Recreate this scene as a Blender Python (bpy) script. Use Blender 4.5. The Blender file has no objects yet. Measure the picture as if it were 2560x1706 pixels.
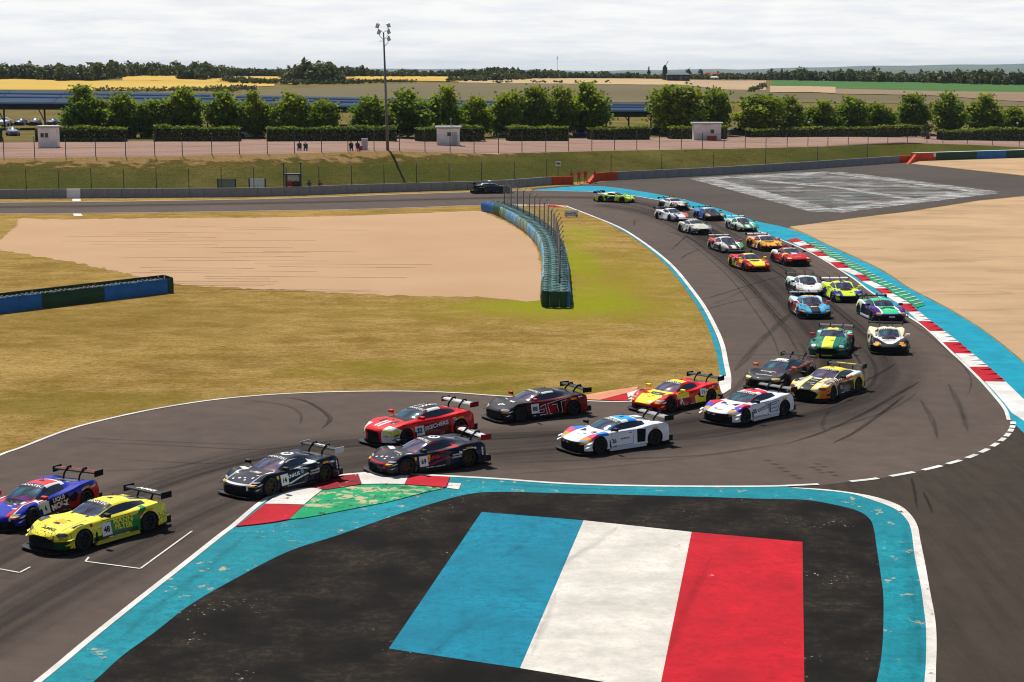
import bpy, bmesh, math, random
import numpy as np
from mathutils import Vector, Matrix
from mathutils.bvhtree import BVHTree
from mathutils.geometry import tessellate_polygon

random.seed(7)
sc = bpy.context.scene
col = sc.collection
R = math.radians

# ------------------------------------------------------------------ camera
F, VH, H = 4250.0, 167.0, 14.5           # focal length and horizon row in pixels of the 2560 px frame, eye height in metres
TH = math.atan((853 - VH) / F)
CT, ST = math.cos(TH), math.sin(TH)
cam_d = bpy.data.cameras.new('camera')
cam_d.sensor_width = 36
cam_d.lens = 36 * F / 2560
cam_d.clip_start = 0.5
cam_d.clip_end = 40000
cam = bpy.data.objects.new('camera', cam_d)
cam.location = (0, 0, H)
cam.rotation_euler = (math.pi / 2 - TH, 0, 0)
col.objects.link(cam)
sc.camera = cam

# ------------------------------------------------------------------ sky and sun
SUN = Vector((0.22, -0.72, -1.0)).normalized()          # direction the light travels
sun_d = bpy.data.lights.new('sun', 'SUN')
sun_d.energy = 5.0
sun_d.angle = R(0.5)
sun_d.color = (1.0, 0.955, 0.88)
sun = bpy.data.objects.new('sun', sun_d)
sun.rotation_euler = SUN.to_track_quat('-Z', 'Y').to_euler()
sun.location = (0, 0, 60)
col.objects.link(sun)

world = bpy.data.worlds.new('World')
sc.world = world
world.use_nodes = True
wt = world.node_tree
wt.nodes.clear()
def wn(t, **kw):
    n = wt.nodes.new(t)
    for k, v in kw.items():
        setattr(n, k, v)
    return n
w_out = wn('ShaderNodeOutputWorld')
w_bg = wn('ShaderNodeBackground')
w_bg.inputs['Strength'].default_value = 0.055
w_sky = wn('ShaderNodeTexSky')
w_sky.sky_type = 'NISHITA'
w_sky.sun_disc = False
w_sky.sun_elevation = math.asin(-SUN.z)
w_sky.sun_rotation = math.atan2(-SUN.x, -SUN.y)
w_sky.air_density = 1.0
w_sky.dust_density = 0.6
w_tc = wn('ShaderNodeTexCoord')
w_sep = wn('ShaderNodeSeparateXYZ')
wt.links.new(w_tc.outputs['Generated'], w_sep.inputs[0])
w_z = wn('ShaderNodeMath', operation='MAXIMUM'); w_z.inputs[1].default_value = 0.0
wt.links.new(w_sep.outputs['Z'], w_z.inputs[0])
w_zz = wn('ShaderNodeMath', operation='ADD'); w_zz.inputs[1].default_value = 0.10
wt.links.new(w_z.outputs[0], w_zz.inputs[0])
w_div = wn('ShaderNodeVectorMath', operation='DIVIDE')
wt.links.new(w_tc.outputs['Generated'], w_div.inputs[0])
w_cmb = wn('ShaderNodeCombineXYZ')
for i in range(3):
    wt.links.new(w_zz.outputs[0], w_cmb.inputs[i])
wt.links.new(w_cmb.outputs[0], w_div.inputs[1])
w_mul = wn('ShaderNodeVectorMath', operation='MULTIPLY')
w_mul.inputs[1].default_value = (1.0, 1.0, 0.0)
wt.links.new(w_div.outputs[0], w_mul.inputs[0])
w_n = wn('ShaderNodeTexNoise')
w_n.inputs['Scale'].default_value = 1.1
w_n.inputs['Detail'].default_value = 7
w_n.inputs['Roughness'].default_value = 0.56
w_n.inputs['Distortion'].default_value = 0.5
wt.links.new(w_mul.outputs[0], w_n.inputs['Vector'])
# cloud cover: a broken layer, seen edge-on (and so closed up) towards the horizon
w_cov = wn('ShaderNodeMapRange')
w_cov.inputs['From Min'].default_value = 0.0; w_cov.inputs['From Max'].default_value = 0.20
w_cov.inputs['To Min'].default_value = 0.06; w_cov.inputs['To Max'].default_value = 0.68
wt.links.new(w_z.outputs[0], w_cov.inputs['Value'])
w_sub = wn('ShaderNodeMath', operation='SUBTRACT')
wt.links.new(w_n.outputs['Fac'], w_sub.inputs[0]); wt.links.new(w_cov.outputs[0], w_sub.inputs[1])
w_den = wn('ShaderNodeMapRange')
w_den.inputs['From Min'].default_value = 0.0; w_den.inputs['From Max'].default_value = 0.11
w_den.clamp = True
wt.links.new(w_sub.outputs[0], w_den.inputs['Value'])
# thickness shades the cloud: thin edges white, thick bellies blue grey
w_n2 = wn('ShaderNodeTexNoise')
w_n2.inputs['Scale'].default_value = 2.3
w_n2.inputs['Detail'].default_value = 5
w_n2.inputs['Roughness'].default_value = 0.6
w_n2.inputs['Distortion'].default_value = 0.15
wt.links.new(w_mul.outputs[0], w_n2.inputs['Vector'])
w_cr = wn('ShaderNodeValToRGB')
w_cr.color_ramp.elements[0].position = 0.40; w_cr.color_ramp.elements[0].color = (14.8, 14.8, 14.7, 1)
w_cr.color_ramp.elements[1].position = 0.70; w_cr.color_ramp.elements[1].color = (12.3, 12.8, 13.5, 1)
wt.links.new(w_n2.outputs['Fac'], w_cr.inputs['Fac'])
w_mix = wn('ShaderNodeMix', data_type='RGBA')
wt.links.new(w_den.outputs[0], w_mix.inputs['Factor'])
wt.links.new(w_sky.outputs[0], w_mix.inputs['A'])
wt.links.new(w_cr.outputs[0], w_mix.inputs['B'])
wt.links.new(w_mix.outputs['Result'], w_bg.inputs['Color'])
wt.links.new(w_bg.outputs[0], w_out.inputs['Surface'])

vs = sc.view_settings
vs.view_transform = 'Standard'
vs.look = 'None'
vs.gamma = 1
vs.use_curve_mapping = False
vs.exposure = 0.28
sc.cycles.pixel_filter_type = 'BLACKMAN_HARRIS'
sc.cycles.filter_width = 1.1
sc.cycles.max_bounces = 6
sc.cycles.transparent_max_bounces = 24
sc.cycles.caustics_reflective = False
sc.cycles.caustics_refractive = False

# ------------------------------------------------------------------ helpers
def g(u, v, z=0.0):
    """point of the ground plane at height z that lies under pixel (u, v) of the survey photograph"""
    y = (v - 853) / F
    zc = (H - z) / (y * CT + ST)
    return ((u - 1280) / F * zc, zc * (CT - y * ST))
def gd(u, v, D):
    """point at forward distance D under pixel (u, v)"""
    y = (v - 853) / F
    fw = CT - y * ST
    return ((u - 1280) / F * D / fw, D, H - D * (y * CT + ST) / fw)
def lin(c):
    c /= 255.0
    return c / 12.92 if c <= 0.04045 else ((c + 0.055) / 1.055) ** 2.4
def C(r, g_, b, k=1.0):
    return (lin(r) * k, lin(g_) * k, lin(b) * k, 1.0)
def interp(x, xs, ys):
    return float(np.interp(x, xs, ys))
def smooth(pts, n=6, closed=False):
    """Catmull-Rom through the points"""
    P = [Vector(p) for p in pts]
    out = []
    m = len(P)
    for i in range(m if closed else m - 1):
        if closed:
            p0, p1, p2, p3 = P[i - 1], P[i], P[(i + 1) % m], P[(i + 2) % m]
        else:
            p1, p2 = P[i], P[i + 1]
            p0 = P[i - 1] if i else p1 * 2 - p2
            p3 = P[i + 2] if i + 2 < m else p2 * 2 - p1
        for k in range(n):
            t = k / n
            out.append(0.5 * ((2 * p1) + (p2 - p0) * t + (2 * p0 - 5 * p1 + 4 * p2 - p3) * t * t + (3 * p1 - p0 - 3 * p2 + p3) * t ** 3))
    if not closed:
        out.append(P[-1].copy())
    return [tuple(p) for p in out]
def resample(pts, n):
    P = np.array([list(p)[:2] for p in pts], float)
    d = np.concatenate([[0], np.cumsum(np.hypot(*np.diff(P, axis=0).T))])
    t = np.linspace(0, d[-1], n)
    return [(float(a), float(b)) for a, b in zip(np.interp(t, d, P[:, 0]), np.interp(t, d, P[:, 1]))]
def length(pts):
    P = np.array([list(p)[:2] for p in pts], float)
    return float(np.hypot(*np.diff(P, axis=0).T).sum())
def G(pts, z=0.0):
    return [g(p[0], p[1], z) for p in pts]

# ---- material building
class MT:
    def __init__(self, name, rough=0.8, spec=0.3, metal=0.0, coat=0.0):
        self.m = bpy.data.materials.new(name)
        self.m.use_nodes = True
        self.t = self.m.node_tree
        self.t.nodes.clear()
        self.out = self.n('ShaderNodeOutputMaterial')
        self.b = self.n('ShaderNodeBsdfPrincipled')
        self.b.inputs['Roughness'].default_value = rough
        self.b.inputs['Specular IOR Level'].default_value = spec
        self.b.inputs['Metallic'].default_value = metal
        self.b.inputs['Coat Weight'].default_value = coat
        self.b.inputs['Coat Roughness'].default_value = 0.06
        self.l(self.b.outputs[0], self.out.inputs['Surface'])
        self._co = None
    def n(self, t, **kw):
        nd = self.t.nodes.new(t)
        for k, v in kw.items():
            setattr(nd, k, v)
        return nd
    def l(self, a, b):
        self.t.links.new(a, b)
    def co(self):
        if self._co is None:
            self._co = self.n('ShaderNodeTexCoord').outputs['Object']
        return self._co
    def uv(self):
        return self.n('ShaderNodeTexCoord').outputs['UV']
    def put(self, sock, val):
        if isinstance(val, bpy.types.NodeSocket):
            self.l(val, sock)
        else:
            sock.default_value = val
    def noise(self, scale, detail=4, rough=0.55, sv=(1, 1, 1), rot=0.0, dist=0.0, vec=None):
        mp = self.n('ShaderNodeMapping')
        mp.inputs['Scale'].default_value = sv
        mp.inputs['Rotation'].default_value = (0, 0, rot)
        self.l(vec or self.co(), mp.inputs['Vector'])
        nz = self.n('ShaderNodeTexNoise')
        nz.inputs['Scale'].default_value = scale
        nz.inputs['Detail'].default_value = detail
        nz.inputs['Roughness'].default_value = rough
        nz.inputs['Distortion'].default_value = dist
        self.l(mp.outputs[0], nz.inputs['Vector'])
        return nz.outputs['Fac']
    def vor(self, scale, feature='DISTANCE_TO_EDGE', sv=(1, 1, 1), vec=None):
        mp = self.n('ShaderNodeMapping')
        mp.inputs['Scale'].default_value = sv
        self.l(vec or self.co(), mp.inputs['Vector'])
        nz = self.n('ShaderNodeTexVoronoi', feature=feature)
        nz.inputs['Scale'].default_value = scale
        self.l(mp.outputs[0], nz.inputs['Vector'])
        return nz.outputs['Distance']
    def ramp(self, s, a, b, lo=0.0, hi=1.0):
        mr = self.n('ShaderNodeMapRange')
        mr.clamp = True
        self.l(s, mr.inputs['Value'])
        for k, v in (('From Min', a), ('From Max', b), ('To Min', lo), ('To Max', hi)):
            mr.inputs[k].default_value = v
        return mr.outputs[0]
    def mix(self, f, a, b):
        mx = self.n('ShaderNodeMix', data_type='RGBA')
        self.put(mx.inputs['Factor'], f)
        self.put(mx.inputs['A'], a)
        self.put(mx.inputs['B'], b)
        return mx.outputs['Result']
    def math(self, op, a, b=0.0):
        mn = self.n('ShaderNodeMath', operation=op)
        self.put(mn.inputs[0], a)
        self.put(mn.inputs[1], b)
        return mn.outputs[0]
    def color(self, s):
        self.put(self.b.inputs['Base Color'], s)
        return self
    def rough(self, s):
        self.put(self.b.inputs['Roughness'], s)
        return self
    def bump(self, s, strength=0.3, dist=0.05):
        bp = self.n('ShaderNodeBump')
        bp.inputs['Strength'].default_value = strength
        bp.inputs['Distance'].default_value = dist
        self.l(s, bp.inputs['Height'])
        self.l(bp.outputs[0], self.b.inputs['Normal'])
        return self
    def alpha(self, s):
        self.put(self.b.inputs['Alpha'], s)
        return self

_mats = {}
def plain(name, c, rough=0.6, spec=0.3, metal=0.0, coat=0.0, vary=0.12, scale=6.0):
    """a single-colour surface with faint grime so that it is never perfectly even"""
    if name in _mats:
        return _mats[name]
    t = MT(name, rough, spec, metal, coat)
    n = t.noise(scale, 3)
    d = tuple(x * (1 - vary) for x in c[:3]) + (1,)
    l_ = tuple(min(1, x * (1 + vary * 0.6)) for x in c[:3]) + (1,)
    t.color(t.mix(n, d, l_))
    _mats[name] = t.m
    return t.m

# ---- objects
def link(o, parent=None):
    col.objects.link(o)
    if parent is not None:
        o.parent = parent
    return o
def tag(o, label=None, cat=None, group=None, kind=None):
    if label: o['label'] = label
    if cat: o['category'] = cat
    if group: o['group'] = group
    if kind: o['kind'] = kind
    return o
def empty(name, loc=(0, 0, 0), rz=0.0):
    o = bpy.data.objects.new(name, None)
    o.empty_display_size = 0.3
    o.location = loc
    o.rotation_euler = (0, 0, rz)
    return link(o)
def mesh(name, verts, faces, mats=None, sm=False):
    me = bpy.data.meshes.new(name)
    me.from_pydata([tuple(v) for v in verts], [], faces)
    if mats is not None:
        for m in (mats if isinstance(mats, (list, tuple)) else [mats]):
            me.materials.append(m)
    if sm:
        me.shade_smooth()
    me.update()
    return me
def obj(name, me, parent=None, loc=None, rot=None, scale=None):
    o = bpy.data.objects.new(name, me)
    if loc is not None: o.location = loc
    if rot is not None: o.rotation_euler = rot
    if scale is not None: o.scale = scale
    return link(o, parent)
class MB:
    """collects boxes, tubes and lathes into one mesh"""
    def __init__(self):
        self.v, self.f = [], []
    def add(self, verts, faces):
        b = len(self.v)
        self.v += [tuple(x) for x in verts]
        self.f += [tuple(i + b for i in q) for q in faces]
        return self
    def box(self, c, s, rz=0.0, M=None):
        hx, hy, hz = s[0] / 2, s[1] / 2, s[2] / 2
        vs_ = [Vector((sx * hx, sy * hy, sz * hz)) for sz in (-1, 1) for sx, sy in ((-1, -1), (1, -1), (1, 1), (-1, 1))]
        m = M if M is not None else Matrix.Rotation(rz, 4, 'Z')
        vs_ = [m @ v + Vector(c) for v in vs_]
        return self.add(vs_, [(3, 2, 1, 0), (4, 5, 6, 7), (0, 1, 5, 4), (1, 2, 6, 5), (2, 3, 7, 6), (3, 0, 4, 7)])
    def tube(self, pts, r, n=8, cap=True):
        P = [Vector(p) for p in pts]
        rs = r if isinstance(r, (list, tuple)) else [r] * len(P)
        rings = []
        for i, p in enumerate(P):
            d = (P[min(i + 1, len(P) - 1)] - P[max(i - 1, 0)]).normalized()
            a = d.orthogonal().normalized() if abs(d.z) < 0.99 else Vector((1, 0, 0))
            if abs(d.z) < 0.99:
                a = d.cross(Vector((0, 0, 1))).normalized()
            b = d.cross(a).normalized()
            rings.append([p + (a * math.cos(2 * math.pi * k / n) + b * math.sin(2 * math.pi * k / n)) * rs[i] for k in range(n)])
        vs_ = [v for q in rings for v in q]
        fs = []
        for i in range(len(P) - 1):
            for k in range(n):
                fs.append((i * n + k, i * n + (k + 1) % n, (i + 1) * n + (k + 1) % n, (i + 1) * n + k))
        if cap:
            fs.append(tuple(range(n - 1, -1, -1)))
            fs.append(tuple((len(P) - 1) * n + k for k in range(n)))
        return self.add(vs_, fs)
    def lathe(self, prof, n=24, axis='Y', c=(0, 0, 0)):
        """prof: (radius, offset along the axis)"""
        vs_, m = [], len(prof)
        for k in range(n):
            a = 2 * math.pi * k / n
            for r, h in prof:
                q = (r * math.cos(a), h, r * math.sin(a)) if axis == 'Y' else (r * math.cos(a), r * math.sin(a), h)
                vs_.append(Vector(q) + Vector(c))
        fs = []
        for k in range(n):
            for j in range(m - 1):
                fs.append((k * m + j, k * m + j + 1, ((k + 1) % n) * m + j + 1, ((k + 1) % n) * m + j))
        return self.add(vs_, fs)
    def me(self, name, mats, sm=False):
        return mesh(name, self.v, self.f, mats, sm)
    def build(self, name, mats, parent=None, sm=False, **kw):
        return obj(name, self.me(name, mats, sm), parent, **kw)
def sheet(name, pts, z, mat, parent=None):
    """flat ground polygon"""
    P = [Vector((p[0], p[1], z)) for p in pts]
    tris = tessellate_polygon([P])
    fs = []
    for a, b, c in tris:
        nrm = (P[b] - P[a]).cross(P[c] - P[a])
        fs.append((a, b, c) if nrm.z > 0 else (a, c, b))
    return obj(name, mesh(name, P, fs, mat), parent)
def prism(name, pts, z0, z1, mat, parent=None, bev=0.0):
    n = len(pts)
    area = sum(pts[i][0] * pts[(i + 1) % n][1] - pts[(i + 1) % n][0] * pts[i][1] for i in range(n))
    if area < 0:
        pts = pts[::-1]
    v = [(p[0], p[1], z0) for p in pts] + [(p[0], p[1], z1) for p in pts]
    f = [(i, (i + 1) % n, n + (i + 1) % n, n + i) for i in range(n)]
    P = [Vector((p[0], p[1], 0)) for p in pts]
    for a, b, c in tessellate_polygon([P]):
        f.append((a + n, b + n, c + n) if (P[b] - P[a]).cross(P[c] - P[a]).z > 0 else (a + n, c + n, b + n))
    return obj(name, mesh(name, v, f, mat), parent)
def ribbon(name, A, B, z, mat, parent=None, uvs=True, zb=None):
    """strip between two curves that hold the same number of points; UV.x runs along in metres, UV.y across"""
    n = len(A)
    zb = z if zb is None else zb
    v = [(p[0], p[1], p[2] if len(p) > 2 else z) for p in A] + [(p[0], p[1], p[2] if len(p) > 2 else zb) for p in B]
    f = []
    for i in range(n - 1):
        q = (i, i + 1, n + i + 1, n + i)
        a, b, c = Vector(v[q[0]]), Vector(v[q[1]]), Vector(v[q[2]])
        f.append(q if (b - a).cross(c - a).z > 0 else q[::-1])
    me = mesh(name, v, f, mat)
    if uvs:
        d = [0.0]
        for i in range(1, n):
            d.append(d[-1] + math.hypot(A[i][0] - A[i - 1][0], A[i][1] - A[i - 1][1]))
        ul = me.uv_layers.new(name='UVMap')
        for lp in me.loops:
            k = lp.vertex_index
            ul.data[lp.index].uv = (d[k % n], 0.0 if k < n else 1.0)
    return obj(name, me, parent)
def band(name, pts, w, z, mat, parent=None, side=0):
    """strip of width w (number or list) along a centre line; side 0 centred, +1 left, -1 right of the direction"""
    n = len(pts)
    if name in ('skid_mark', 'tyre_scuff', 'rake_furrow') and not isinstance(w, (list, tuple)):
        w = [w * min(1.0, 0.12 + 5.0 * min(i, n - 1 - i) / n) for i in range(n)]        # marks run out thin
    A, B = [], []
    for i, p in enumerate(pts):
        a, b = pts[max(i - 1, 0)], pts[min(i + 1, n - 1)]
        dx, dy = b[0] - a[0], b[1] - a[1]
        L = math.hypot(dx, dy) or 1
        nx, ny = -dy / L, dx / L
        ww = w[i] if isinstance(w, (list, tuple)) else w
        lo, hi = (-ww / 2, ww / 2) if side == 0 else ((0, ww) if side > 0 else (-ww, 0))
        A.append((p[0] + nx * lo, p[1] + ny * lo))
        B.append((p[0] + nx * hi, p[1] + ny * hi))
    return ribbon(name, A, B, z, mat, parent)
def quads(name, cen, size, mats, up=0.35, rng=None, aspect=1.0, idx=None):
    """one mesh of many small leaf faces: centres (n,3), sizes (n,)"""
    rng = rng or np.random.default_rng(1)
    n = len(cen)
    nr = rng.normal(size=(n, 3)); nr[:, 2] = np.abs(nr[:, 2]) + up
    nr /= np.linalg.norm(nr, axis=1)[:, None]
    a = np.cross(nr, rng.normal(size=(n, 3))); a /= np.linalg.norm(a, axis=1)[:, None]
    b = np.cross(nr, a)
    s = np.asarray(size).reshape(-1, 1) * 0.5
    V = np.stack([cen - a * s - b * s * aspect * 0.4, cen + a * s * 0.3 - b * s * aspect, cen + a * s + b * s * aspect * 0.4, cen - a * s * 0.3 + b * s * aspect], axis=1).reshape(-1, 3)
    me = bpy.data.meshes.new(name)
    me.vertices.add(4 * n); me.vertices.foreach_set('co', V.astype(np.float32).ravel())
    me.loops.add(4 * n); me.loops.foreach_set('vertex_index', np.arange(4 * n, dtype=np.int32))
    me.polygons.add(n)
    me.polygons.foreach_set('loop_start', np.arange(0, 4 * n, 4, dtype=np.int32))
    me.polygons.foreach_set('loop_total', np.full(n, 4, dtype=np.int32))
    if idx is not None:
        me.polygons.foreach_set('material_index', np.asarray(idx, dtype=np.int32))
    for m in (mats if isinstance(mats, (list, tuple)) else [mats]):
        me.materials.append(m)
    me.update(calc_edges=True)
    me.validate()
    return me
# ------------------------------------------------------------------ surface materials
def asphalt_mat(name, a, b, grain=0.25, streak=None):
    t = MT(name, 0.9, 0.04)
    big = t.noise(0.06, 5, 0.6)
    mid = t.noise(0.9, 5, 0.65, sv=(1, 1, 1), rot=0.6)
    fine = t.noise(28, 2, 0.7)
    c = t.mix(t.ramp(big, 0.3, 0.7), a, b)
    c = t.mix(t.ramp(mid, 0.35, 0.75, 0, 0.5), c, tuple(x * 0.62 for x in b[:3]) + (1,))
    if streak:
        st_ = t.noise(0.5, 4, 0.6, sv=streak[0], rot=streak[1])
        c = t.mix(t.ramp(st_, 0.42, 0.72, 0, 0.55), c, tuple(x * 0.55 for x in b[:3]) + (1,))
    c = t.mix(t.ramp(fine, 0.62, 0.82, 0, grain), c, tuple(min(1, x * 2.1) for x in a[:3]) + (1,))
    c = t.mix(t.ramp(fine, 0.40, 0.24, 0, grain), c, tuple(x * 0.45 for x in a[:3]) + (1,))
    t.color(c)
    t.bump(fine, 0.25, 0.02)
    return t.m
def paint_mat(name, c, wear, amount=0.18, crack=0.5, dirt=0.35, wear2=None, rough=0.75, sv=(1, 1, 1)):
    """road paint: cracks, dirt and flaked patches that show what is below"""
    t = MT(name, rough, 0.06)
    n1 = t.noise(0.55, 6, 0.62)
    n2 = t.noise(2.6, 6, 0.7, sv=sv)
    n3 = t.noise(5.0, 6, 0.78)
    dk = tuple(x * 0.55 for x in c[:3]) + (1,)
    lt = tuple(min(1, x * 1.18 + 0.001) for x in c[:3]) + (1,)
    k = t.mix(t.ramp(n1, 0.3, 0.7), tuple(x * 0.70 for x in c[:3]) + (1,), lt)
    k = t.mix(t.ramp(n2, 0.48, 0.72, 0, dirt), k, dk)
    k = t.mix(t.ramp(n3, 0.50, 0.68, 0, dirt * 0.9), k, dk)
    n4 = t.noise(30.0, 3, 0.8, sv=(1, 0.6, 1))
    k = t.mix(t.ramp(n4, 0.55, 0.70, 0, dirt * 0.9), k, tuple(x * 0.4 for x in c[:3]) + (1,))
    k = t.mix(t.ramp(t.noise(0.16, 4, 0.6), 0.45, 0.7, 0, dirt * 0.6), k, tuple(x * 0.72 + 0.004 for x in c[:3]) + (1,))
    if crack:
        nv = t.n('ShaderNodeVectorMath', operation='ADD')
        t.l(t.co(), nv.inputs[0])
        sc_ = t.n('ShaderNodeVectorMath', operation='SCALE'); sc_.inputs['Scale'].default_value = 0.5
        nc = t.n('ShaderNodeTexNoise'); nc.inputs['Scale'].default_value = 2.0; nc.inputs['Detail'].default_value = 5
        t.l(t.co(), nc.inputs['Vector']); t.l(nc.outputs['Color'], sc_.inputs[0]); t.l(sc_.outputs[0], nv.inputs[1])
        v = t.vor(2.3, vec=nv.outputs[0])
        vf = t.math('MULTIPLY', t.ramp(v, 0.020, 0.004), t.math('MULTIPLY', t.ramp(n1, 0.45, 0.62, 0, crack * .7), t.ramp(n2, 0.40, 0.62)))
        k = t.mix(vf, k, tuple(x * 0.2 for x in c[:3]) + (1,))
    if amount:
        fl = t.math('MULTIPLY', t.ramp(t.noise(1.7, 8, 0.7, sv=sv), 0.70 - amount * 0.55, 0.715 - amount * 0.55), t.ramp(t.noise(0.35, 3, 0.5, rot=0.4), 0.44, 0.52))
        k = t.mix(fl, k, wear)
        if wear2:
            f2 = t.ramp(t.noise(2.2, 7, 0.7, rot=1.0), 0.70 - amount * 0.35, 0.72 - amount * 0.35)
            k = t.mix(f2, k, wear2)
    t.color(k)
    t.bump(n3, 0.2, 0.02)
    return t.m
M = {}
M['asphalt'] = asphalt_mat('track asphalt', (0.116, 0.088, 0.074, 1), (0.082, 0.063, 0.054, 1), 0.5)
M['asphalt_pit'] = asphalt_mat('pit road asphalt', (0.060, 0.047, 0.037, 1), (0.044, 0.035, 0.028, 1), 0.28, streak=((5, 0.35, 1), -0.06))
M['asphalt_old'] = asphalt_mat('run-off asphalt', (0.100, 0.082, 0.071, 1), (0.070, 0.058, 0.051, 1), 0.2, streak=((0.3, 3, 1), 0.5))
# black sealed apron with worn brown patches and flecks of old white paint
t = MT('black apron sealant', 0.9, 0.02)
b1 = t.noise(0.5, 7, 0.62); b2 = t.noise(3.5, 6, 0.75); b3 = t.noise(7.0, 5, 0.75)
k = t.mix(t.ramp(b1, 0.35, 0.7), (0.010, 0.0092, 0.0086, 1), (0.021, 0.0182, 0.0160, 1))
k = t.mix(t.math('MULTIPLY', t.ramp(b1, 0.45, 0.62), t.ramp(b2, 0.46, 0.66, 0, 0.7)), k, (0.060, 0.046, 0.032, 1))
k = t.mix(t.ramp(t.noise(22, 3, 0.8), 0.62, 0.75, 0, 0.35), k, (0.10, 0.085, 0.07, 1))
fl = t.math('MULTIPLY', t.ramp(t.noise(0.33, 3, 0.5, rot=2.0), 0.565, 0.63), t.ramp(b3, 0.635, 0.655))
k = t.mix(fl, k, (0.55, 0.53, 0.48, 1))
t.color(k); t.bump(b3, 0.25, 0.02); M['apron'] = t.m
M['white_line'] = paint_mat('white line paint', (0.64, 0.62, 0.59, 1), (0.16, 0.13, 0.11, 1), 0.05, 0, 0.3)
M['white_worn'] = paint_mat('worn white border paint', (0.66, 0.63, 0.58, 1), (0.055, 0.045, 0.04, 1), 0.16, 0.8, 0.5, wear2=(0.05, 0.04, 0.035, 1))
M['blue'] = paint_mat('cyan blue road paint', (0.004, 0.24, 0.32, 1), (0.40, 0.33, 0.19, 1), 0.10, 0.9, 0.55)
M['blue_apex'] = paint_mat('peeling blue apex paint', (0.004, 0.225, 0.285, 1), (0.34, 0.30, 0.20, 1), 0.17, 1.0, 0.95, wear2=(0.06, 0.16, 0.18, 1))
M['blue_out'] = paint_mat('bright cyan verge paint', (0.003, 0.27, 0.385, 1), (0.25, 0.36, 0.34, 1), 0.03, 0, 0.35)
M['green'] = paint_mat('peeling green apex paint', (0.006, 0.30, 0.12, 1), (0.42, 0.36, 0.22, 1), 0.31, 0.7, 0.5, wear2=(0.03, 0.075, 0.03, 1))
M['green_kerb'] = paint_mat('green kerb paint', (0.006, 0.27, 0.12, 1), (0.3, 0.3, 0.25, 1), 0.03, 0, 0.35)
M['red_kerb'] = paint_mat('red kerb paint', (0.43, 0.006, 0.016, 1), (0.55, 0.42, 0.36, 1), 0.06, 0.5, 0.4)
M['red_apex'] = paint_mat('worn red apex paint', (0.46, 0.008, 0.020, 1), (0.10, 0.03, 0.03, 1), 0.12, 0.8, 0.55, wear2=(0.5, 0.4, 0.33, 1))
M['red_dark'] = paint_mat('rubbered red apex paint', (0.26, 0.010, 0.018, 1), (0.05, 0.02, 0.02, 1), 0.24, 0.9, 0.7, wear2=(0.4, 0.33, 0.28, 1))
M['white_kerb'] = paint_mat('white kerb paint', (0.66, 0.635, 0.61, 1), (0.35, 0.3, 0.26, 1), 0.05, 0.3, 0.25)
M['white_apex'] = paint_mat('worn white apex paint', (0.66, 0.62, 0.57, 1), (0.045, 0.04, 0.035, 1), 0.17, 1.0, 0.4, wear2=(0.10, 0.08, 0.07, 1), sv=(0.6, 1.6, 1))
M['flag_blue'] = paint_mat('flag blue paint', (0.002, 0.195, 0.30, 1), (0.5, 0.45, 0.4, 1), 0.03, 1.0, 0.9)
M['flag_white'] = paint_mat('flag white paint', (0.60, 0.565, 0.505, 1), (0.10, 0.085, 0.07, 1), 0.06, 0.6, 0.34)
M['flag_red'] = paint_mat('flag red paint', (0.47, 0.007, 0.018, 1), (0.55, 0.45, 0.40, 1), 0.05, 0.35, 0.7)
M['salmon'] = paint_mat('salmon kerb paint', (0.62, 0.27, 0.15, 1), (0.3, 0.2, 0.14, 1), 0.04, 0.2, 0.3)
# faded white rectangle on the run-off: streaks of old paint on asphalt
t = MT('faded white run-off paint', 0.85, 0.05)
s1 = t.noise(0.22, 7, 0.72, sv=(0.35, 1.6, 1), rot=0.35); s2 = t.noise(1.4, 6, 0.7, sv=(0.3, 2.0, 1), rot=0.35)
k = t.mix(t.ramp(s1, 0.44, 0.66), (0.066, 0.056, 0.050, 1), (0.20, 0.197, 0.188, 1))
k = t.mix(t.math('MULTIPLY', t.ramp(s2, 0.48, 0.62), t.ramp(t.noise(0.17, 5, 0.7), 0.49, 0.62)), k, (0.62, 0.62, 0.60, 1))
k = t.mix(t.ramp(t.noise(0.20, 5, 0.7, rot=1.2), 0.50, 0.62, 0, 0.8), k, (0.07, 0.06, 0.054, 1))
k = t.mix(t.ramp(t.noise(0.12, 3, 0.5), 0.62, 0.70, 0, 0.5), k, (0.04, 0.18, 0.19, 1))
t.color(k); M['old_white'] = t.m
t = MT('streaked white run-off edge paint', 0.85, 0.05)
s2 = t.noise(0.9, 6, 0.75, sv=(0.35, 2.0, 1), rot=0.35)
t.color((0.56, 0.56, 0.545, 1)); t.alpha(t.ramp(s2, 0.46, 0.58, 0, 0.85)); M['old_edge'] = t.m
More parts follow.
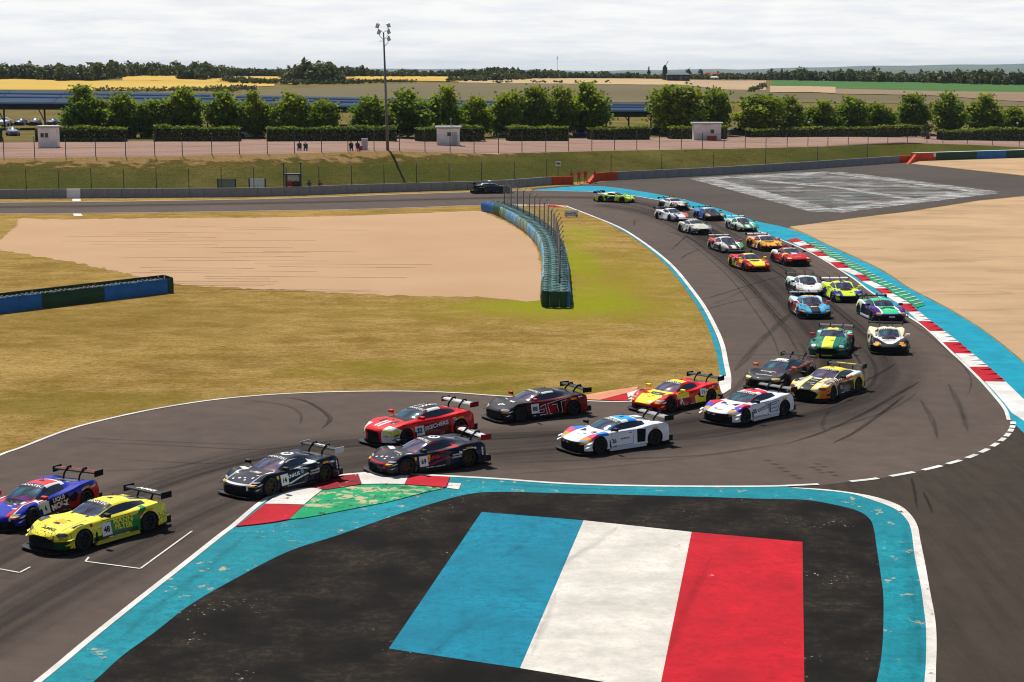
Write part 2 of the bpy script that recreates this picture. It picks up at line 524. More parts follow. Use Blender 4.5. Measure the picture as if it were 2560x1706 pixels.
def grass_mat(name, dry, tan, green, lime=None, gfrac=(0.55, 0.75), crest=None):
    t = MT(name, 1.0, 0.0)
    a = t.noise(0.045, 5, 0.6); b = t.noise(0.35, 6, 0.7, sv=(1, 1.6, 1)); c_ = t.noise(2.6, 6, 0.75, sv=(1, 1.5, 1)); d = t.noise(14, 4, 0.75)
    k = t.mix(t.ramp(b, 0.38, 0.62), dry, tan)
    a2 = t.noise(0.11, 5, 0.65, rot=0.8)
    k = t.mix(t.ramp(a2, 0.5, 0.68, 0, 0.6), k, tuple(min(1, x * 1.22) for x in tan[:3]) + (1,))
    k = t.mix(t.ramp(a2, 0.47, 0.3, 0, 0.55), k, tuple(x * 0.62 for x in dry[:3]) + (1,))
    k = t.mix(t.ramp(a, gfrac[0], gfrac[1], 0, 0.8), k, green)
    k = t.mix(t.ramp(c_, 0.48, 0.68, 0, 0.7), k, tuple(x * 0.46 for x in dry[:3]) + (1,))
    k = t.mix(t.ramp(c_, 0.44, 0.25, 0, 0.55), k, tuple(min(1, x * 1.4) for x in tan[:3]) + (1,))
    e = t.noise(6.5, 4, 0.75, sv=(1, 0.7, 1))
    k = t.mix(t.ramp(e, 0.52, 0.68, 0, 0.6), k, tuple(x * 0.42 for x in dry[:3]) + (1,))
    k = t.mix(t.ramp(d, 0.5, 0.75, 0, 0.5), k, tuple(x * 0.42 for x in dry[:3]) + (1,))
    for (cx, cy), (rx, ry), cc, st_ in (lime or []):
        vm = t.n('ShaderNodeVectorMath', operation='SUBTRACT'); t.l(t.co(), vm.inputs[0]); vm.inputs[1].default_value = (cx, cy, 0)
        vd = t.n('ShaderNodeVectorMath', operation='MULTIPLY'); t.l(vm.outputs[0], vd.inputs[0]); vd.inputs[1].default_value = (1 / rx, 1 / ry, 0)
        ln = t.n('ShaderNodeVectorMath', operation='LENGTH'); t.l(vd.outputs[0], ln.inputs[0])
        f_ = t.math('ADD', ln.outputs['Value'], t.math('ADD', t.math('MULTIPLY', t.math('SUBTRACT', b, 0.5), 1.6), t.math('MULTIPLY', t.math('SUBTRACT', c_, 0.5), 0.8)))
        k = t.mix(t.ramp(f_, 1.0, 0.35, 0, st_), k, cc)
    if crest:                                            # scorched turf along the top edge
        at_ = t.n('ShaderNodeAttribute', attribute_name='crest')
        f_ = t.math('ADD', at_.outputs['Fac'], t.math('MULTIPLY', t.math('SUBTRACT', t.noise(0.5, 6, 0.7, sv=(0.6, 1, 1)), 0.5), 1.1))
        k = t.mix(t.ramp(f_, 0.72, 0.84), k, t.mix(t.ramp(c_, 0.4, 0.6), crest[0], crest[1]))
        k = t.mix(t.math('MULTIPLY', t.ramp(f_, 0.66, 0.72), t.ramp(f_, 0.80, 0.73, 0, 0.6)), k, tuple(x * .35 for x in crest[0][:3]) + (1,))
    t.color(k)
    t.bump(t.math('ADD', c_, d), 0.9, 0.12)
    return t.m
DRY, TAN, GRN = (0.285, 0.180, 0.042, 1), (0.45, 0.300, 0.105, 1), (0.215, 0.168, 0.026, 1)
LM = (0.27, 0.30, 0.016, 1)
M['grass'] = grass_mat('dry infield grass', DRY, TAN, GRN, [(g(1505, 700), (7.5, 24), (0.29, 0.225, 0.034, 1), .75), (g(1400, 775), (14, 7), (0.29, 0.225, 0.034, 1), .7), (g(1410, 765), (6, 6), LM, .6), (g(1480, 740), (3.6, 9), LM, .55), (g(1435, 650), (2.6, 17), LM, .65), (g(1450, 585), (3.0, 11), LM, .5), (g(1300, 765), (6, 3), LM, .3), (g(1330, 985), (7, 3), (0.17, 0.17, 0.015, 1), .6), (g(1120, 925), (9, 4), (0.22, 0.19, 0.02, 1), .5), (g(150, 1010), (14, 4), (0.19, 0.15, 0.025, 1), .5), (g(300, 800), (20, 12), (0.20, 0.135, 0.03, 1), .4)])
M['bank'] = grass_mat('embankment grass', (0.125, 0.112, 0.026, 1), (0.185, 0.152, 0.042, 1), (0.080, 0.098, 0.018, 1), gfrac=(0.40, 0.60), crest=((0.27, 0.165, 0.06, 1), (0.36, 0.235, 0.11, 1)))
M['bank_top'] = grass_mat('dry embankment crest grass', (0.24, 0.15, 0.05, 1), (0.33, 0.215, 0.09, 1), (0.12, 0.09, 0.03, 1))
def gravel_mat(name, a, b, lines=None):
    t = MT(name, 1.0, 0.0)
    n1 = t.noise(0.08, 5, 0.6); n2 = t.noise(6, 5, 0.8); n3 = t.noise(30, 3, 0.8)
    k = t.mix(t.ramp(n1, 0.3, 0.7), a, b)
    k = t.mix(t.ramp(n2, 0.5, 0.75, 0, 0.3), k, tuple(x * 0.7 for x in a[:3]) + (1,))
    k = t.mix(t.ramp(n3, 0.5, 0.75, 0, 0.35), k, tuple(x * 0.6 for x in a[:3]) + (1,))
    h = t.math('ADD', n2, n3)
    if lines:
        rk = t.noise(0.42, 3, 0.6, sv=lines[0], rot=lines[1])
        k = t.mix(t.ramp(t.noise(0.22, 5, 0.65, sv=(0.5, 1, 1), rot=-0.6), 0.46, 0.66, 0, 0.45), k, tuple(x * 0.68 for x in a[:3]) + (1,))
        k = t.mix(t.math('MULTIPLY', t.ramp(rk, 0.58, 0.62), t.ramp(rk, 0.66, 0.62, 0, 0.35)), k, tuple(x * 0.5 for x in a[:3]) + (1,))
    t.color(k); t.bump(h, 0.6, 0.06)
    return t.m
M['gravel'] = gravel_mat('gravel trap', (0.44, 0.283, 0.168, 1), (0.485, 0.32, 0.198, 1))
M['gravel_r'] = gravel_mat('sandy gravel trap', (0.42, 0.285, 0.165, 1), (0.52, 0.355, 0.215, 1), lines=((0.16, 0.5, 1), -0.5))
M['gravel_pink'] = gravel_mat('pink service road gravel', (0.30, 0.195, 0.155, 1), (0.37, 0.25, 0.20, 1), lines=((0.05, 1.2, 1), 0.15))
M['soil'] = gravel_mat('rake furrow', (0.13, 0.075, 0.045, 1), (0.20, 0.12, 0.07, 1))
def rubber_mat(name, strength, soft, tint=(0.010, 0.009, 0.009, 1), grain=(0.2, 14)):
    """rubber laid on the asphalt: thin film, denser in the middle of the streak"""
    t = MT(name, 0.8, 0.05)
    t.color(tint)
    sp = t.n('ShaderNodeSeparateXYZ'); t.l(t.uv(), sp.inputs[0])
    e = t.math('ABSOLUTE', t.math('SUBTRACT', sp.outputs['Y'], 0.5))
    prof = t.ramp(e, 0.5, 0.5 - soft)
    mp = t.n('ShaderNodeMapping'); mp.inputs['Scale'].default_value = (grain[0], grain[1], 1); t.l(t.uv(), mp.inputs['Vector'])
    nz = t.n('ShaderNodeTexNoise'); nz.inputs['Scale'].default_value = 1.0; nz.inputs['Detail'].default_value = 5; t.l(mp.outputs[0], nz.inputs['Vector'])
    a = t.math('MULTIPLY', prof, t.ramp(nz.outputs['Fac'], 0.28, 0.72, 0.15, 1.0))
    t.alpha(t.math('MULTIPLY', a, strength))
    return t.m
M['rubber_line'] = rubber_mat('rubbered racing line', 0.62, 0.48, grain=(0.03, 9))
M['skid'] = rubber_mat('tyre skid rubber', 0.72, 0.25, grain=(0.25, 2.5))
M['skid_soft'] = rubber_mat('faint tyre skid rubber', 0.42, 0.35, grain=(0.3, 3))
M['scuff'] = rubber_mat('old tyre scuff', 0.20, 0.45, grain=(0.6, 4))
M['joint'] = plain('asphalt joint tar', (0.02, 0.017, 0.015, 1), 0.7)

# ------------------------------------------------------------------ ground
ground = sheet('ground', [(-420, -80), (420, -80), (420, 300), (120, 286), (66, 268), (40, 243), (14, 223), (-2, 207), (-30, 195), (-60, 191.5), (-420, 175)], 0.0, M['grass'])
tag(ground, kind='structure')

# track edges (pixel survey)
INFIELD = [(-420, 1405), (-200, 1262), (-90, 1193), (0, 1142), (59.5, 1120), (178, 1075), (297, 1044), (416, 1020), (535, 1002), (654, 990.5), (773, 984), (892, 981), (1011, 980.5), (1130, 984), (1243, 992), (1452, 1004), (1571, 1006.6), (1700, 1003), (1790, 992), (1827, 974)]
INNER = [(1418, 516), (1478.5, 539), (1550, 568.5), (1603.5, 601), (1657, 641), (1693, 674.5), (1728, 717), (1764, 766), (1793, 819), (1811, 862), (1821, 908), (1828, 944), (1827, 974)]
LOWER = [(-900, 541), (-300, 537.5), (0, 535), (313, 533.4), (640, 528.5), (926, 523.6), (1160, 515.5), (1297, 512.5), (1370, 513), (1418, 516)]
UPPER = [(-900, 513), (-300, 510), (0, 507), (326, 504), (640, 498.6), (845, 492), (1008, 486), (1187, 480.6), (1324, 477), (1394, 478), (1492, 480.7), (1551, 486), (1590, 491), (1664, 504), (1730, 522), (1800, 544), (1860, 566), (1915, 585), (1968, 606), (2024, 630), (2067, 653.6), (2103, 676), (2138.6, 699), (2181, 731.5), (2228, 760), (2274, 792), (2310, 815), (2345.7, 845.7), (2378, 878), (2417, 913.6), (2453, 949), (2488.6, 988.6), (2517, 1024), (2527, 1052)]
inf_w = smooth(G(INFIELD), 5); inn_w = smooth(G(INNER), 5); low_w = smooth(G(LOWER), 4); upp_w = smooth(G(UPPER), 4)
track_pts = inf_w + inn_w[::-1][1:] + low_w[::-1][1:] + upp_w + [g(2800, 1120), (60, 66), (60, -60), (-80, -60), (-80, 30)]
track = sheet('racetrack', track_pts, 0.010, M['asphalt'])
tag(track, kind='structure')
# pit road on the right, darker asphalt
DASH_C = [(2049, 1214.5), (2111, 1207), (2178, 1200), (2241, 1190), (2289, 1181), (2334, 1171), (2375, 1160), (2409, 1150), (2440, 1138), (2466, 1126), (2490, 1112), (2508, 1099), (2521, 1086), (2530, 1072), (2533, 1058), (2531, 1050)]
dash_w = smooth(G(DASH_C), 4)
pit = sheet('pit_road', G([(1880, 1222), (2000, 1217)]) + dash_w + G([(2548, 1045), (2600, 1082), (2900, 1200)]) + [(60, 40), (60, -50), (5, -50), (7, 30)], 0.014, M['asphalt_pit'])
tag(pit, kind='structure')

# run-off asphalt outside the corner
runoff = sheet('run_off_area', G([(1324, 472), (1434, 463), (1466, 461), (1529, 451.5), (1840, 435.5), (2242, 408.5), (2268, 408.5), (2365, 419), (2560, 440), (2900, 478), (2900, 452)]) [:-1] + G([(2800, 476), (2560, 490), (2446, 501.5), (2284, 527), (2123, 546.7), (1974, 569), (1940, 576), (1885, 566), (1842, 540), (1771, 517), (1711, 501), (1640, 486), (1531, 470), (1459, 466.4), (1336, 476)]), 0.008, M['asphalt_old'])
tag(runoff, kind='structure')
oldw = sheet('faded_paint_rectangle', G([(1755, 447), (2078, 431), (2469, 481), (2068, 530)]), 0.016, M['old_white'])
tag(oldw, kind='structure')
for q in ([(1755, 447), (1900, 439.8), (2078, 431)], [(2078, 431), (2270, 455), (2469, 481)], [(1755, 447), (1910, 488), (2068, 530)], [(2068, 530), (2270, 505), (2469, 481)], [(1900, 452), (2100, 470), (2290, 500)]):
    band('paint_streak', resample(G(q), 20), 3.4 if q[0][1] != 452 else 1.6, 0.0175, M['old_edge'], oldw)
# gravel traps
gl = smooth(G([(55, 546), (130, 549), (420, 546), (800, 542), (1100, 531), (1195, 528), (1222, 537), (1262, 555), (1300, 578), (1330, 603), (1345, 630), (1352, 665), (1356, 700), (1354, 752), (1200, 744), (1000, 739), (730, 726), (560, 719), (470, 714), (400, 702), (330, 688), (240, 668), (130, 647), (40, 633), (0, 625), (-10, 610), (12, 590), (40, 566)]), 5, True)
rngj = random.Random(17)
gl = [(p[0] + rngj.gauss(0, .09), p[1] + rngj.gauss(0, .28)) for p in resample(gl + gl[:1], 420)[:-1]]
gravel = sheet('gravel_trap', gl, 0.006, M['gravel'])
tag(gravel, kind='structure')
rng = random.Random(3)
for i in range(26):                                   # raked furrows
    v = 566 + i * 6.4 + rng.uniform(-2, 2)
    u0 = rng.uniform(120, 700); u1 = u0 + rng.uniform(160, 520)
    u1 = min(u1, 1290)
    c_ = [g(u0 + (u1 - u0) * k / 8, v + rng.uniform(-0.5, 0.5) + (u0 + (u1 - u0) * k / 8) * 0.006) for k in range(9)]
    band('rake_furrow', c_, [0.05 + 0.11 * rng.random() for _ in c_], 0.011, M['soil'], gravel)
gr_up = sheet('gravel_strip', G([(2268, 409.5), (2280, 402.5), (2560, 393.5), (2900, 384), (2900, 476), (2560, 438.5), (2365, 418)]), 0.006, M['gravel_r'])
tag(gr_up, kind='structure')

# blue verge outside the corner
BL_IN = [(1336, 476.4), (1492, 479.8), (1551, 485), (1590, 490), (1664, 503), (1730, 521), (1800, 543), (1860, 564.5), (1915, 583), (1962, 588), (1981.6, 594), (2049, 620.7), (2103, 649), (2156.6, 678), (2210, 710), (2263.6, 738.6), (2303, 762), (2306, 782), (2328, 806.4), (2367, 829.6), (2399, 858), (2431.6, 886.8), (2470.7, 919), (2512, 956.5), (2560, 1003), (2620, 1068)]
BL_OUT = [(1336, 475), (1459, 465.4), (1531.5, 469), (1620, 482), (1640, 485.4), (1711, 500), (1771, 515.7), (1812, 527), (1842, 538), (1899, 556), (1946.6, 565), (1976, 574), (2018, 588.6), (2067, 613.6), (2138.6, 645.7), (2210, 681.4), (2263.6, 717), (2317, 745.7), (2370.7, 774), (2442, 817), (2495.7, 856.4), (2560, 910), (2640, 985)]
bi = resample([p for p in upp_w if p[0] > g(1336, 477)[0]] + G([(2560, 1085), (2640, 1150)]), 90); bo = resample(smooth(G(BL_OUT), 4), 90)
verge = ribbon('blue_painted_verge', bi, bo, 0.020, M['blue_out'])
tag(verge, kind='structure')
# gravel right of the verge
grr = sheet('gravel_trap', smooth(G([(1974, 567.5), (2018, 586), (2067, 611), (2138.6, 643), (2210, 678), (2263.6, 714), (2317, 743), (2370.7, 771), (2442, 814), (2495.7, 853), (2560, 906), (2700, 1030)]), 4) + G([(3100, 1030), (2900, 470), (2800, 477.5), (2560, 491.5), (2446, 503), (2284, 528.5), (2123, 548), (1974, 567.5)])[:-1], 0.012, M['gravel_r'])
tag(grr, kind='structure')

# ------------------------------------------------------------------ lines and paint
lines = empty('track_line_markings'); tag(lines, kind='structure')
def edge_line(pts, w, side, name='white_line', mat='white_line', z=0.030):
    return band(name, pts, w, z, M[mat], lines, side)
edge_line(inf_w, 0.16, 1)
edge_line(low_w, 0.20, 1)
edge_line(upp_w[:70], 0.20, -1)
edge_line(upp_w[70:], 0.16, -1)
APEX = [(-150, 1905), (107.5, 1706), (233.8, 1600.7), (355, 1502.6), (467.5, 1413.8), (561, 1339), (589, 1318), (664, 1255.6), (722, 1227), (791, 1205), (843, 1193), (895, 1187.7), (933, 1185), (993.5, 1187), (1080, 1192), (1138, 1195), (1240, 1200.7), (1414, 1213), (1632, 1219), (1900, 1220), (2049, 1214.5)]
apex_w = smooth(G(APEX), 5)
edge_line(apex_w, 0.20, 1, z=0.034)
inner_blue = resample(smooth(G([(1424, 520), (1500, 549.6), (1571, 587), (1621, 623), (1657, 655), (1693, 696), (1728.5, 744), (1760.6, 798), (1782, 855), (1794.6, 901), (1800, 940.6)]), 4), 60)
inn_r = resample([p for p in inn_w if p[1] > g(0, 941)[1]], 60)
ivb = ribbon('blue_inner_kerb', inner_blue, inn_r, 0.020, M['blue'])
tag(ivb, kind='structure')
edge_line(inn_w, 0.24, 1 if False else -1, z=0.028)
# tar joint in the middle of the blue inner kerb
mid = [((a[0] * 0.45 + b[0] * 0.55), (a[1] * 0.45 + b[1] * 0.55)) for a, b in zip(inner_blue, inn_r)]
band('tar_joint', mid[18:], 0.05, 0.027, M['joint'], lines)
pad = sheet('white_painted_pad', G([(1799, 940), (1827, 944), (1827, 973), (1806, 985), (1797, 968)]), 0.024, M['white_kerb']); tag(pad, kind='structure')
band('tar_joint', [g(1818, 887), g(2100, 888), (g(2376, 889))], 0.045, 0.022, M['joint'], lines)
dl = length(dash_w)
dd = resample(dash_w, 160)
k0 = 0
for a, b in [(0.085, 0.155), (0.20, 0.265), (0.305, 0.365), (0.40, 0.45), (0.485, 0.53), (0.565, 0.61), (0.645, 0.685), (0.715, 0.75), (0.778, 0.812), (0.838, 0.868), (0.89, 0.918), (0.94, 0.965)]:
    band('dash', dd[int(a * 159):int(b * 159) + 2], 0.22, 0.030, M['white_line'], lines)
# pit entry border: blue band with the broad white edge
BAND_IN = [(40, 1860), (234, 1706), (304, 1643), (388, 1582), (472, 1516.6), (584, 1451), (720, 1381), (841.5, 1341), (982, 1292), (1100, 1255), (1167, 1238), (1240, 1231.5), (1414, 1235), (1741, 1243.6), (1900, 1248.6), (2006, 1251), (2077, 1261.7), (2141, 1277.7), (2174, 1299), (2185, 1327), (2192.6, 1377), (2201, 1433.7), (2208, 1487), (2208.5, 1557.8), (2205, 1628.7), (2194, 1696), (2170, 1790)]
BAND_OUT = [(1974, 1221), (2049, 1227), (2127, 1236), (2183.7, 1253), (2237, 1274), (2265, 1299), (2277.7, 1327), (2286.5, 1391), (2300.7, 1462), (2308, 1511.7), (2315, 1575.5), (2315, 1646.5), (2311, 1706), (2298, 1800)]
WB_OUT = [(1990, 1221), (2060, 1225), (2127, 1233), (2191, 1245), (2247.5, 1265), (2276, 1288), (2293.6, 1316.7), (2300.7, 1352), (2313, 1412.4), (2325.5, 1483), (2338, 1550.7), (2341.5, 1611), (2339.7, 1675), (2339, 1706), (2330, 1800)]
bin_w = smooth(G(BAND_IN), 5); bout_w = smooth(G(BAND_OUT), 5); wb_w = smooth(G(WB_OUT), 5)
ap_cut = [p for p in apex_w if p[0] < g(1974, 1221)[0]]
outer = ap_cut + bout_w
bandN = 170
apron = sheet('black_apron', bin_w, 0.018, M['apron']); tag(apron, kind='structure')
# blue band: polygon between the outer edge and the apron edge
bandpoly = outer + bin_w[::-1]
bb = sheet('blue_border_band', bandpoly, 0.022, M['blue_apex']); tag(bb, kind='structure')
wbr = ribbon('white_border_band', resample(bout_w, 80), resample(wb_w, 80), 0.026, M['white_worn']); tag(wbr, kind='structure')
# the painted flag
flag = empty('painted_flag', (*g(1500, 1450), 0.0)); tag(flag, 'blue, white and red flag painted on the black apron in front', 'painted flag')
FLG = [((1204, 1282), (1459, 1303), (1300, 1673), (972, 1624)), ((1459, 1303), (1729, 1332), (1648, 1730), (1300, 1673)), ((1729, 1332), (2006, 1357), (2012, 1790), (1648, 1730))]
fo = flag.location
for nm, q, mt in zip(('blue_stripe', 'white_stripe', 'red_stripe'), FLG, ('flag_blue', 'flag_white', 'flag_red')):
    s_ = sheet(nm, G(q), 0.024, M[mt]); s_.parent = flag; s_.location = (-fo.x, -fo.y, 0)
# start grid box markings
for pl in ([(222, 1395), (214, 1406), (351, 1424), (480, 1330)], [(-60, 1414), (49, 1434), (75.5, 1420)]):
    q = G(pl)
    for a, b in zip(q, q[1:]):
        band('grid_box_line', [a, b], 0.065, 0.030, M['white_worn'], lines)
# white start line pieces on the far straight
for q in ([(181, 498), (201, 498), (202, 504), (181, 504)], [(182, 535), (202, 535), (208, 541), (185, 541)]):
    sheet('white_mark', G(q), 0.024, M['white_kerb'], lines)

# ------------------------------------------------------------------ kerbs
def Z1(p): return g(560 + p[0] * 0.289, 1140 + p[1] * 0.289)
def Z5(p): return g(1960 + p[0] * 0.35714, 560 + p[1] * 0.35714)
apk = empty('apex_kerb', (*g(850, 1230), 0)); tag(apk, kind='structure')
def apex_piece(name, poly, mat, z):
    o = prism(name, smooth([Z1(p) for p in poly], 1, True), 0.0, z, M[mat]); o.parent = apk; o.location = -apk.location
apex_piece('kerb_block', [(108, 622), (225, 532), (350, 434), (520, 436), (690, 441), (628, 500), (562, 562), (420, 588), (255, 608)], 'red_apex', 0.060)
apex_piece('kerb_block', [(354, 430), (450, 362), (562, 306), (700, 292), (785, 294), (855, 306), (770, 370), (692, 437), (520, 432)], 'white_apex', 0.068)
apex_piece('kerb_block', [(570, 303), (690, 258), (800, 228), (982, 190), (1158, 172), (1172, 216), (1188, 260), (1040, 284), (884, 308), (790, 290), (700, 288)], 'red_dark', 0.072)
apex_piece('kerb_block', [(1163, 172), (1290, 162), (1450, 170), (1598, 184), (1580, 222), (1562, 260), (1380, 256), (1193, 260), (1176, 214)], 'white_apex', 0.070)
apex_piece('kerb_block', [(1603, 184), (1780, 188), (1954, 196), (1938, 242), (1918, 286), (1740, 272), (1567, 261), (1584, 224)], 'red_apex', 0.064)
apex_piece('kerb_block', [(1945, 244), (2052, 250), (2030, 302), (1930, 288)], 'white_apex', 0.052)
apex_piece('green_infill', [(565, 560), (630, 498), (694, 440), (775, 370), (862, 306), (1030, 286), (1190, 264), (1380, 259), (1562, 264), (1740, 275), (1905, 290), (1800, 312), (1700, 336), (1450, 402), (1100, 470), (850, 520), (690, 548)], 'green', 0.050)

ok = empty('corner_exit_kerb', (*Z5((1000, 700)), 0)); tag(ok, kind='structure')
KI = [(20, 118), (62, 137), (108, 159), (150, 178), (190, 200), (240, 232), (325, 275), (375, 315), (490, 362), (545, 405), (640, 457), (690, 495), (800, 565), (870, 622), (940, 688), (1025, 757), (1113, 835), (1200, 915), (1300, 1010), (1400, 1108)]
KO = [(85, 102), (135, 126), (180, 150), (222, 172), (262, 196), (310, 232), (405, 272), (460, 315), (560, 360), (612, 405), (720, 456), (765, 495), (885, 565), (945, 620), (1030, 688), (1125, 757), (1225, 835), (1322, 917), (1432, 1008), (1548, 1108)]
kin = [Z5(p) for p in KI]; kou = [Z5(p) for p in KO]
# two straddling pieces for each pair so that block edges follow the curve
for i in range(len(KI) - 1):
    a, b, c_, d = Vector(kin[i]), Vector(kin[i + 1]), Vector(kou[i + 1]), Vector(kou[i])
    q = [a.lerp(b, 0.004), b.lerp(a, 0.004), c_.lerp(d, 0.004), d.lerp(c_, 0.004)]
    mt = 'white_kerb' if i % 2 else 'red_kerb'
    o = prism('kerb_block', [tuple(p) for p in q], 0.0, 0.055 + 0.004 * (i % 3), M[mt]); o.parent = ok; o.location = -ok.location
    # raised ribs across the block
    n = 2 if i < 12 else 3
    if i >= 1:
        mb = MB()
        for k in range(n):
            s0 = (k + 0.35) / n; s1 = s0 + 0.28 / n
            e0, e1, f0, f1 = a.lerp(b, s0), a.lerp(b, s1), d.lerp(c_, s0), d.lerp(c_, s1)
            e0, e1, f0, f1 = e0.lerp(f0, 0.45), e1.lerp(f1, 0.45), f0.lerp(e0, 0.03), f1.lerp(e1, 0.03)
            zt = 0.055 + 0.004 * (i % 3)
            vv = [(*e0, zt), (*e1, zt), (*f1, zt), (*f0, zt), (*(e0.lerp(e1, 0.8)), zt + 0.01), (*(e1), zt + 0.012), (*(f1), zt + 0.06), (*(f0.lerp(f1, 0.8)), zt + 0.06)]
            mb.add(vv, [(4, 5, 6, 7), (0, 4, 7, 3), (1, 2, 6, 5), (0, 1, 5, 4), (3, 7, 6, 2)])
        o = mb.build('kerb_rib', M[mt]); o.parent = ok; o.location = -ok.location
# long white tail of the kerb
o = prism('kerb_block', smooth([Z5(p) for p in [(1404, 1110), (1480, 1190), (1545, 1265), (1595, 1330), (1640, 1360), (1760, 1440), (1860, 1500), (1860, 1420), (1690, 1246), (1620, 1178), (1552, 1112)]], 1, True), 0, 0.05, M['white_kerb']); o.parent = ok; o.location = -ok.location
# green strip with white ribs behind the red and white blocks
gk_i = resample([Z5(p) for p in [(150, 128), (180, 146), (222, 168), (262, 192), (312, 228), (408, 268), (462, 311), (563, 356), (615, 401), (723, 452), (768, 491), (888, 561), (930, 592)]], 61)
gk_o = resample([Z5(p) for p in [(200, 128), (240, 148), (300, 178), (360, 208), (430, 245), (520, 292), (600, 340), (690, 395), (760, 432), (850, 480), (920, 520), (975, 556), (985, 575)]], 61)
gks = empty('green_kerb_strip', (*gk_i[30], 0)); tag(gks, kind='structure')
A_ = [(*p, 0.062) for p in gk_i]; B_ = [(*p, 0.05) for p in gk_o]
mb = MB()
mb.add(A_ + B_ + [(p[0], p[1], 0) for p in gk_i] + [(p[0], p[1], 0) for p in gk_o], [(i, i + 1, 61 + i + 1, 61 + i) for i in range(60)] + [(i, 122 + i, 123 + i, i + 1) for i in range(60)] + [(61 + i, 62 + i, 184 + i, 183 + i) for i in range(60)])
o = mb.build('green_slab', M['green_kerb'], gks); o.location = -gks.location
for i in range(2, 59, 2):
    a, b = Vector(gk_i[i]), Vector(gk_o[i]); a2, b2 = Vector(gk_i[i + 1]), Vector(gk_o[i + 1])
    a, a2 = a.lerp(b, 0.1), a2.lerp(b2, 0.1)
    w0 = 0.30
    e, f = a.lerp(a2, w0), b.lerp(b2, w0)
    mb = MB().add([(*a, 0.06), (*b, 0.05), (*f, 0.05), (*e, 0.06), (*a, 0.085), (*b, 0.10), (*f, 0.10), (*e, 0.085)], [(4, 5, 6, 7), (0, 1, 5, 4), (1, 2, 6, 5), (2, 3, 7, 6), (3, 0, 4, 7)])
    o = mb.build('white_rib', M['white_kerb'], gks); o.location = -gks.location
# small infield kerbs
def small_kerb(name, polys):
    r = empty(name, (*g(*polys[0][0][0]), 0)); tag(r, kind='structure')
    for poly, mt in polys:
        o = prism('kerb_block', G(poly), 0, 0.05, M[mt], r); o.location = -r.location
small_kerb('infield_kerb', [([(1440, 1000), (1452, 992), (1520, 980), (1596, 969), (1592, 976), (1566, 985.5), (1500, 1002.5)], 'salmon'), ([(1502, 1003), (1567, 986), (1572, 1005)], 'red_kerb'), ([(1567.5, 985.5), (1593, 977), (1640, 975), (1640, 1003), (1573, 1005)], 'white_kerb'), ([(1642, 975), (1700, 972), (1780, 962), (1780, 990), (1700, 1001), (1642, 1003)], 'red_kerb'), ([(1781, 962), (1797, 970), (1805, 986), (1781, 990)], 'red_kerb')])
small_kerb('far_inner_kerb', [([(1316, 513.5), (1360, 513.5), (1372, 518), (1318, 517)], 'salmon'), ([(1361, 513.5), (1385, 514), (1402, 518.5), (1373, 518)], 'red_kerb'), ([(1386, 514), (1412, 516.5), (1416, 521.5), (1403, 519)], 'salmon'), ([(1290, 513.2), (1315, 513.2), (1317, 516), (1290, 515.6)], 'white_kerb')])

# ------------------------------------------------------------------ rubber on the track
rl = smooth(G([(-200, 521), (300, 515), (800, 506), (1200, 496), (1420, 494), (1540, 500), (1640, 521), (1740, 556), (1850, 618), (1960, 690), (2060, 775), (2150, 860), (2190, 930), (2150, 985), (2040, 1030), (1850, 1068), (1500, 1115), (1200, 1140), (950, 1155), (750, 1190), (560, 1260), (350, 1360), (120, 1480), (-150, 1640)]), 8)
n = len(rl)
band('rubbered_line', rl, [4.2 + 2.2 * math.sin(i / n * math.pi) for i in range(n)], 0.0145, M['rubber_line'], track)
rl2 = smooth(G([(1500, 512), (1640, 540), (1760, 600), (1880, 690), (1990, 800), (2060, 900), (2020, 985), (1900, 1020), (1600, 1075), (1300, 1090), (1000, 1100), (700, 1130), (400, 1210), (100, 1340), (-100, 1440)]), 8)
band('rubbered_line', rl2, 3.8, 0.0175, M['rubber_line'], track)
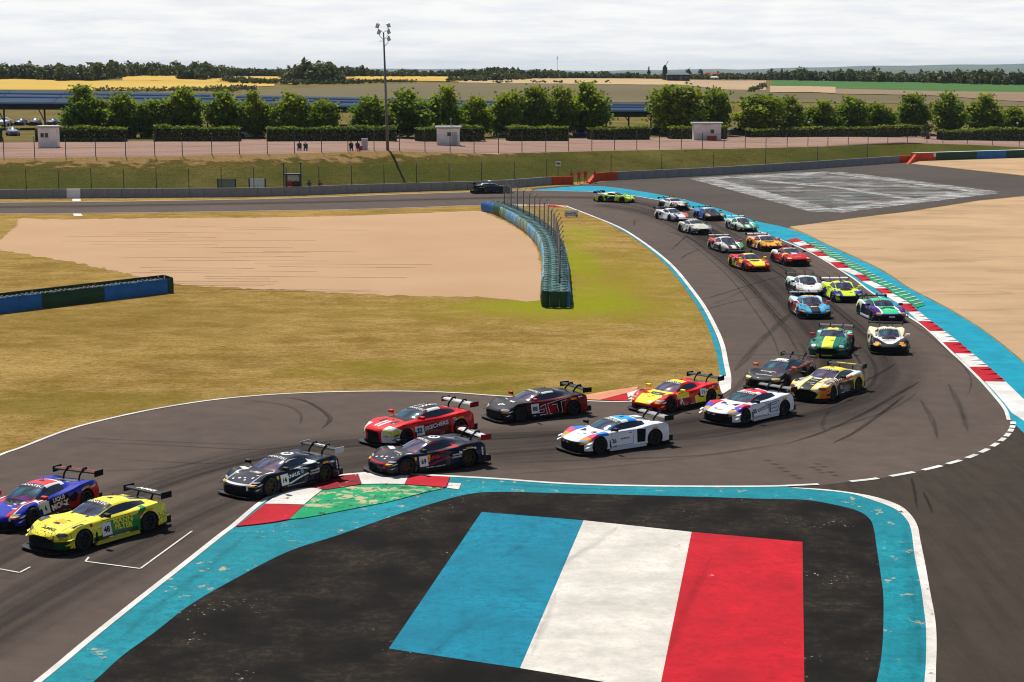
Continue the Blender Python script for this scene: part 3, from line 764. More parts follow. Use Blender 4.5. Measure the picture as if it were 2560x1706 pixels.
SK = [([(595, 1002), (660, 1006), (714, 1015), (745, 1030), (753, 1045), (750, 1066)], .22, 0), ([(714, 995), (760, 1003), (791, 1018), (820, 1040), (824, 1054), (803, 1075)], .25, 1),
      ([(137, 1105), (357, 1112), (595, 1124), (700, 1122), (860, 1100)], .2, 0), ([(180, 1095), (420, 1106), (640, 1114)], .16, 0), ([(300, 1150), (520, 1160), (660, 1150), (850, 1122)], .2, 0), ([(60, 1190), (240, 1180), (430, 1170), (560, 1140)], .2, 0),
      ([(1963, 1112), (2040, 1088), (2103, 1062), (2170, 1030), (2231, 994), (2270, 972), (2303, 953)], .26, 1), ([(2081, 1110), (2130, 1086), (2174, 1056), (2224, 1020), (2263, 988)], .24, 1), ([(2078, 1020), (2062, 1046), (2056, 1067), (2064, 1080)], .2, 0), ([(2160, 956), (2206, 931), (2238, 910)], .24, 1),
      ([(2020, 1000), (2090, 985), (2150, 962)], .3, 1), ([(1721, 587), (1700, 606), (1678, 626)], .2, 1), ([(1660, 578), (1693, 586), (1730, 600), (1768, 622)], .22, 1), ([(1586, 566), (1587, 553), (1611, 549)], .2, 1), ([(1700, 650), (1718, 637), (1750, 623)], .2, 1), ([(1746, 753), (1790, 740), (1836, 726), (1900, 706), (1960, 690)], .2, 1), ([(1739, 780), (1780, 770), (1818, 760), (1900, 742)], .18, 1), ([(1760, 770), (1830, 742), (1880, 715)], .16, 0),
      ([(1835, 930), (1862, 900), (1900, 855), (1960, 800), (2000, 770)], .55, 0), ([(1820, 1000), (1850, 960), (1880, 920)], .35, 0), ([(1000, 1030), (1100, 1022), (1180, 1012)], .2, 0), ([(1420, 1130), (1600, 1110), (1800, 1090), (1960, 1060)], .3, 0), ([(1250, 1160), (1500, 1150), (1750, 1140), (1960, 1110)], .28, 0), ([(2300, 1000), (2330, 1050), (2345, 1100)], .3, 0), ([(2370, 960), (2400, 1020), (2420, 1080)], .35, 0), ([(1160, 506), (1400, 503), (1520, 507), (1640, 530), (1740, 575)], .5, 0)]
for pl, w, s_ in SK:
    c_ = smooth(G(pl), 6)
    band('skid_mark', c_, w, 0.022 + 0.0003 * SK.index((pl, w, s_)), M['skid' if s_ else 'skid_soft'], track)
rng = random.Random(31)
for k in range(26):                                      # faint arcs of many laps
    i0 = rng.randint(40, len(rl) - 60); nn = rng.randint(14, 44); of = rng.uniform(-3.8, 3.8); dr = rng.uniform(-.035, .035)
    seg = []
    for i in range(i0, min(i0 + nn, len(rl) - 1)):
        a, b = Vector(rl[i - 1]), Vector(rl[i + 1]); d = (b - a).normalized()
        q = Vector(rl[i]) + Vector((-d.y, d.x)) * (of + dr * (i - i0))
        seg.append((q.x, q.y))
    if len(seg) > 3:
        band('skid_mark', seg, rng.uniform(.14, .26), 0.0305 + .0002 * k, M['skid_soft'], track)
rng = random.Random(11)
for (u, v, du, dv, n) in [(1905, 1153, 16, 9, 6), (2030, 1160, 14, 10, 4), (2020, 1172, 10, 6, 3)]:        # hop marks
    for k in range(n):
        x, y = g(u + du * k + rng.uniform(-3, 3), v + dv * k + rng.uniform(-2, 2))
        band('skid_mark', [(x, y), (x + 0.22, y - 0.03), (x + 0.4, y)], 0.18, 0.0335, M['skid'], track)
for q in ([(2278, 1196), (2285, 1222), (2293, 1275)], [(2306, 1230), (2320, 1255), (2332, 1285)]):
    band('skid_mark', smooth(G(q), 5), 0.14, 0.020, M['skid'], pit)

for pl, w in (([(1545, 1318), (1500, 1352), (1440, 1392), (1400, 1420)], .35), ([(1180, 1560), (1120, 1600), (1060, 1650)], .4), ([(1330, 1340), (1290, 1372), (1250, 1400)], .3), ([(1780, 1390), (1740, 1470), (1700, 1560), (1672, 1640)], .3), ([(1390, 1480), (1360, 1560), (1330, 1640)], .25), ([(2262, 1330), (2276, 1420), (2290, 1520), (2292, 1640), (2284, 1706)], .55), ([(1240, 1212), (1420, 1222), (1620, 1228)], .3), ([(300, 1600), (400, 1512), (520, 1420), (620, 1335)], .35)):
    band('tyre_scuff', smooth(G(pl), 6), w * 1.3, 0.0275, M['scuff'], track)
# ------------------------------------------------------------------ walls and embankment
M['concrete'] = paint_mat('grey concrete wall', (0.27, 0.27, 0.285, 1), (0.15, 0.15, 0.16, 1), 0.12, 0, 0.4)
M['concrete_w'] = plain('white painted concrete', (0.85, 0.85, 0.84, 1), 0.7)
M['orange_wall'] = paint_mat('orange painted barrier', (0.55, 0.085, 0.03, 1), (0.3, 0.08, 0.04, 1), 0.05, 0, 0.3)
M['steel'] = plain('galvanised steel', (0.16, 0.165, 0.17, 1), 0.5, 0.4, 0.6)
M['steel_dark'] = plain('dark weathered steel', (0.045, 0.045, 0.048, 1), 0.6, 0.4, 0.3)
M['black'] = plain('black plastic', (0.010, 0.010, 0.011, 1), 0.5, 0.4)
M['white'] = plain('white paint', (0.70, 0.70, 0.69, 1), 0.6)
WALL_PX = [(-900, 505), (-420, 501.5), (0, 497), (353, 494.5), (640, 492), (845, 485.5), (1008, 480), (1234, 473), (1373, 463), (1434, 462)]
WALL2_PX = [(1488, 454), (1529, 451), (1840, 435), (2242, 408), (2278, 406)]
def wall_segments(root, pts, hgt, th, mat, step, name='wall_panel', skip=None):
    """row of cast panels with a visible joint between neighbours"""
    P = resample(smooth(pts, 6), max(2, int(length(pts) / step) + 1))
    for i in range(len(P) - 1):
        a, b = Vector(P[i]), Vector(P[i + 1])
        d = b - a; L = d.length; d /= L
        m = (a + b) / 2
        mb = MB()
        # jersey section: foot, batter, cap
        prof = [(-th / 2 - 0.06, 0), (-th / 2 - 0.06, 0.12), (-th / 2, 0.25), (-th / 2 + 0.02, hgt), (th / 2 - 0.02, hgt), (th / 2, 0.25), (th / 2 + 0.06, 0)]
        n = len(prof); hl = L / 2 - 0.012
        v = [(-hl, p[0], p[1]) for p in prof] + [(hl, p[0], p[1]) for p in prof]
        f = [(k, (k + 1) % n, n + (k + 1) % n, n + k) for k in range(n)] + [tuple(range(n - 1, -1, -1)), tuple(range(n, 2 * n))]
        mb.add(v, f)
        mt = mat(m) if callable(mat) else mat
        o = mb.build(name, mt, root, loc=(m.x - root.location.x, m.y - root.location.y, 0.0), rot=(0, 0, math.atan2(d.y, d.x)))
    return P
w1 = empty('concrete_wall', (*g(640, 492), 0)); tag(w1, 'long grey concrete wall behind the far straight, left of the marshals', 'wall')
wp1 = [Vector(p) + Vector((0, 0.3)) for p in G(WALL_PX)]
x_w0, x_w1 = g(178, 495)[0], g(202, 495)[0]
x_o = g(1373, 463)[0]
wall_segments(w1, wp1, 1.0, 0.35, lambda m: M['concrete_w'] if x_w0 - 0.4 < m.x < x_w1 + 0.3 else (M['orange_wall'] if m.x > x_o else M['concrete']), 1.5)
w2 = empty('concrete_wall', (*g(1840, 435), 0)); tag(w2, 'grey concrete wall rising to the right behind the run-off asphalt', 'wall')
wp2 = [Vector(p) + Vector((0, 0.3)) for p in G(WALL2_PX)]
xa, xb = g(1529, 451)[0], g(2242, 408)[0]
wall_segments(w2, wp2, 1.05, 0.35, lambda m: M['orange_wall'] if (m.x < xa or m.x > xb) else M['concrete'], 2.0)
# sloping orange end pieces at the two openings
for nm, a, b, lab in (('barrier_end', (1466, 461.5), (1488, 453.5), 'sloping orange barrier end beside the four marshals'), ('barrier_end', (2268, 411), (2287, 403.5), 'sloping orange barrier end where grey wall meets green and blue wall')):
    A_, B_ = Vector(g(*a)), Vector(g(*b)); d = (B_ - A_); L = d.length
    mb = MB().add([(0, -.2, 0), (L, -.2, 0), (L, -.2, 1.05), (0.12 * L, -.2, .12), (0, .2, 0), (L, .2, 0), (L, .2, 1.05), (0.12 * L, .2, .12)], [(0, 1, 2, 3), (7, 6, 5, 4), (3, 2, 6, 7), (1, 5, 6, 2), (0, 3, 7, 4)])
    o = mb.build(nm, M['orange_wall'], None, loc=(A_.x, A_.y, 0), rot=(0, 0, math.atan2(d.y, d.x))); tag(o, lab, 'barrier')

# embankment behind the walls
U_ = [-900, -420, 0, 400, 700, 968, 1234, 1373, 1526, 1840, 2060, 2284, 2420, 2560, 2900]
TOEV = [503.5, 500, 495.5, 492.3, 488.5, 480, 471, 462, 450, 433.5, 421, 402, 396.5, 391.5, 382]
CRV = [401, 398, 396, 391, 385, 377.5, 385, 381, 377.5, 372, 366.5, 359, 362, 369, 372]
CRD = [12, 12, 12, 12, 12, 12.5, 12, 12, 12, 11, 11, 11, 9, 7, 6]
toe, crest = [], []
uu = list(np.linspace(-900, 2900, 150))
for u in uu:
    tx, ty = g(u, interp(u, U_, TOEV))
    D = ty + 0.9 + interp(u, U_, CRD)
    toe.append((tx, ty + 0.75, 0.0))
    crest.append(gd(u, interp(u, U_, CRV), D))
def zp(u):
    return gd(u, interp(u, U_, CRV), g(u, interp(u, U_, TOEV))[1] + 0.9 + interp(u, U_, CRD))[2]
NB = 9
rngb = random.Random(5)
vv, ff = [], []
for i, (a, b) in enumerate(zip(toe, crest)):
    for k in range(NB + 1):
        s = k / NB
        e = s * s * (3 - 2 * s) * 0.55 + s * 0.45
        jig = 0.10 * math.sin(i * 1.7 + k * 2.1) * (1 if 0 < k < NB else 0) + rngb.uniform(-.06, .06) * (1 if 0 < k < NB else 0)
        vv.append((a[0] + (b[0] - a[0]) * s, a[1] + (b[1] - a[1]) * s, a[2] + (b[2] - a[2]) * e + jig))
for i in range(len(toe) - 1):
    for k in range(NB):
        ff.append((i * (NB + 1) + k, (i + 1) * (NB + 1) + k, (i + 1) * (NB + 1) + k + 1, i * (NB + 1) + k + 1))
bank = obj('embankment', mesh('embankment', vv, ff, [M['bank'], M['bank_top']], True)); tag(bank, kind='structure')
at_ = bank.data.attributes.new('crest', 'FLOAT', 'POINT')
at_.data.foreach_set('value', [(k / NB) * interp(uu[i], [900, 1250, 1500], [1.0, .80, .62]) for i in range(len(toe)) for k in range(NB + 1)])

# plateau with the service road, then country out to the horizon, one sheet
DF = [0, 1.5, 6, 14, 26, 40, 60, 90, 130, 190, 260, 340, 430, 540, 680, 850, 1100, 1500, 2100, 3000, 4500, 7000, 11000, 18000]
us = list(np.linspace(-900, 3460, 96))
def zfar(u, D):
    z0 = zp(min(max(u, -900), 2900))
    zz = interp(D, [0, 300, 420, 600, 800, 1000, 1150, 1500, 2500, 4000, 8000, 20000], [z0, z0 + .1, max(z0, 4.2), 7.0, 9.0, 10.2, 10.4, 8.0, -8.0, -22.0, -30.0, -40.0])
    rt = interp(u, [1500, 2000, 2600], [0, 1, 1.25])
    zz -= rt * interp(D, [300, 500, 900, 2000, 4000], [0, 0.7, 2.2, 2.0, 0.5])
    lf = interp(u, [0, 900, 1500], [0.6, 0.2, 0])
    zz += lf * interp(D, [400, 700, 1000, 2000], [0, 0.8, 1.2, 0])
    return zz
def far_point(u, D):
    th_ = (u - 1280) / F / CT
    return (th_ * D, D, zfar(u, D))
vv, ff = [], []
for u in us:
    uc = min(max(u, -900), 2900)
    D0 = g(uc, interp(uc, U_, TOEV))[1] + 0.9 + interp(uc, U_, CRD)
    for k, d in enumerate(DF):
        D = D0 + d
        if k == 0:
            vv.append((*gd(u, interp(uc, U_, CRV), D0)[:2], zp(uc)))
        else:
            vv.append(far_point(u, D))
n = len(DF)
for i in range(len(us) - 1):
    for k in range(n - 1):
        ff.append((i * n + k, (i + 1) * n + k, (i + 1) * n + k + 1, i * n + k + 1))
M['country'] = grass_mat('dry country grass', (0.15, 0.12, 0.04, 1), (0.22, 0.17, 0.07, 1), (0.09, 0.095, 0.025, 1))
terr = obj('terrain', mesh('terrain', vv, ff, [M['country'], M['gravel_pink']], True)); tag(terr, kind='structure')
for p in terr.data.polygons:
    if p.index % (n - 1) < 5:
        p.material_index = 1
def solve_D(u, v):
    """distance at which the terrain lies under pixel (u, v)"""
    lo, hi = 240.0, 1150.0
    y = (v - 853) / F; sl = (y * CT + ST) / (CT - y * ST)
    best = None
    D = lo
    while D < hi:
        if H - D * sl <= zfar(u, D) + 0.02:
            return D
        D *= 1.006
    return hi
def field(name, us_, top, bot, mat, nv=14, lift=0.06):
    """a crop field draped over the terrain between two survey lines"""
    N = 30
    uu_ = np.linspace(us_[0], us_[-1], N)
    vv, ff = [], []
    for u in uu_:
        d0, d1 = solve_D(u, interp(u, us_, bot)), solve_D(u, interp(u, us_, top))
        d1 = max(d1, d0 + 1)
        for k in range(nv + 1):
            D = d0 * (d1 / d0) ** (k / nv)
            x, y, z = far_point(u, D)
            vv.append((x, y, z + lift + D * 0.00012))
    for i in range(N - 1):
        for k in range(nv):
            ff.append((i * (nv + 1) + k, (i + 1) * (nv + 1) + k, (i + 1) * (nv + 1) + k + 1, i * (nv + 1) + k + 1))
    o = obj(name, mesh(name, vv, ff, mat, True)); tag(o, kind='structure')
    return o
def crop_mat(name, a, b, rows=0.02, rot=0.3):
    t = MT(name, 0.95, 0.05)
    n1 = t.noise(rows, 5, 0.6, sv=(0.25, 1, 1), rot=rot); n2 = t.noise(0.3, 5, 0.7)
    k = t.mix(t.ramp(n1, 0.3, 0.7), a, b)
    k = t.mix(t.ramp(n2, 0.5, 0.8, 0, 0.35), k, tuple(x * 0.65 for x in a[:3]) + (1,))
    t.color(k)
    return t.m
wheat = crop_mat('ripe wheat', (0.46, 0.30, 0.055, 1), (0.55, 0.37, 0.085, 1))
stub = crop_mat('pale stubble', (0.40, 0.28, 0.14, 1), (0.48, 0.35, 0.19, 1))
plough = crop_mat('ploughed olive brown field', (0.115, 0.095, 0.048, 1), (0.155, 0.125, 0.065, 1), 0.015, 0.1)
maize = crop_mat('green maize', (0.045, 0.115, 0.028, 1), (0.065, 0.15, 0.035, 1), 0.03, 0.05)
tan_f = crop_mat('tan stubble', (0.34, 0.235, 0.145, 1), (0.41, 0.29, 0.185, 1))
field('wheat_field', [-700, 0, 200, 400, 560, 700], [196, 197, 203, 203, 199, 201], [232, 226, 226, 226, 222, 216], wheat)
field('wheat_field', [330, 450, 560], [188, 189, 191], [203, 202.5, 199], wheat, lift=0.12)
field('wheat_field', [560, 740, 900], [193, 193, 194], [206, 212, 206], wheat, lift=0.2)
field('wheat_field', [860, 1050, 1150], [192, 192, 194], [200, 204, 206], wheat, lift=0.2)
field('ploughed_field', [620, 800, 1000, 1200, 1500, 1800, 1910], [226, 219, 211, 207, 211, 214, 216], [250, 248, 250, 254, 258, 258, 256], plough)
field('stubble_field', [1150, 1260, 1400, 1580, 1720], [200, 198, 197.5, 198, 201], [208, 210, 211, 213, 214], stub, lift=0.15)
field('stubble_field', [1700, 1800, 1900], [201, 203, 203], [214, 226, 227], tan_f, lift=0.15)
field('maize_field', [1915, 2060, 2300, 2560, 2900], [200, 203, 206, 213, 217], [217, 223, 229, 233, 236], maize)
field('stubble_field', [1910, 2000, 2070], [217, 217.5, 219], [233, 232, 235], tan_f, lift=0.15)
field('stubble_field', [2070, 2300, 2560, 2900], [223, 229, 233, 237], [236, 240, 258, 262], crop_mat('brown stubble', (0.20, 0.135, 0.085, 1), (0.25, 0.175, 0.11, 1)), lift=0.1)
field('ploughed_field', [1910, 2060, 2300, 2560, 2900], [234, 237, 241, 259, 263], [256, 259, 262, 268, 272], plough)
# far blue hills
hill_m = crop_mat('distant wooded hills', (0.055, 0.085, 0.06, 1), (0.085, 0.12, 0.08, 1), 0.002)
for nm, D, pts in (('hills', 9500, [(1180, 172), (1330, 181), (1480, 183), (1700, 179), (1850, 174), (1990, 170), (2140, 166), (2330, 163), (2560, 160), (2900, 155), (3400, 160)]), ('hills', 13500, [(-900, 168), (400, 172), (1100, 172), (1500, 178), (1780, 173), (1900, 176), (2100, 174), (2500, 170), (3400, 168)])):
    us_ = np.linspace(pts[0][0], pts[-1][0], 60)
    vv, ff = [], []
    for u in us_:
        v = interp(u, [p[0] for p in pts], [p[1] for p in pts]) + 0.7 * math.sin(u * 0.031) + 0.4 * math.sin(u * 0.083)
        x, y, z = gd(u, v, D)
        vv += [(x * 0.60, D * 0.60, -60), (x * 0.93, D * 0.93, z * 0.7 - 12), (x, y, z), (x * 1.12, D * 1.12, -40)]
    for i in range(len(us_) - 1):
        for k in range(3):
            ff.append((i * 4 + k, (i + 1) * 4 + k, (i + 1) * 4 + k + 1, i * 4 + k + 1))
    o = obj(nm, mesh(nm, vv, ff, hill_m, True)); tag(o, kind='structure')

# ------------------------------------------------------------------ foliage
def leaf_mat(name, a, b, trans=0.35):
    t = MT(name, 0.65, 0.2)
    n1 = t.noise(0.9, 3, 0.6); n2 = t.noise(7, 2, 0.6)
    oi = t.n('ShaderNodeObjectInfo')
    k = t.mix(t.ramp(n1, 0.3, 0.7), a, b)
    k = t.mix(t.math('MULTIPLY', oi.outputs['Random'], 0.5), k, tuple(x * y for x, y in zip(b[:3], (1.25, 1.05, 0.7))) + (1,))
    k = t.mix(t.ramp(n2, 0.5, 0.8, 0, 0.4), k, tuple(x * 0.6 for x in a[:3]) + (1,))
    t.color(k)
    tr = t.n('ShaderNodeBsdfTranslucent'); t.l(k, tr.inputs['Color'])
    ms = t.n('ShaderNodeMixShader'); ms.inputs[0].default_value = trans
    t.l(t.b.outputs[0], ms.inputs[1]); t.l(tr.outputs[0], ms.inputs[2]); t.l(ms.outputs[0], t.out.inputs['Surface'])
    return t.m
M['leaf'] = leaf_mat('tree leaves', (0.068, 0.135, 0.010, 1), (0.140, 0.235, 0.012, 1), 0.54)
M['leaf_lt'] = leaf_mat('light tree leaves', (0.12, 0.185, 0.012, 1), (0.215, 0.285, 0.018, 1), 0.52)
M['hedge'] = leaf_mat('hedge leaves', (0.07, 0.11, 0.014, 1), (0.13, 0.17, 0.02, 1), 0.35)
M['wood_leaf'] = leaf_mat('distant woodland leaves', (0.048, 0.072, 0.022, 1), (0.090, 0.122, 0.034, 1), 0.3)
M['wood_lt'] = leaf_mat('distant shrub leaves', (0.075, 0.095, 0.025, 1), (0.11, 0.125, 0.04, 1), 0.2)
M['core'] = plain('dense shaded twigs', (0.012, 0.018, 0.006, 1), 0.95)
t = MT('tree bark', 0.95, 0.1); bn = t.noise(5, 5, 0.7, sv=(1, 1, 0.2)); t.color(t.mix(bn, (0.05, 0.038, 0.028, 1), (0.11, 0.085, 0.062, 1))); t.bump(bn, 0.6, 0.05); M['bark'] = t.m
def crown_mesh(name, seed, rx, rz, z0, n_cl, n_lf, leaf, mats, point=1.0):
    """leaf faces gathered in clumps through an uneven egg-shaped volume"""
    rg = np.random.default_rng(seed)
    cen = []
    for i in range(n_cl):
        while True:
            p = rg.uniform(-1, 1, 3)
            r = np.linalg.norm(p)
            if 0.35 < r < 1:
                break
        taper = 1 - 0.35 * max(p[2], 0) * point
        cen.append((p[0] * rx * taper * rg.uniform(0.8, 1.12), p[1] * rx * taper * rg.uniform(0.8, 1.12), z0 + rz + p[2] * rz * rg.uniform(0.85, 1.1)))
    cen = np.array(cen)
    per = n_lf // n_cl
    pts = np.repeat(cen, per, axis=0) + rg.normal(size=(n_cl * per, 3)) * np.array([rx * .17, rx * .17, rz * .10]) * rg.uniform(0.6, 1.4, (n_cl * per, 1))
    idx = (pts[:, 2] > z0 + rz * (0.95 + 0.7 * rg.random(len(pts)))).astype(int) if len(mats) > 1 else None  # upper leaves get the paler material, painting in sunlit crown tops
    return quads(name, pts, rg.uniform(0.6, 1.3, len(pts)) * leaf, mats, 0.3, rg, 0.8, idx)
def trunk_mesh(name, seed, hgt, r, rx):
    rg = random.Random(seed)
    mb = MB()
    top = (rg.uniform(-.2, .2), rg.uniform(-.2, .2), hgt * 0.8)
    mb.tube([(0, 0, -0.3), (rg.uniform(-.05, .05), 0, hgt * .3), top], [r, r * .75, r * .25], 7)
    for k in range(6):
        a = k * 1.05 + rg.uniform(-.3, .3); z = hgt * rg.uniform(.25, .6); L = rx * rg.uniform(.5, .85)
        mb.tube([(0, 0, z), (math.cos(a) * L * .5, math.sin(a) * L * .5, z + L * .45), (math.cos(a) * L, math.sin(a) * L, z + L * .8)], [r * .42, r * .28, r * .1], 5)
    return mb.me(name, M['bark'], True)
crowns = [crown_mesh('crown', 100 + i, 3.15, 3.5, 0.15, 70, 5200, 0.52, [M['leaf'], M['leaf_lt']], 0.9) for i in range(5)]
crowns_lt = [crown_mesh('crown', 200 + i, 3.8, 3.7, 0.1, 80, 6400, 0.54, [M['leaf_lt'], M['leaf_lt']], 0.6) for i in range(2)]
trunks = [trunk_mesh('trunk', 300 + i, 6.6, 0.17, 2.0) for i in range(3)]
def hedge_D(u):
    return solve_hedge(u)
def plat_D(u, v):
    z = zp(min(max(u, -900), 2900))
    y = (v - 853) / F
    return (H - z) * (CT - y * ST) / (y * CT + ST)
TREES = [(-60, 222, 1.0, 0), (237, 214, 1.12, 0), (329, 231, .95, 0), (405, 236, 1.0, 0), (476, 217, 1.05, 0), (579, 229, 1.1, 0), (652, 228, .85, 0), (739, 230, 1.1, 0), (817, 237, .9, 0), (935, 239, 1.0, 0), (1024, 227, 1.12, 0), (1114, 216, 1.05, 0), (1190, 240, .95, 0), (1271, 214, 1.12, 0), (1341, 213, .95, 0), (1401, 220, .9, 0), (1468, 207, 1.2, 0), (1685, 203, 1.3, 1), (1774, 206, 1.05, 0), (1888, 228, 1.25, 1), (1961, 243, .8, 0), (2036, 251, 1.1, 0), (2107, 241, 1.05, 0), (2175, 248, 1.05, 0), (2263, 232, 1.1, 0), (2349, 233, 1.1, 0), (2433, 236, 1.15, 0), (2507, 266, 1.0, 0), (2580, 270, 1.0, 0)]
def ord_name(i):
    o_ = ['first', 'second', 'third', 'fourth', 'fifth', 'sixth', 'seventh', 'eighth', 'ninth', 'tenth', 'eleventh', 'twelfth', 'thirteenth', 'fourteenth', 'fifteenth', 'sixteenth', 'seventeenth', 'eighteenth', 'nineteenth', 'twentieth']
    if i < 20: return o_[i]
    return {20: 'twenty-first', 21: 'twenty-second', 22: 'twenty-third', 23: 'twenty-fourth', 24: 'twenty-fifth', 25: 'twenty-sixth', 26: 'twenty-seventh', 27: 'twenty-eighth', 28: 'twenty-ninth', 29: 'thirtieth', 30: 'thirty-first', 31: 'thirty-second'}.get(i, 'last')
rng = random.Random(21)
vis = 0
for i, (u, vt, wx, lt) in enumerate(TREES):
    D = plat_D(u, interp(u, [0, 900, 1600, 2560], [347, 346, 341, 337]))
    x, y, z = (u - 1280) / F / CT * D, D, zp(min(u, 2900))
    zt = gd(u, vt, D)[2]
    hgt = zt - z
    base_h = (7.9 if lt else 7.5)
    sz = hgt / base_h
    r = empty('roadside_tree', (x, y, z), rng.uniform(0, 6.28))
    sx = wx * rng.uniform(.86, 1.06) * (0.96 if not lt else 1.0)
    obj('crown', crowns_lt[i % 2] if lt else crowns[i % 5], r, scale=(sx, sx, sz))
    obj('trunk', trunks[i % 3], r, scale=(1, 1, sz))
    if u < 0:
        lab = 'green tree at the far left edge beside the solar carport'
    elif u > 2560:
        lab = 'green tree at the far right edge behind the hedge'
    elif lt:
        lab = 'large light green tree behind the right-hand white hut' if i == 17 else 'broad light green tree right of the right-hand white hut'
    else:
        lab = 'green tree behind the hedges, %s in the row from the left' % ord_name(vis)
    if 0 <= u <= 2560: vis += 1
    tag(r, lab, 'tree', 'trees in the row behind the hedges')
# hedges
HEDGES = [(-300, 26, 318, 356), (108, 330, 320, 356), (398, 609, 319, 355), (677, 997, 320, 355), (1056, 1215, 319, 355), (1271, 1420, 318, 354), (1472, 1620, 320, 350.5), (1668, 1809, 319, 349), (1861, 2304, 320, 345), (2336, 2760, 320, 352)]
HL = ['clipped hedge at the far left edge of the service road', 'clipped hedge behind the left-hand white hut', 'clipped hedge left of the two parked cars gap, second from left hut', 'long clipped hedge behind the floodlight mast', 'short clipped hedge behind the middle white hut', 'clipped hedge right of the middle white hut', 'low clipped hedge left of the right-hand white hut', 'short clipped hedge behind the right-hand white hut', 'very long clipped hedge right of the right-hand white hut', 'clipped hedge running off at the far right edge']
HL[2] = 'clipped hedge right of the gap with two parked cars'
for i, (u0, u1, vt, vb) in enumerate(HEDGES):
    um = (u0 + u1) / 2
    D0, D1 = plat_D(u0, vb), plat_D(u1, vb)
    a = Vector(((u0 - 1280) / F / CT * D0, D0, zp(max(u0, -900)))); b = Vector(((u1 - 1280) / F / CT * D1, D1, zp(min(u1, 2900))))
    d = b - a; L = d.length; ang = math.atan2(d.y, d.x)
    hgt = gd(um, vt, (D0 + D1) / 2)[2] - (a.z + b.z) / 2
    W = 1.5
    r = empty('hedge', (*((a + b) / 2),), ang)
    tag(r, HL[i], 'hedge', 'clipped hedges along the service road')
    nseg = max(4, int(L / 2))
    rg = np.random.default_rng(40 + i)
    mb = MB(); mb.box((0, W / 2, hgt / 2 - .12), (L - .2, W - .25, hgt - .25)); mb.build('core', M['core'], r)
    nl = int(L * 75)
    P = np.zeros((nl, 3))
    P[:, 0] = rg.uniform(-L / 2, L / 2, nl)
    side = rg.random(nl)
    top = side < 0.5
    P[:, 1] = np.where(top, rg.uniform(0, W, nl), rg.uniform(-.06, .12, nl))
    P[:, 2] = np.where(top, hgt + rg.normal(size=nl) * .11 + .08 * np.sin(P[:, 0] * 1.3 + i), rg.uniform(0, hgt, nl))
    P[:, 2] += 0.12 * np.sin(P[:, 0] * .35 + i * 2) * (P[:, 2] / hgt)
    o = obj('foliage', quads('foliage', P, rg.uniform(.22, .42, nl), [M['hedge'], M['leaf_lt']], .3, rg, 1.0, (top & (rg.random(nl) < .7)).astype(int)), r)  # most top leaves paler: sunlit hedge top put into the colour
sh = empty('yellow_shrub', (*gd(2320, 348, plat_D(2320, 348) - 2)[:2], zp(2320)))
obj('crown', crown_mesh('crown', 555, 1.15, 1.35, 0.1, 16, 700, .32, [M['wood_lt']]), sh); obj('trunk', trunk_mesh('trunk', 556, 2.0, .07, .8), sh)
tag(sh, 'pale yellow green shrub in front of the right hedges', 'shrub')

# woods on the skyline (read as one mass)
def wood(name, pts, D, seed, mats, dens=1.0, leaf=1.5, jit=0.25):
    rg = np.random.default_rng(seed)
    cen, sz, ii = [], [], []
    us_ = [p[0] for p in pts]; vb = [p[1] for p in pts]; vt = [p[2] for p in pts]
    u = us_[0]
    while u < us_[-1]:
        for row in range(2):
            b = interp(u, us_, vb); t_ = interp(u, us_, vt)
            Du = solve_D(u, b) * rg.uniform(.99, 1.03) + row * 14
            x, y, _z = gd(u + rg.uniform(-4, 4), b, Du)
            z0 = zfar(u, Du) - .5
            zt = gd(u, t_, Du)[2]
            hh = max(1.2, (zt - z0)) * rg.uniform(1 - jit, 1.22) * (1.0 if row else .85)
            rx = hh * rg.uniform(.30, .48)
            n = int(85 * dens)
            p = rg.normal(size=(n, 3)); p /= np.linalg.norm(p, axis=1)[:, None]; p *= rg.uniform(.55, 1.05, (n, 1))
            q = np.stack([x + p[:, 0] * rx, y + p[:, 1] * rx, z0 + hh * .5 + p[:, 2] * hh * .5], axis=1)
            cen.append(q); sz.append(rg.uniform(.6, 1.2, n) * leaf * 1.75 * hh / 9.0); ii.append(np.full(n, int(rg.random() < .28)))
        u += max(3.0, 0.33 * (interp(u, us_, vb) - interp(u, us_, vt))) * rg.uniform(.7, 1.2)
    o = obj(name, quads(name, np.concatenate(cen), np.concatenate(sz), mats, .3, rg, .9, np.concatenate(ii)))
    tag(o, kind='stuff'); o['label'] = 'dark wood on the skyline'
    return o
WM = [M['wood_leaf'], M['wood_lt']]
wood('distant_wood', [(-600, 200, 162), (0, 199, 160), (60, 198, 157), (90, 200, 168), (160, 203, 166), (230, 203, 160), (320, 192, 158), (450, 190, 160), (520, 190, 163), (600, 191, 172), (700, 191, 176), (800, 192, 172)], 980, 61, WM)
wood('distant_wood', [(455, 200, 168), (500, 200, 160), (530, 199, 165), (560, 198, 170)], 840, 62, WM)
wood('distant_wood', [(560, 206, 186), (640, 210, 196), (740, 212, 198), (840, 211, 198), (950, 207, 198), (1045, 206, 201)], 660, 63, WM, .7, 1.6)
wood('distant_wood', [(700, 196, 178), (830, 195, 170), (900, 193, 168), (960, 193, 176), (1100, 193, 178), (1200, 193, 172), (1290, 197, 173), (1340, 198, 176), (1420, 197, 182), (1540, 197, 181), (1640, 198, 188), (1760, 199, 186), (1890, 200, 183)], 1150, 64, WM)
wood('distant_wood', [(1120, 205, 194), (1180, 204, 190), (1250, 203, 180), (1330, 199, 190)], 860, 65, [M['wood_lt'], M['wood_leaf']], .8)
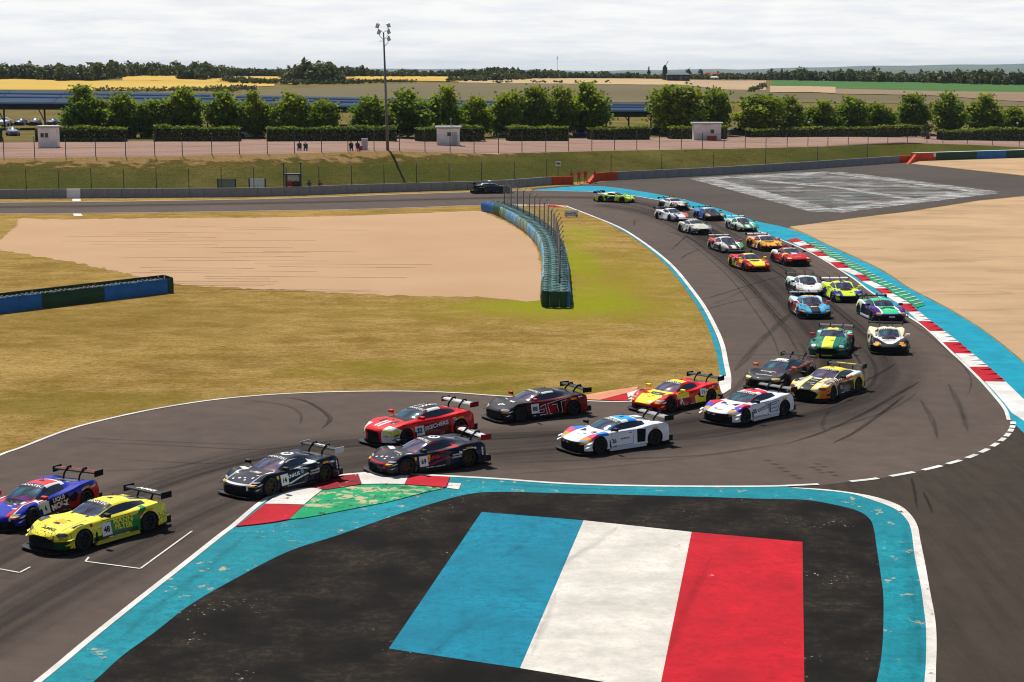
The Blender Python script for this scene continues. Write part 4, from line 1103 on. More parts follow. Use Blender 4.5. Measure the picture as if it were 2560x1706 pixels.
wood('distant_wood', [(1890, 201, 186), (1960, 202, 176), (2060, 204, 178), (2180, 206, 176), (2280, 207, 182), (2360, 210, 180), (2440, 212, 179), (2560, 214, 177), (2900, 217, 176)], 1050, 66, WM)
wood('distant_wood', [(722, 209, 180), (745, 209, 158), (765, 209, 154), (790, 209, 164), (815, 209, 162), (838, 209, 168), (862, 208, 186)], 700, 69, WM, 1.2)
wood('hedgerow', [(1876, 232, 220), (1900, 226, 210), (1915, 218, 205)], 520, 67, WM, .7)
wood('hedgerow', [(240, 228, 219), (330, 229, 222), (430, 228, 219), (560, 229, 214), (640, 226, 212)], 560, 68, WM, .6, 1.3)
for k, us_ in enumerate([(1235, 1255), (1268, 1276), (1330, 1338), (1345, 1365), (1385, 1408), (1440, 1446), (1484, 1492), (1512, 1524)]):
    wood('hedgerow', [(us_[0], 209, 202.5), (us_[1], 209, 202)], 640, 80 + k, WM, .8)
# single trees that stand out of the skyline
def lone(u, vb, vt, D, wx, lab, seed, mats, point=.6):
    D = solve_D(u, vb)
    x, y, z = gd(u, vb, D); hh = gd(u, vt, D)[2] - z
    r = empty('skyline_tree', (x, y, z))
    obj('crown', crown_mesh('crown', seed, hh * .30 * wx, hh * .46, hh * .08, 34, 900, hh * .075, mats, point), r)
    obj('trunk', trunk_mesh('trunk', seed, hh * .85, hh * .022, hh * .2), r)
    tag(r, lab, 'tree', 'single trees on the skyline')
lone(757, 207, 155, 690, .9, 'tall dark tree with a ragged top in the middle field hedgerow', 401, [M['wood_leaf']])
lone(790, 208, 166, 690, 1.3, 'wide mid green tree right of the tall ragged field tree', 402, [M['wood_leaf'], M['wood_lt']])
lone(822, 208, 164, 690, 1.2, 'rightmost broad tree of the clump in the field hedgerow', 403, [M['wood_leaf'], M['wood_lt']])
lone(700, 196, 166, 900, 1.0, 'pale round tree left of the field clump', 404, [M['wood_lt']])
lone(723, 196, 164, 900, .9, 'pale upright tree touching the left of the dark field clump', 405, [M['wood_lt']])
lone(1622, 194, 168, 900, .45, 'thin pointed conifer left of the windmill', 406, [M['wood_leaf']], 1.8)
lone(1720, 199, 172, 900, .95, 'dark tree right of the windmill above the farm shed', 407, [M['wood_leaf']])
lone(1752, 197, 171, 900, .8, 'dark tree left of the red farm roof', 408, [M['wood_leaf']])
lone(1926, 200, 171, 900, 1.0, 'dark round tree right of the farm at the green field corner', 409, [M['wood_leaf']])
lone(2005, 202, 166, 900, 1.1, 'spreading dark cedar above the green field', 410, [M['wood_leaf']], -.3)
lone(2302, 206, 170, 950, .5, 'narrow upright conifer above the green field on the right', 411, [M['wood_leaf']], 1.4)
lone(1954, 200, 172, 900, .4, 'small pointed conifer left of the spreading cedar', 412, [M['wood_leaf']], 1.6)
# ------------------------------------------------------------------ fences
t = MT('fine wire netting', 0.6, 0.3, 0.5)
t.color((0.12, 0.12, 0.12, 1))
t.alpha(0.10)
M['net'] = t.m
t = MT('grey wire netting', 0.6, 0.3, 0.3)
t.color((0.18, 0.19, 0.19, 1))
t.alpha(0.33)
M['net2'] = t.m
def on_crest(u, back=0.0):
    x, y, z = crest_at(u)
    return Vector((x, y + back, z))
def crest_at(u):
    D = g(u, interp(u, U_, TOEV))[1] + 0.9 + interp(u, U_, CRD)
    return gd(u, interp(u, U_, CRV), D)
def post_mesh(hgt, r, crank=0.35):
    mb = MB()
    mb.tube([(0, 0, -.3), (0, 0, hgt), (0, -crank * .8, hgt + crank)], [r, r, r * .9], 6)
    return mb.me('fence_post', M['steel_dark'], True)
PM1, PM2, PM3 = post_mesh(2.25, .05), post_mesh(3.1, .045, .25), post_mesh(2.9, .055, .45)
PM3.materials[0] = plain('weathered grey post', (.10, .10, .105, 1), .6)
fence = empty('crest_fence', tuple(crest_at(968))); tag(fence, 'wire fence with cranked posts along the top of the embankment', 'fence')
FU = [-140, -66, 7, 84, 162, 237, 312, 385, 454, 528, 597, 667, 735, 803, 869, 934.5, 998, 1062, 1125, 1185, 1246, 1305, 1364.6, 1422, 1480, 1537, 1592.5, 1649, 1704, 1757, 1811, 1864, 1916, 1969, 2021, 2071, 2122, 2171.5, 2221, 2270, 2319, 2359, 2420, 2483, 2550, 2615]
fl = fence.location
prev = None
mbn, mbw = MB(), MB()
for u in FU:
    p = on_crest(u, 0.5)
    obj('fence_post', PM1, fence, loc=p - fl)
    if prev is not None:
        mbn.add([prev - fl, p - fl, p - fl + Vector((0, 0, 2.2)), prev - fl + Vector((0, 0, 2.2))], [(0, 1, 2, 3)])
        for h in (0.1, 1.1, 2.2):
            mbw.tube([prev - fl + Vector((0, 0, h)), p - fl + Vector((0, 0, h))], .006, 4, False)
    prev = p
mbn.build('wire_netting', M['net'], fence); mbw.build('tension_wire', M['steel_dark'], fence)
# debris fence just behind the concrete wall
fence2 = empty('debris_fence', (*g(640, 490), 0)); tag(fence2, 'tall thin debris fence standing behind the far concrete wall', 'fence')
fl = fence2.location; prev = None; mbn, mbw = MB(), MB()
for u in list(np.arange(-100, 1440, 81.5)) + [1528, 1655, 1785, 1915, 2045, 2170]:
    x, y = g(u, interp(u, [p[0] for p in WALL_PX + WALL2_PX], [p[1] for p in WALL_PX + WALL2_PX])); p = Vector((x, y + 0.62, 0))
    obj('fence_post', PM2, fence2, loc=p - fl)
    if prev is not None:
        mbn.add([prev - fl, p - fl, p - fl + Vector((0, 0, 3)), prev - fl + Vector((0, 0, 3))], [(0, 1, 2, 3)])
        for h in (1.2, 2.1, 3.05):
            mbw.tube([prev - fl + Vector((0, 0, h)), p - fl + Vector((0, 0, h))], .007, 4, False)
    prev = p
mbn.build('wire_netting', M['net'], fence2); mbw.build('tension_wire', M['steel_dark'], fence2)

# ------------------------------------------------------------------ tyre barriers with coloured belting
def belt_mat(name, c, streak=0.5, light=None):
    t = MT(name, 0.55, 0.25)
    n1 = t.noise(2.0, 5, 0.65, sv=(3, 3, 0.25)); n2 = t.noise(1.2, 4, 0.6)
    k = t.mix(t.ramp(n2, 0.3, 0.7), tuple(x * .7 for x in c[:3]) + (1,), c)
    if light:
        k = t.mix(t.ramp(n1, 0.50, 0.66, 0, streak), k, light)
    t.color(k)
    return t.m
M['b_blue'] = belt_mat('blue conveyor belting', (0.014, 0.15, 0.46, 1))
M['b_green'] = belt_mat('dark green conveyor belting', (0.010, 0.062, 0.030, 1))
M['b_cyan'] = belt_mat('sun-bleached blue belting', (0.035, 0.25, 0.46, 1), 0.9, (0.62, 0.74, 0.80, 1))
M['b_pale'] = belt_mat('sun-bleached green belting', (0.055, 0.15, 0.085, 1), 0.9, (0.66, 0.72, 0.62, 1))
M['tyre'] = plain('old tyre rubber', (0.022, 0.024, 0.025, 1), 0.75, 0.25)
M['tyre_g'] = plain('tyre painted faded green', (0.020, 0.135, 0.110, 1), 0.7, 0.25, vary=0.6, scale=1.2)
M['strap'] = plain('pale lashing strap', (0.58, 0.66, 0.63, 1), 0.7, vary=.4, scale=2)
def tyre_torus(R_, r_, n=12, m=6):
    mb = MB()
    mb.lathe([(R_ + r_ * math.cos(a), r_ * .75 * math.sin(a)) for a in [2 * math.pi * k / m for k in range(m + 1)]], n, 'Z')
    return mb
TB = [(1204, 529), (1231, 534.5), (1259, 548), (1290.7, 566), (1322, 590), (1342, 614), (1352.5, 638), (1357, 666), (1357, 700), (1355, 735), (1354, 766)]
tb = resample(smooth(G(TB), 6), 41)                      # left-hand (gravel side) foot of the barrier, far to near
tyr = empty('tyre_barrier', (*tb[20], 0)); tag(tyr, 'long curved tyre barrier in blue and green belting beside the gravel', 'tyre barrier')
tl = tyr.location
HB, WB = 1.0, 1.75
cols = ['b_blue', 'b_green', 'b_pale', 'b_cyan', 'b_cyan', 'b_pale', 'b_pale', 'b_cyan', 'b_cyan', 'b_pale', 'b_cyan', 'b_pale', 'b_cyan', 'b_cyan', 'b_pale', 'b_cyan', 'b_pale', 'b_cyan', 'b_green', 'b_green']
rgt = []
for i, p in enumerate(tb):
    a, b = Vector(tb[max(i - 1, 0)]), Vector(tb[min(i + 1, 40)])
    d = (b - a).normalized(); rgt.append(Vector((-d.y, d.x)) * 1.0)          # to the right seen from the camera
rng = random.Random(9)
for k in range(20):                                      # belting panels, both flanks
    for side in (0, 1):
        vv = []
        for j in range(3):
            i = min(k * 2 + j, 40)
            q = Vector(tb[i]) + rgt[i] * (0 if side == 0 else WB)
            sgn = -1 if side == 0 else 1
            for (off, z) in ((0.00, 0.02), (0.07, .35), (0.05, .7), (-0.02, HB - .04), (-.10, HB + .02)):
                qq = q + rgt[i] * sgn * (off + (0.03 if j == 1 else 0))
                vv.append((qq.x - tl.x, qq.y - tl.y, z))
        ff = [(j * 5 + h, (j + 1) * 5 + h, (j + 1) * 5 + h + 1, j * 5 + h + 1) for j in range(2) for h in range(4)]
        o = obj('belting_panel', mesh('belting_panel', vv, ff, M[cols[k] if side == 0 else ('b_blue' if k % 3 == 1 else 'b_green')], True), tyr)
# end panels facing the camera
i = 40
e = Vector(tb[40]); rr = rgt[40]
fw = Vector((rr.y, -rr.x))
for s0, s1, mt in ((0.02, .26, 'b_green'), (.27, .62, 'b_green'), (.63, .88, 'b_green'), (.885, 1.0, 'b_blue')):
    pts_ = []
    for s in np.linspace(s0, s1, 5):
        bulge = 0.10 * math.sin(math.pi * (s - s0) / (s1 - s0)) + (0.0 if s0 < .2 else 0.22)
        q = e + rr * WB * s + fw * (0.35 + bulge)
        pts_.append(q)
    vv = [(q.x - tl.x, q.y - tl.y, z) for q in pts_ for z in (0.02, .5, HB)]
    ff = [(a * 3 + h, (a + 1) * 3 + h, (a + 1) * 3 + h + 1, a * 3 + h + 1) for a in range(4) for h in range(2)]
    obj('belting_panel', mesh('belting_panel', vv, ff, M[mt], True), tyr)
# tyre stacks: three rows, rings of the top tyres stand proud between the belts
Ltb = length(tb)
tor = tyre_torus(.24, .085)
for row, off, mt in ((0, .34, 'tyre_g'), (1, .86, 'tyre_g'), (2, 1.42, 'tyre_g')):
    P = resample(tb, int(Ltb / .62))
    mb = MB()
    for i, p in enumerate(P):
        a, b = Vector(P[max(i - 1, 0)]), Vector(P[min(i + 1, len(P) - 1)]); d = (b - a).normalized()
        q = Vector(p) + Vector((-d.y, d.x)) * off
        for lv in (0, 1):
            z = HB - .10 - lv * .2 + rng.uniform(-.03, .03)
            mb.add([(v[0] + q.x - tl.x, v[1] + q.y - tl.y, v[2] + z) for v in tor.v], tor.f)
    o = mb.build('tyre_row', M[mt], tyr, True); o['kind'] = 'stuff'
    mb = MB()
    for i in range(row % 2, len(P), 2):
        a, b = Vector(P[max(i - 1, 0)]), Vector(P[min(i + 1, len(P) - 1)]); d = (b - a).normalized(); nn = Vector((-d.y, d.x))
        c0 = Vector(p) if False else Vector(P[i])
        q0, q1 = c0 + nn * (off - .22), c0 + nn * (off + .22)
        mb.tube([(q0.x - tl.x, q0.y - tl.y, HB + .0), ((q0.x + q1.x) / 2 - tl.x + d.x * .15, (q0.y + q1.y) / 2 - tl.y + d.y * .15, HB + .03), (q1.x - tl.x, q1.y - tl.y, HB)], [.04, .055, .04], 5)
    o = mb.build('lashing_strap', M['strap'], tyr); o['kind'] = 'stuff'
# fence standing in the barrier
f3 = empty('barrier_fence', (*tb[20], 0)); tag(f3, 'wire fence with overhanging posts standing in the curved tyre barrier', 'fence')
P = resample([tuple(Vector(p) + r_ * 1.13) for p, r_ in zip(tb, rgt)], 21)
P = P[1:]
prev = None; mbn, mbw = MB(), MB()
for i, p in enumerate(P):
    if i >= len(P) - 1: break
    q = Vector((p[0], p[1], 0)) - Vector((*f3.location[:2], 0))
    obj('fence_post', PM3, f3, loc=q, rot=(0, 0, math.pi / 2 if False else 0.9))
    if prev is not None:
        mbn.add([prev, q, q + Vector((0, 0, 3.1)), prev + Vector((0, 0, 3.1))], [(0, 1, 2, 3)])
        for h in (1.1, 2.1, 3.1):
            mbw.tube([prev + Vector((0, 0, h)), q + Vector((0, 0, h))], .012, 4, False)
    prev = q
mbn.build('wire_netting', M['net2'], f3); mbw.build('tension_wire', M['steel_dark'], f3)

# straight barrier on the left
A_, B_ = Vector(g(-120, 799)), Vector(g(434, 731.4))
d = (B_ - A_); L = d.length; d /= L; nb = Vector((-d.y, d.x))
lb = empty('tyre_barrier', (A_.x, A_.y, 0), math.atan2(d.y, d.x)); tag(lb, 'straight low tyre barrier with blue and green belting on the left grass', 'tyre barrier')
def frac(u, v): return (Vector(g(u, v)) - A_).dot(d)
cuts = [0, frac(101, 771), frac(261, 752.5), frac(418, 733), L]
HL_ = 1.06
for k, mt in enumerate(('b_blue', 'b_green', 'b_blue', 'b_green')):
    x0, x1 = cuts[k] + .01, cuts[k + 1] - .01
    n = 10
    vv = []
    for j in range(n + 1):
        x = x0 + (x1 - x0) * j / n
        sag = 0.03 * math.sin(j * 1.9 + k)
        for (y, z) in ((-.02, .0), (-.05 + sag * .4, .4), (-.02, HL_ - .2), (.06, HL_ - .12 + sag)):
            vv.append((x, y, z))
    ff = [(j * 4 + h, (j + 1) * 4 + h, (j + 1) * 4 + h + 1, j * 4 + h + 1) for j in range(n) for h in range(3)]
    obj('belting_panel', mesh('belting_panel', vv, ff, M[mt], True), lb)
    vb = [(x0, .95, 0), (x1, .95, 0), (x1, .95, HL_ + .02), (x0, .95, HL_ + .02)]
    obj('belting_panel', mesh('belting_panel', vb, [(3, 2, 1, 0)], M['b_green']), lb)
obj('belting_panel', mesh('belting_panel', [(L, -.02, 0), (L + .02, .95, 0), (L + .02, .95, HL_ + .02), (L, .0, HL_ - .1)], [(0, 1, 2, 3)], M['b_green']), lb)
mb = MB()
for row, y in ((0, .28), (1, .72)):
    for i in range(int(L / .6)):
        for lv in (0, 1):
            mb.add([(v[0] + .3 + i * .6, v[1] + y, v[2] + HL_ - .22 - lv * .2) for v in tor.v], tor.f)
o = mb.build('tyre_row', M['tyre'], lb, True); o['kind'] = 'stuff'
mb = MB()
xs = np.arange(.2, L - 1.2, .34)
for i, x in enumerate(xs):
    mb.tube([(x, .0, HL_ - .14), (x + .12, .13, HL_ - .02 + .03 * math.sin(i)), (x + .3, .03, HL_ - .12)], .016, 4)
o = mb.build('lashing_rope', M['strap'], lb); o['kind'] = 'stuff'
# belting wall on the far right
A_, B_ = Vector(g(2287, 403)), Vector(g(2760, 388))
d = B_ - A_; L = d.length; d /= L
rb = empty('tyre_barrier', (A_.x, A_.y, 0), math.atan2(d.y, d.x)); tag(rb, 'green and blue belting barrier at the far right behind the gravel', 'tyre barrier')
def frac2(u, v): return (Vector(g(u, v)) - A_).dot(d)
cuts = [0, frac2(2340, 401.3), frac2(2440, 398), frac2(2513, 395.6), frac2(2640, 391.8), L]
for k, mt in enumerate((M['orange_wall'], M['b_green'], M['b_blue'], M['b_green'], M['b_blue'])):
    x0, x1 = cuts[k] + .02, cuts[k + 1] - .02
    mb = MB().box(((x0 + x1) / 2, .5, .6), (x1 - x0, 1.0, 1.2)); mb.build('belting_panel', mt, rb)
    mb = MB().box(((x0 + x1) / 2, .5, 1.23), (x1 - x0, .9, .05)); mb.build('top_strip', M['strap'], rb)
mb = MB().box((frac2(2330, 401), -.03, .85), (.45, .03, .5)); mb.build('number_plate', M['white'], rb)

# ------------------------------------------------------------------ floodlight mast
u0 = 968
p = on_crest(u0, 1.0)
mast = empty('floodlight_mast', tuple(p)); tag(mast, 'tall grey floodlight mast with five lamps on the embankment', 'floodlight')
zt = gd(957, 60, p.y)[2] - p.z
lean = -0.36
mb = MB(); mb.tube([(0, 0, -.4), (lean * .45, 0, zt * .45), (lean, 0, zt * .93)], [.20, .15, .09], 10); mb.build('pole', M['steel'], mast, True)
for k, (dx, dz, arm) in enumerate([(-.72, .985, 1), (.62, .99, 1), (-.55, .935, 0), (.62, .94, 0), (.62, .885, 0)]):
    mb = MB()
    cx, cz = lean + dx, zt * dz
    mb.tube([(lean, 0, zt * .93 - (0 if k < 2 else .9 + (k > 3) * .9)), (cx, 0, cz - .38)], .035, 5)
    mb.build('lamp_arm', M['steel'], mast)
    Mx = Matrix.Rotation(0.35 * (1 if dx < 0 else -1), 4, 'Y') @ Matrix.Rotation(0.5, 4, 'X')
    mb = MB()
    mb.box((cx, -.05, cz), (.42, .22, .55), M=Mx)
    lm = mb.build('floodlight', M['steel'], mast)
    mb = MB(); mb.box((cx, -.18, cz - .03), (.36, .03, .48), M=Mx); mb.build('lens', plain('frosted lamp glass', (.5, .52, .55, 1), .3, .5), lm)
mb = MB(); mb.tube([(lean - .55, 0, zt * .865), (lean, 0, zt * .865)], .03, 5); mb.build('lamp_arm', M['steel'], mast)

# ------------------------------------------------------------------ white huts
M['hut'] = paint_mat('white rendered hut wall', (0.82, 0.77, 0.74, 1), (0.4, 0.36, 0.33, 1), 0.05, 0, 0.25)
M['pane'] = plain('dark window glass', (0.02, 0.025, 0.03, 1), .12, .6)
def hut(u0, u1, vt, vb, lab, win, ov, door=None):
    um = (u0 + u1) / 2
    D = plat_D(um, vb)
    s = F / D * CT
    w = (u1 - u0) / (F / D) * 1.0
    z = zp(um); hgt = gd(um, vt, D)[2] - z
    r = empty('white_hut', ((um - 1280) / F / CT * D, D, z)); tag(r, lab, 'hut', 'small white huts on the service road')
    MB().box((0, 1.1, hgt / 2 - .1), (w, 2.2, hgt - .2)).build('wall', M['hut'], r)
    MB().box((0, 1.1, hgt - .02), (w + ov * 2, 2.6, .22)).build('roof', plain('pale flat roof', (.5, .5, .5, 1), .8), r)
    for (x, zz, ww, hh) in win:
        f_ = MB().box((x * w, -.02, zz * hgt), (ww, .05, hh)).build('window', M['pane'], r)
        MB().box((x * w, -.05, zz * hgt - hh / 2 - .03), (ww + .1, .08, .05)).build('sill', M['white'], f_)
    if door:
        MB().box((door * w, -.025, hgt * .37), (.75, .05, hgt * .72)).build('door', plain('grey door', (.42, .42, .43, 1), .6), r)
    return r, w, hgt
hut(117, 160, 317, 371, 'left-hand white hut with twin window on the pink service road', [(-.25, .60, .42, .6), (.0, .60, .42, .6)], .25)
h2 = hut(1095, 1151, 318, 365, 'middle white hut with a camera pole on its roof', [(.05, .62, .5, .5)], .25, .28)
MB().tube([(.35, 1.1, h2[2]), (.35, 1.1, h2[2] + .95)], .04, 6).box((.35, .95, h2[2] + 1.0), (.28, .4, .25)).build('camera_pole', M['steel'], h2[0])
hut(1725, 1793, 308, 352, 'right-hand white hut with a dark red cabinet in front', [(.18, .52, .55, .6)], .3)
def stand_at(u, v, z=None):
    D = plat_D(u, v)
    return Vector(((u - 1280) / F / CT * D, D, zp(u)))
p = stand_at(1769, 353)
o = MB().box((0, 0, .42), (1.5, .6, .8)).box((0, 0, .85), (1.56, .66, .06)).build('cabinet', plain('dark red metal', (.22, .02, .03, 1), .5), None, loc=p - Vector((0, .6, 0))); tag(o, 'dark red metal cabinet in front of the right-hand white hut', 'cabinet')
p = stand_at(917, 377)
o = MB().box((0, 0, .72), (.75, .5, 1.4)).box((0, -.26, .72), (.62, .03, 1.2)).box((0, 0, 1.45), (.8, .56, .06)).build('cabinet', plain('light grey cabinet', (.5, .5, .5, 1), .6), None, loc=p + Vector((0, .8, 0))); tag(o, 'light grey electrical cabinet beside the seated spectators', 'cabinet')
p = stand_at(907, 378)
o = MB().box((0, 0, .28), (.5, .35, .55)).box((0, 0, .58), (.54, .38, .06)).build('cool_box', plain('red plastic', (.5, .02, .03, 1), .5), None, loc=p + Vector((0, .6, 0))); tag(o, 'red box between a seated spectator and the grey cabinet', 'box')

# ------------------------------------------------------------------ solar carports
M['panel'] = plain('blue solar panels', (0.022, 0.050, 0.105, 1), .7, .03, vary=.3, scale=.3)
M['pan_dk'] = plain('dark carport underside', (0.010, 0.012, 0.016, 1), .6)
M['pan_lt'] = plain('pale carport gutter', (0.16, 0.28, 0.46, 1), .6, .2)
def carport(u0, u1, D, vt0, vb0, vt1, vb1, lab, posts):
    depth = 11.0
    a = Vector(gd(u0, vb0, D)); b = Vector(gd(u1, vb1, D)); at = gd(u0, vt0, D + depth)[2]; bt = gd(u1, vt1, D + depth)[2]
    r = empty('solar_carport', (a.x, D, zfar(u0, D))); o0 = r.location
    tag(r, lab, 'carport', 'long blue solar carports behind the trees')
    n = max(2, int((b.x - a.x) / 9))
    rows = [(0, .42, 'panel'), (.46, .70, 'panel'), (.74, 1.0, 'panel')]
    for s0, s1, mt in rows:
        for k in range(n):
            f0, f1 = k / n + .001, (k + 1) / n - .001
            vv = []
            for f_ in (f0, f1):
                x = a.x + (b.x - a.x) * f_; zb = a.z + 1.05 + (b.z - a.z) * f_; zt_ = at + (bt - at) * f_
                for s in (s0, s1):
                    vv.append((x - o0.x, depth * s, zb + (zt_ - zb) * s - o0.z))
            vv += [(x, y, z - .14) for x, y, z in vv]
            obj('solar_panel_row', mesh('solar_panel_row', vv, [(0, 2, 3, 1), (4, 5, 7, 6), (0, 4, 6, 2), (1, 3, 7, 5), (0, 1, 5, 4), (2, 6, 7, 3)], M[mt]), r)
    for s in (.44, .72, 0.0):
        mb = MB()
        zb0, zb1 = a.z + 1.05 + (at - a.z - 1.05) * s, b.z + 1.05 + (bt - b.z - 1.05) * s
        mb.tube([(0, depth * s - .1, zb0 + .05 - o0.z), (b.x - a.x, depth * s - .1, zb1 + .05 - o0.z)], .16, 5); mb.build('gutter', M['pan_lt'], r)
    mb = MB(); mb.add([(0, .05, a.z - o0.z), (b.x - a.x, .05, b.z - o0.z), (b.x - a.x, .3, b.z + .95 - o0.z), (0, .3, a.z + .95 - o0.z), (0, depth, a.z - o0.z + .6), (b.x - a.x, depth, b.z - o0.z + .6)], [(0, 1, 2, 3), (0, 4, 5, 1)]); mb.build('fascia', M['pan_dk'], r)
    for k in range(posts):
        f_ = (k + .5) / posts; x = (b.x - a.x) * f_
        mb = MB(); mb.tube([(x, 3.5, -.2), (x, 3.5, a.z + (b.z - a.z) * f_ - o0.z + 1.2)], .16, 6); mb.tube([(x, 3.5, 1.2), (x - 1.3, 3.2, a.z + (b.z - a.z) * f_ - o0.z + .8)], .1, 5); mb.build('post', M['steel_dark'], r)
carport(-160, 560, 292, 224, 274, 235, 276, 'long blue solar carport over the parked cars on the left', 7)
carport(572, 936, 300, 238, 276, 245, 284, 'blue solar carport seen between the trees left of the mast', 4)
carport(960, 1240, 306, 246, 282, 252, 286, 'blue solar carport hidden behind the trees right of the mast', 3)
carport(1490, 1660, 312, 258, 293, 259, 293, 'blue solar carport in the gap between the tall trees', 3)
carport(1980, 2230, 330, 268, 290, 270, 291, 'low solar carport glimpsed behind the right-hand trees', 3)

# ------------------------------------------------------------------ farm, windmill, radio mast
FD = 880
FD = solve_D(1690, 203)
def ph(u, v, D=None): return Vector(gd(u, v, D or FD))
p = ph(1662, 194)
wm = empty('windmill', tuple(p - Vector((0, 0, 1)))); tag(wm, 'dark old windmill tower with bare sails on the skyline', 'windmill')
hh = ph(1662, 163).z - p.z + 1; rw = (1669 - 1656) / F * FD / 2
mb = MB(); mb.lathe([(rw * 1.05, 0), (rw * .9, hh * .75), (rw * .92, hh * .78), (rw * .5, hh * .95), (0.02, hh * 1.04)], 14, 'Z'); mb.build('tower', plain('mossy dark stone', (.05, .055, .03, 1), .95), wm, True)
mb = MB(); mb.tube([(0, -rw, hh * .88), (rw * 1.1, -rw - .2, hh * 1.28)], .12, 4); mb.tube([(0, -rw, hh * .88), (-rw * .6, -rw - .2, hh * .62)], .12, 4); mb.build('sail', M['bark'], wm)
def house(name, u0, u1, vb, ve, vr, dep, wall, roof, lab, D=None):
    D = solve_D((u0 + u1) / 2, vb)
    a, b = ph(u0, vb, D), ph(u1, vb, D); w = b.x - a.x; eh = ph(u0, ve, D).z - a.z; rh = ph(u0, vr, D).z - a.z
    r = empty(name, ((a.x + b.x) / 2, D, a.z)); tag(r, lab, 'building')
    MB().box((0, dep / 2, eh / 2), (w, dep, eh)).build('wall', wall, r)
    MB().add([(-w / 2 - .3, -.4, eh), (w / 2 + .3, -.4, eh), (w / 2 + .3, dep + .4, eh), (-w / 2 - .3, dep + .4, eh), (-w / 2 + .6, dep / 2, rh), (w / 2 - .6, dep / 2, rh)], [(0, 1, 5, 4), (2, 3, 4, 5), (1, 2, 5), (3, 0, 4), (3, 2, 1, 0)]).build('roof', roof, r)
    MB().box((w * .1, -.06, eh * .42), (w * .12, .12, eh * .8)).build('door', M['pane'], r)
    for k in (-.32, .34):
        MB().box((w * k, -.06, eh * .55), (w * .1, .12, eh * .35)).build('window', M['pane'], r)
    return r
house('farm_shed', 1668, 1724, 204, 187, 182, 14, plain('dark metal cladding', (.02, .025, .035, 1), .6), plain('dark metal roof', (.025, .03, .04, 1), .5), 'dark metal farm shed right of the windmill')
hb = house('farmhouse', 1762, 1813, 197, 189, 181, 9, plain('ochre farm wall', (.30, .22, .14, 1), .9), plain('red clay roof', (.30, .075, .03, 1), .9), 'farmhouse with a long red tiled roof')
MB().box((2, 4.5, 3.0), (.8, .8, 1.6)).build('chimney', plain('brick', (.2, .09, .06, 1), .9), hb)
house('farm_annexe', 1778, 1796, 200, 194, 191, 5, plain('pale wall', (.5, .47, .42, 1), .9), plain('pale sheet roof', (.5, .5, .5, 1), .7), 'small pale annexe in front of the red-roofed farmhouse')
house('far_house', 2520, 2540, 202, 199.5, 197, 6, plain('pale wall', (.5, .47, .42, 1), .9), plain('red clay roof', (.30, .075, .03, 1), .9), 'tiny pale house in the trees at the far right')
p = ph(1393, 186, 1400)
rm = empty('radio_mast', tuple(p)); tag(rm, 'thin radio mast rising from the skyline in the middle', 'mast')
zt = ph(1393, 142, 1400).z - p.z
mb = MB(); mb.tube([(0, 0, 0), (0, 0, zt)], .16, 5); mb.build('pole', M['steel'], rm); mb = MB(); mb.tube([(0, 0, zt * .86), (0, 0, zt)], .3, 6); mb.build('antenna', M['steel_dark'], rm)
# street lamps in the car park
def lamp(u, vb, vt, lab):
    D = plat_D(u, vb); p = Vector(((u - 1280) / F / CT * D, D, zp(min(u, 2900)))); hgt = gd(u, vt, D)[2] - p.z
    r = empty('lamp_post', tuple(p)); tag(r, lab, 'lamp post', 'car park lamp posts')
    mb = MB(); mb.tube([(0, 0, -.2), (0, 0, hgt - .2)], .05, 6); mb.build('pole', M['steel'], r)
    mb = MB(); mb.lathe([(.02, -.16), (.16, -.1), (.22, .05), (.14, .2), (.01, .26)], 10, 'Z', (0, 0, hgt - .15)); mb.build('lamp_globe', M['white'], r, True)
for u, vb, vt, lab in [(16, 336, 206, 'tall white-topped lamp post above the left carport'), (291, 336, 213, 'white-topped lamp post above the carport left of the first big trees'), (183, 345, 296, 'lamp post between the left hut and the hedge'), (499, 345, 297, 'white globe lamp post behind the second long hedge'), (2007, 342, 305, 'white globe lamp post above the very long right hedge'), (2518, 342, 307, 'white globe lamp post near the right edge'), (455, 345, 306, 'small globe lamp post left of the taller one')]:
    lamp(u, vb, vt, lab)

# ------------------------------------------------------------------ text helper
_txt = {}
def text_geo(s, bold=0.0):
    """flat outline of a text: verts (x, y) with cap height about 1 centred on the origin, and faces"""
    key = (s, bold)
    if key in _txt:
        return _txt[key]
    cu = bpy.data.curves.new('lettering', 'FONT')
    cu.body = s
    cu.align_x = 'CENTER'; cu.align_y = 'CENTER'
    cu.size = 1.4
    cu.offset = bold
    cu.resolution_u = 3
    o = bpy.data.objects.new('lettering_tmp', cu)
    me = o.to_mesh()
    v = [tuple(x.co) for x in me.vertices]; f = [tuple(p_.vertices) for p_ in me.polygons]
    o.to_mesh_clear()
    bpy.data.objects.remove(o); bpy.data.curves.remove(cu)
    ys = [q[1] for q in v] or [0, 1]; xs = [q[0] for q in v] or [0, 1]
    cx, cy, hh = (max(xs) + min(xs)) / 2, (max(ys) + min(ys)) / 2, max(ys) - min(ys)
    v = [((q[0] - cx) / hh, (q[1] - cy) / hh) for q in v]
    w_ = (max(xs) - min(xs)) / hh
    _txt[key] = (v, f, w_)
    return _txt[key]
def flat_text(name, s, mat, parent, M4, height, bold=0.02, squash=1.0):
    v, f, w_ = text_geo(s, bold)
    return obj(name, mesh(name, [M4 @ Vector((a * height * squash, b * height, 0)) for a, b in v], f, mat), parent)
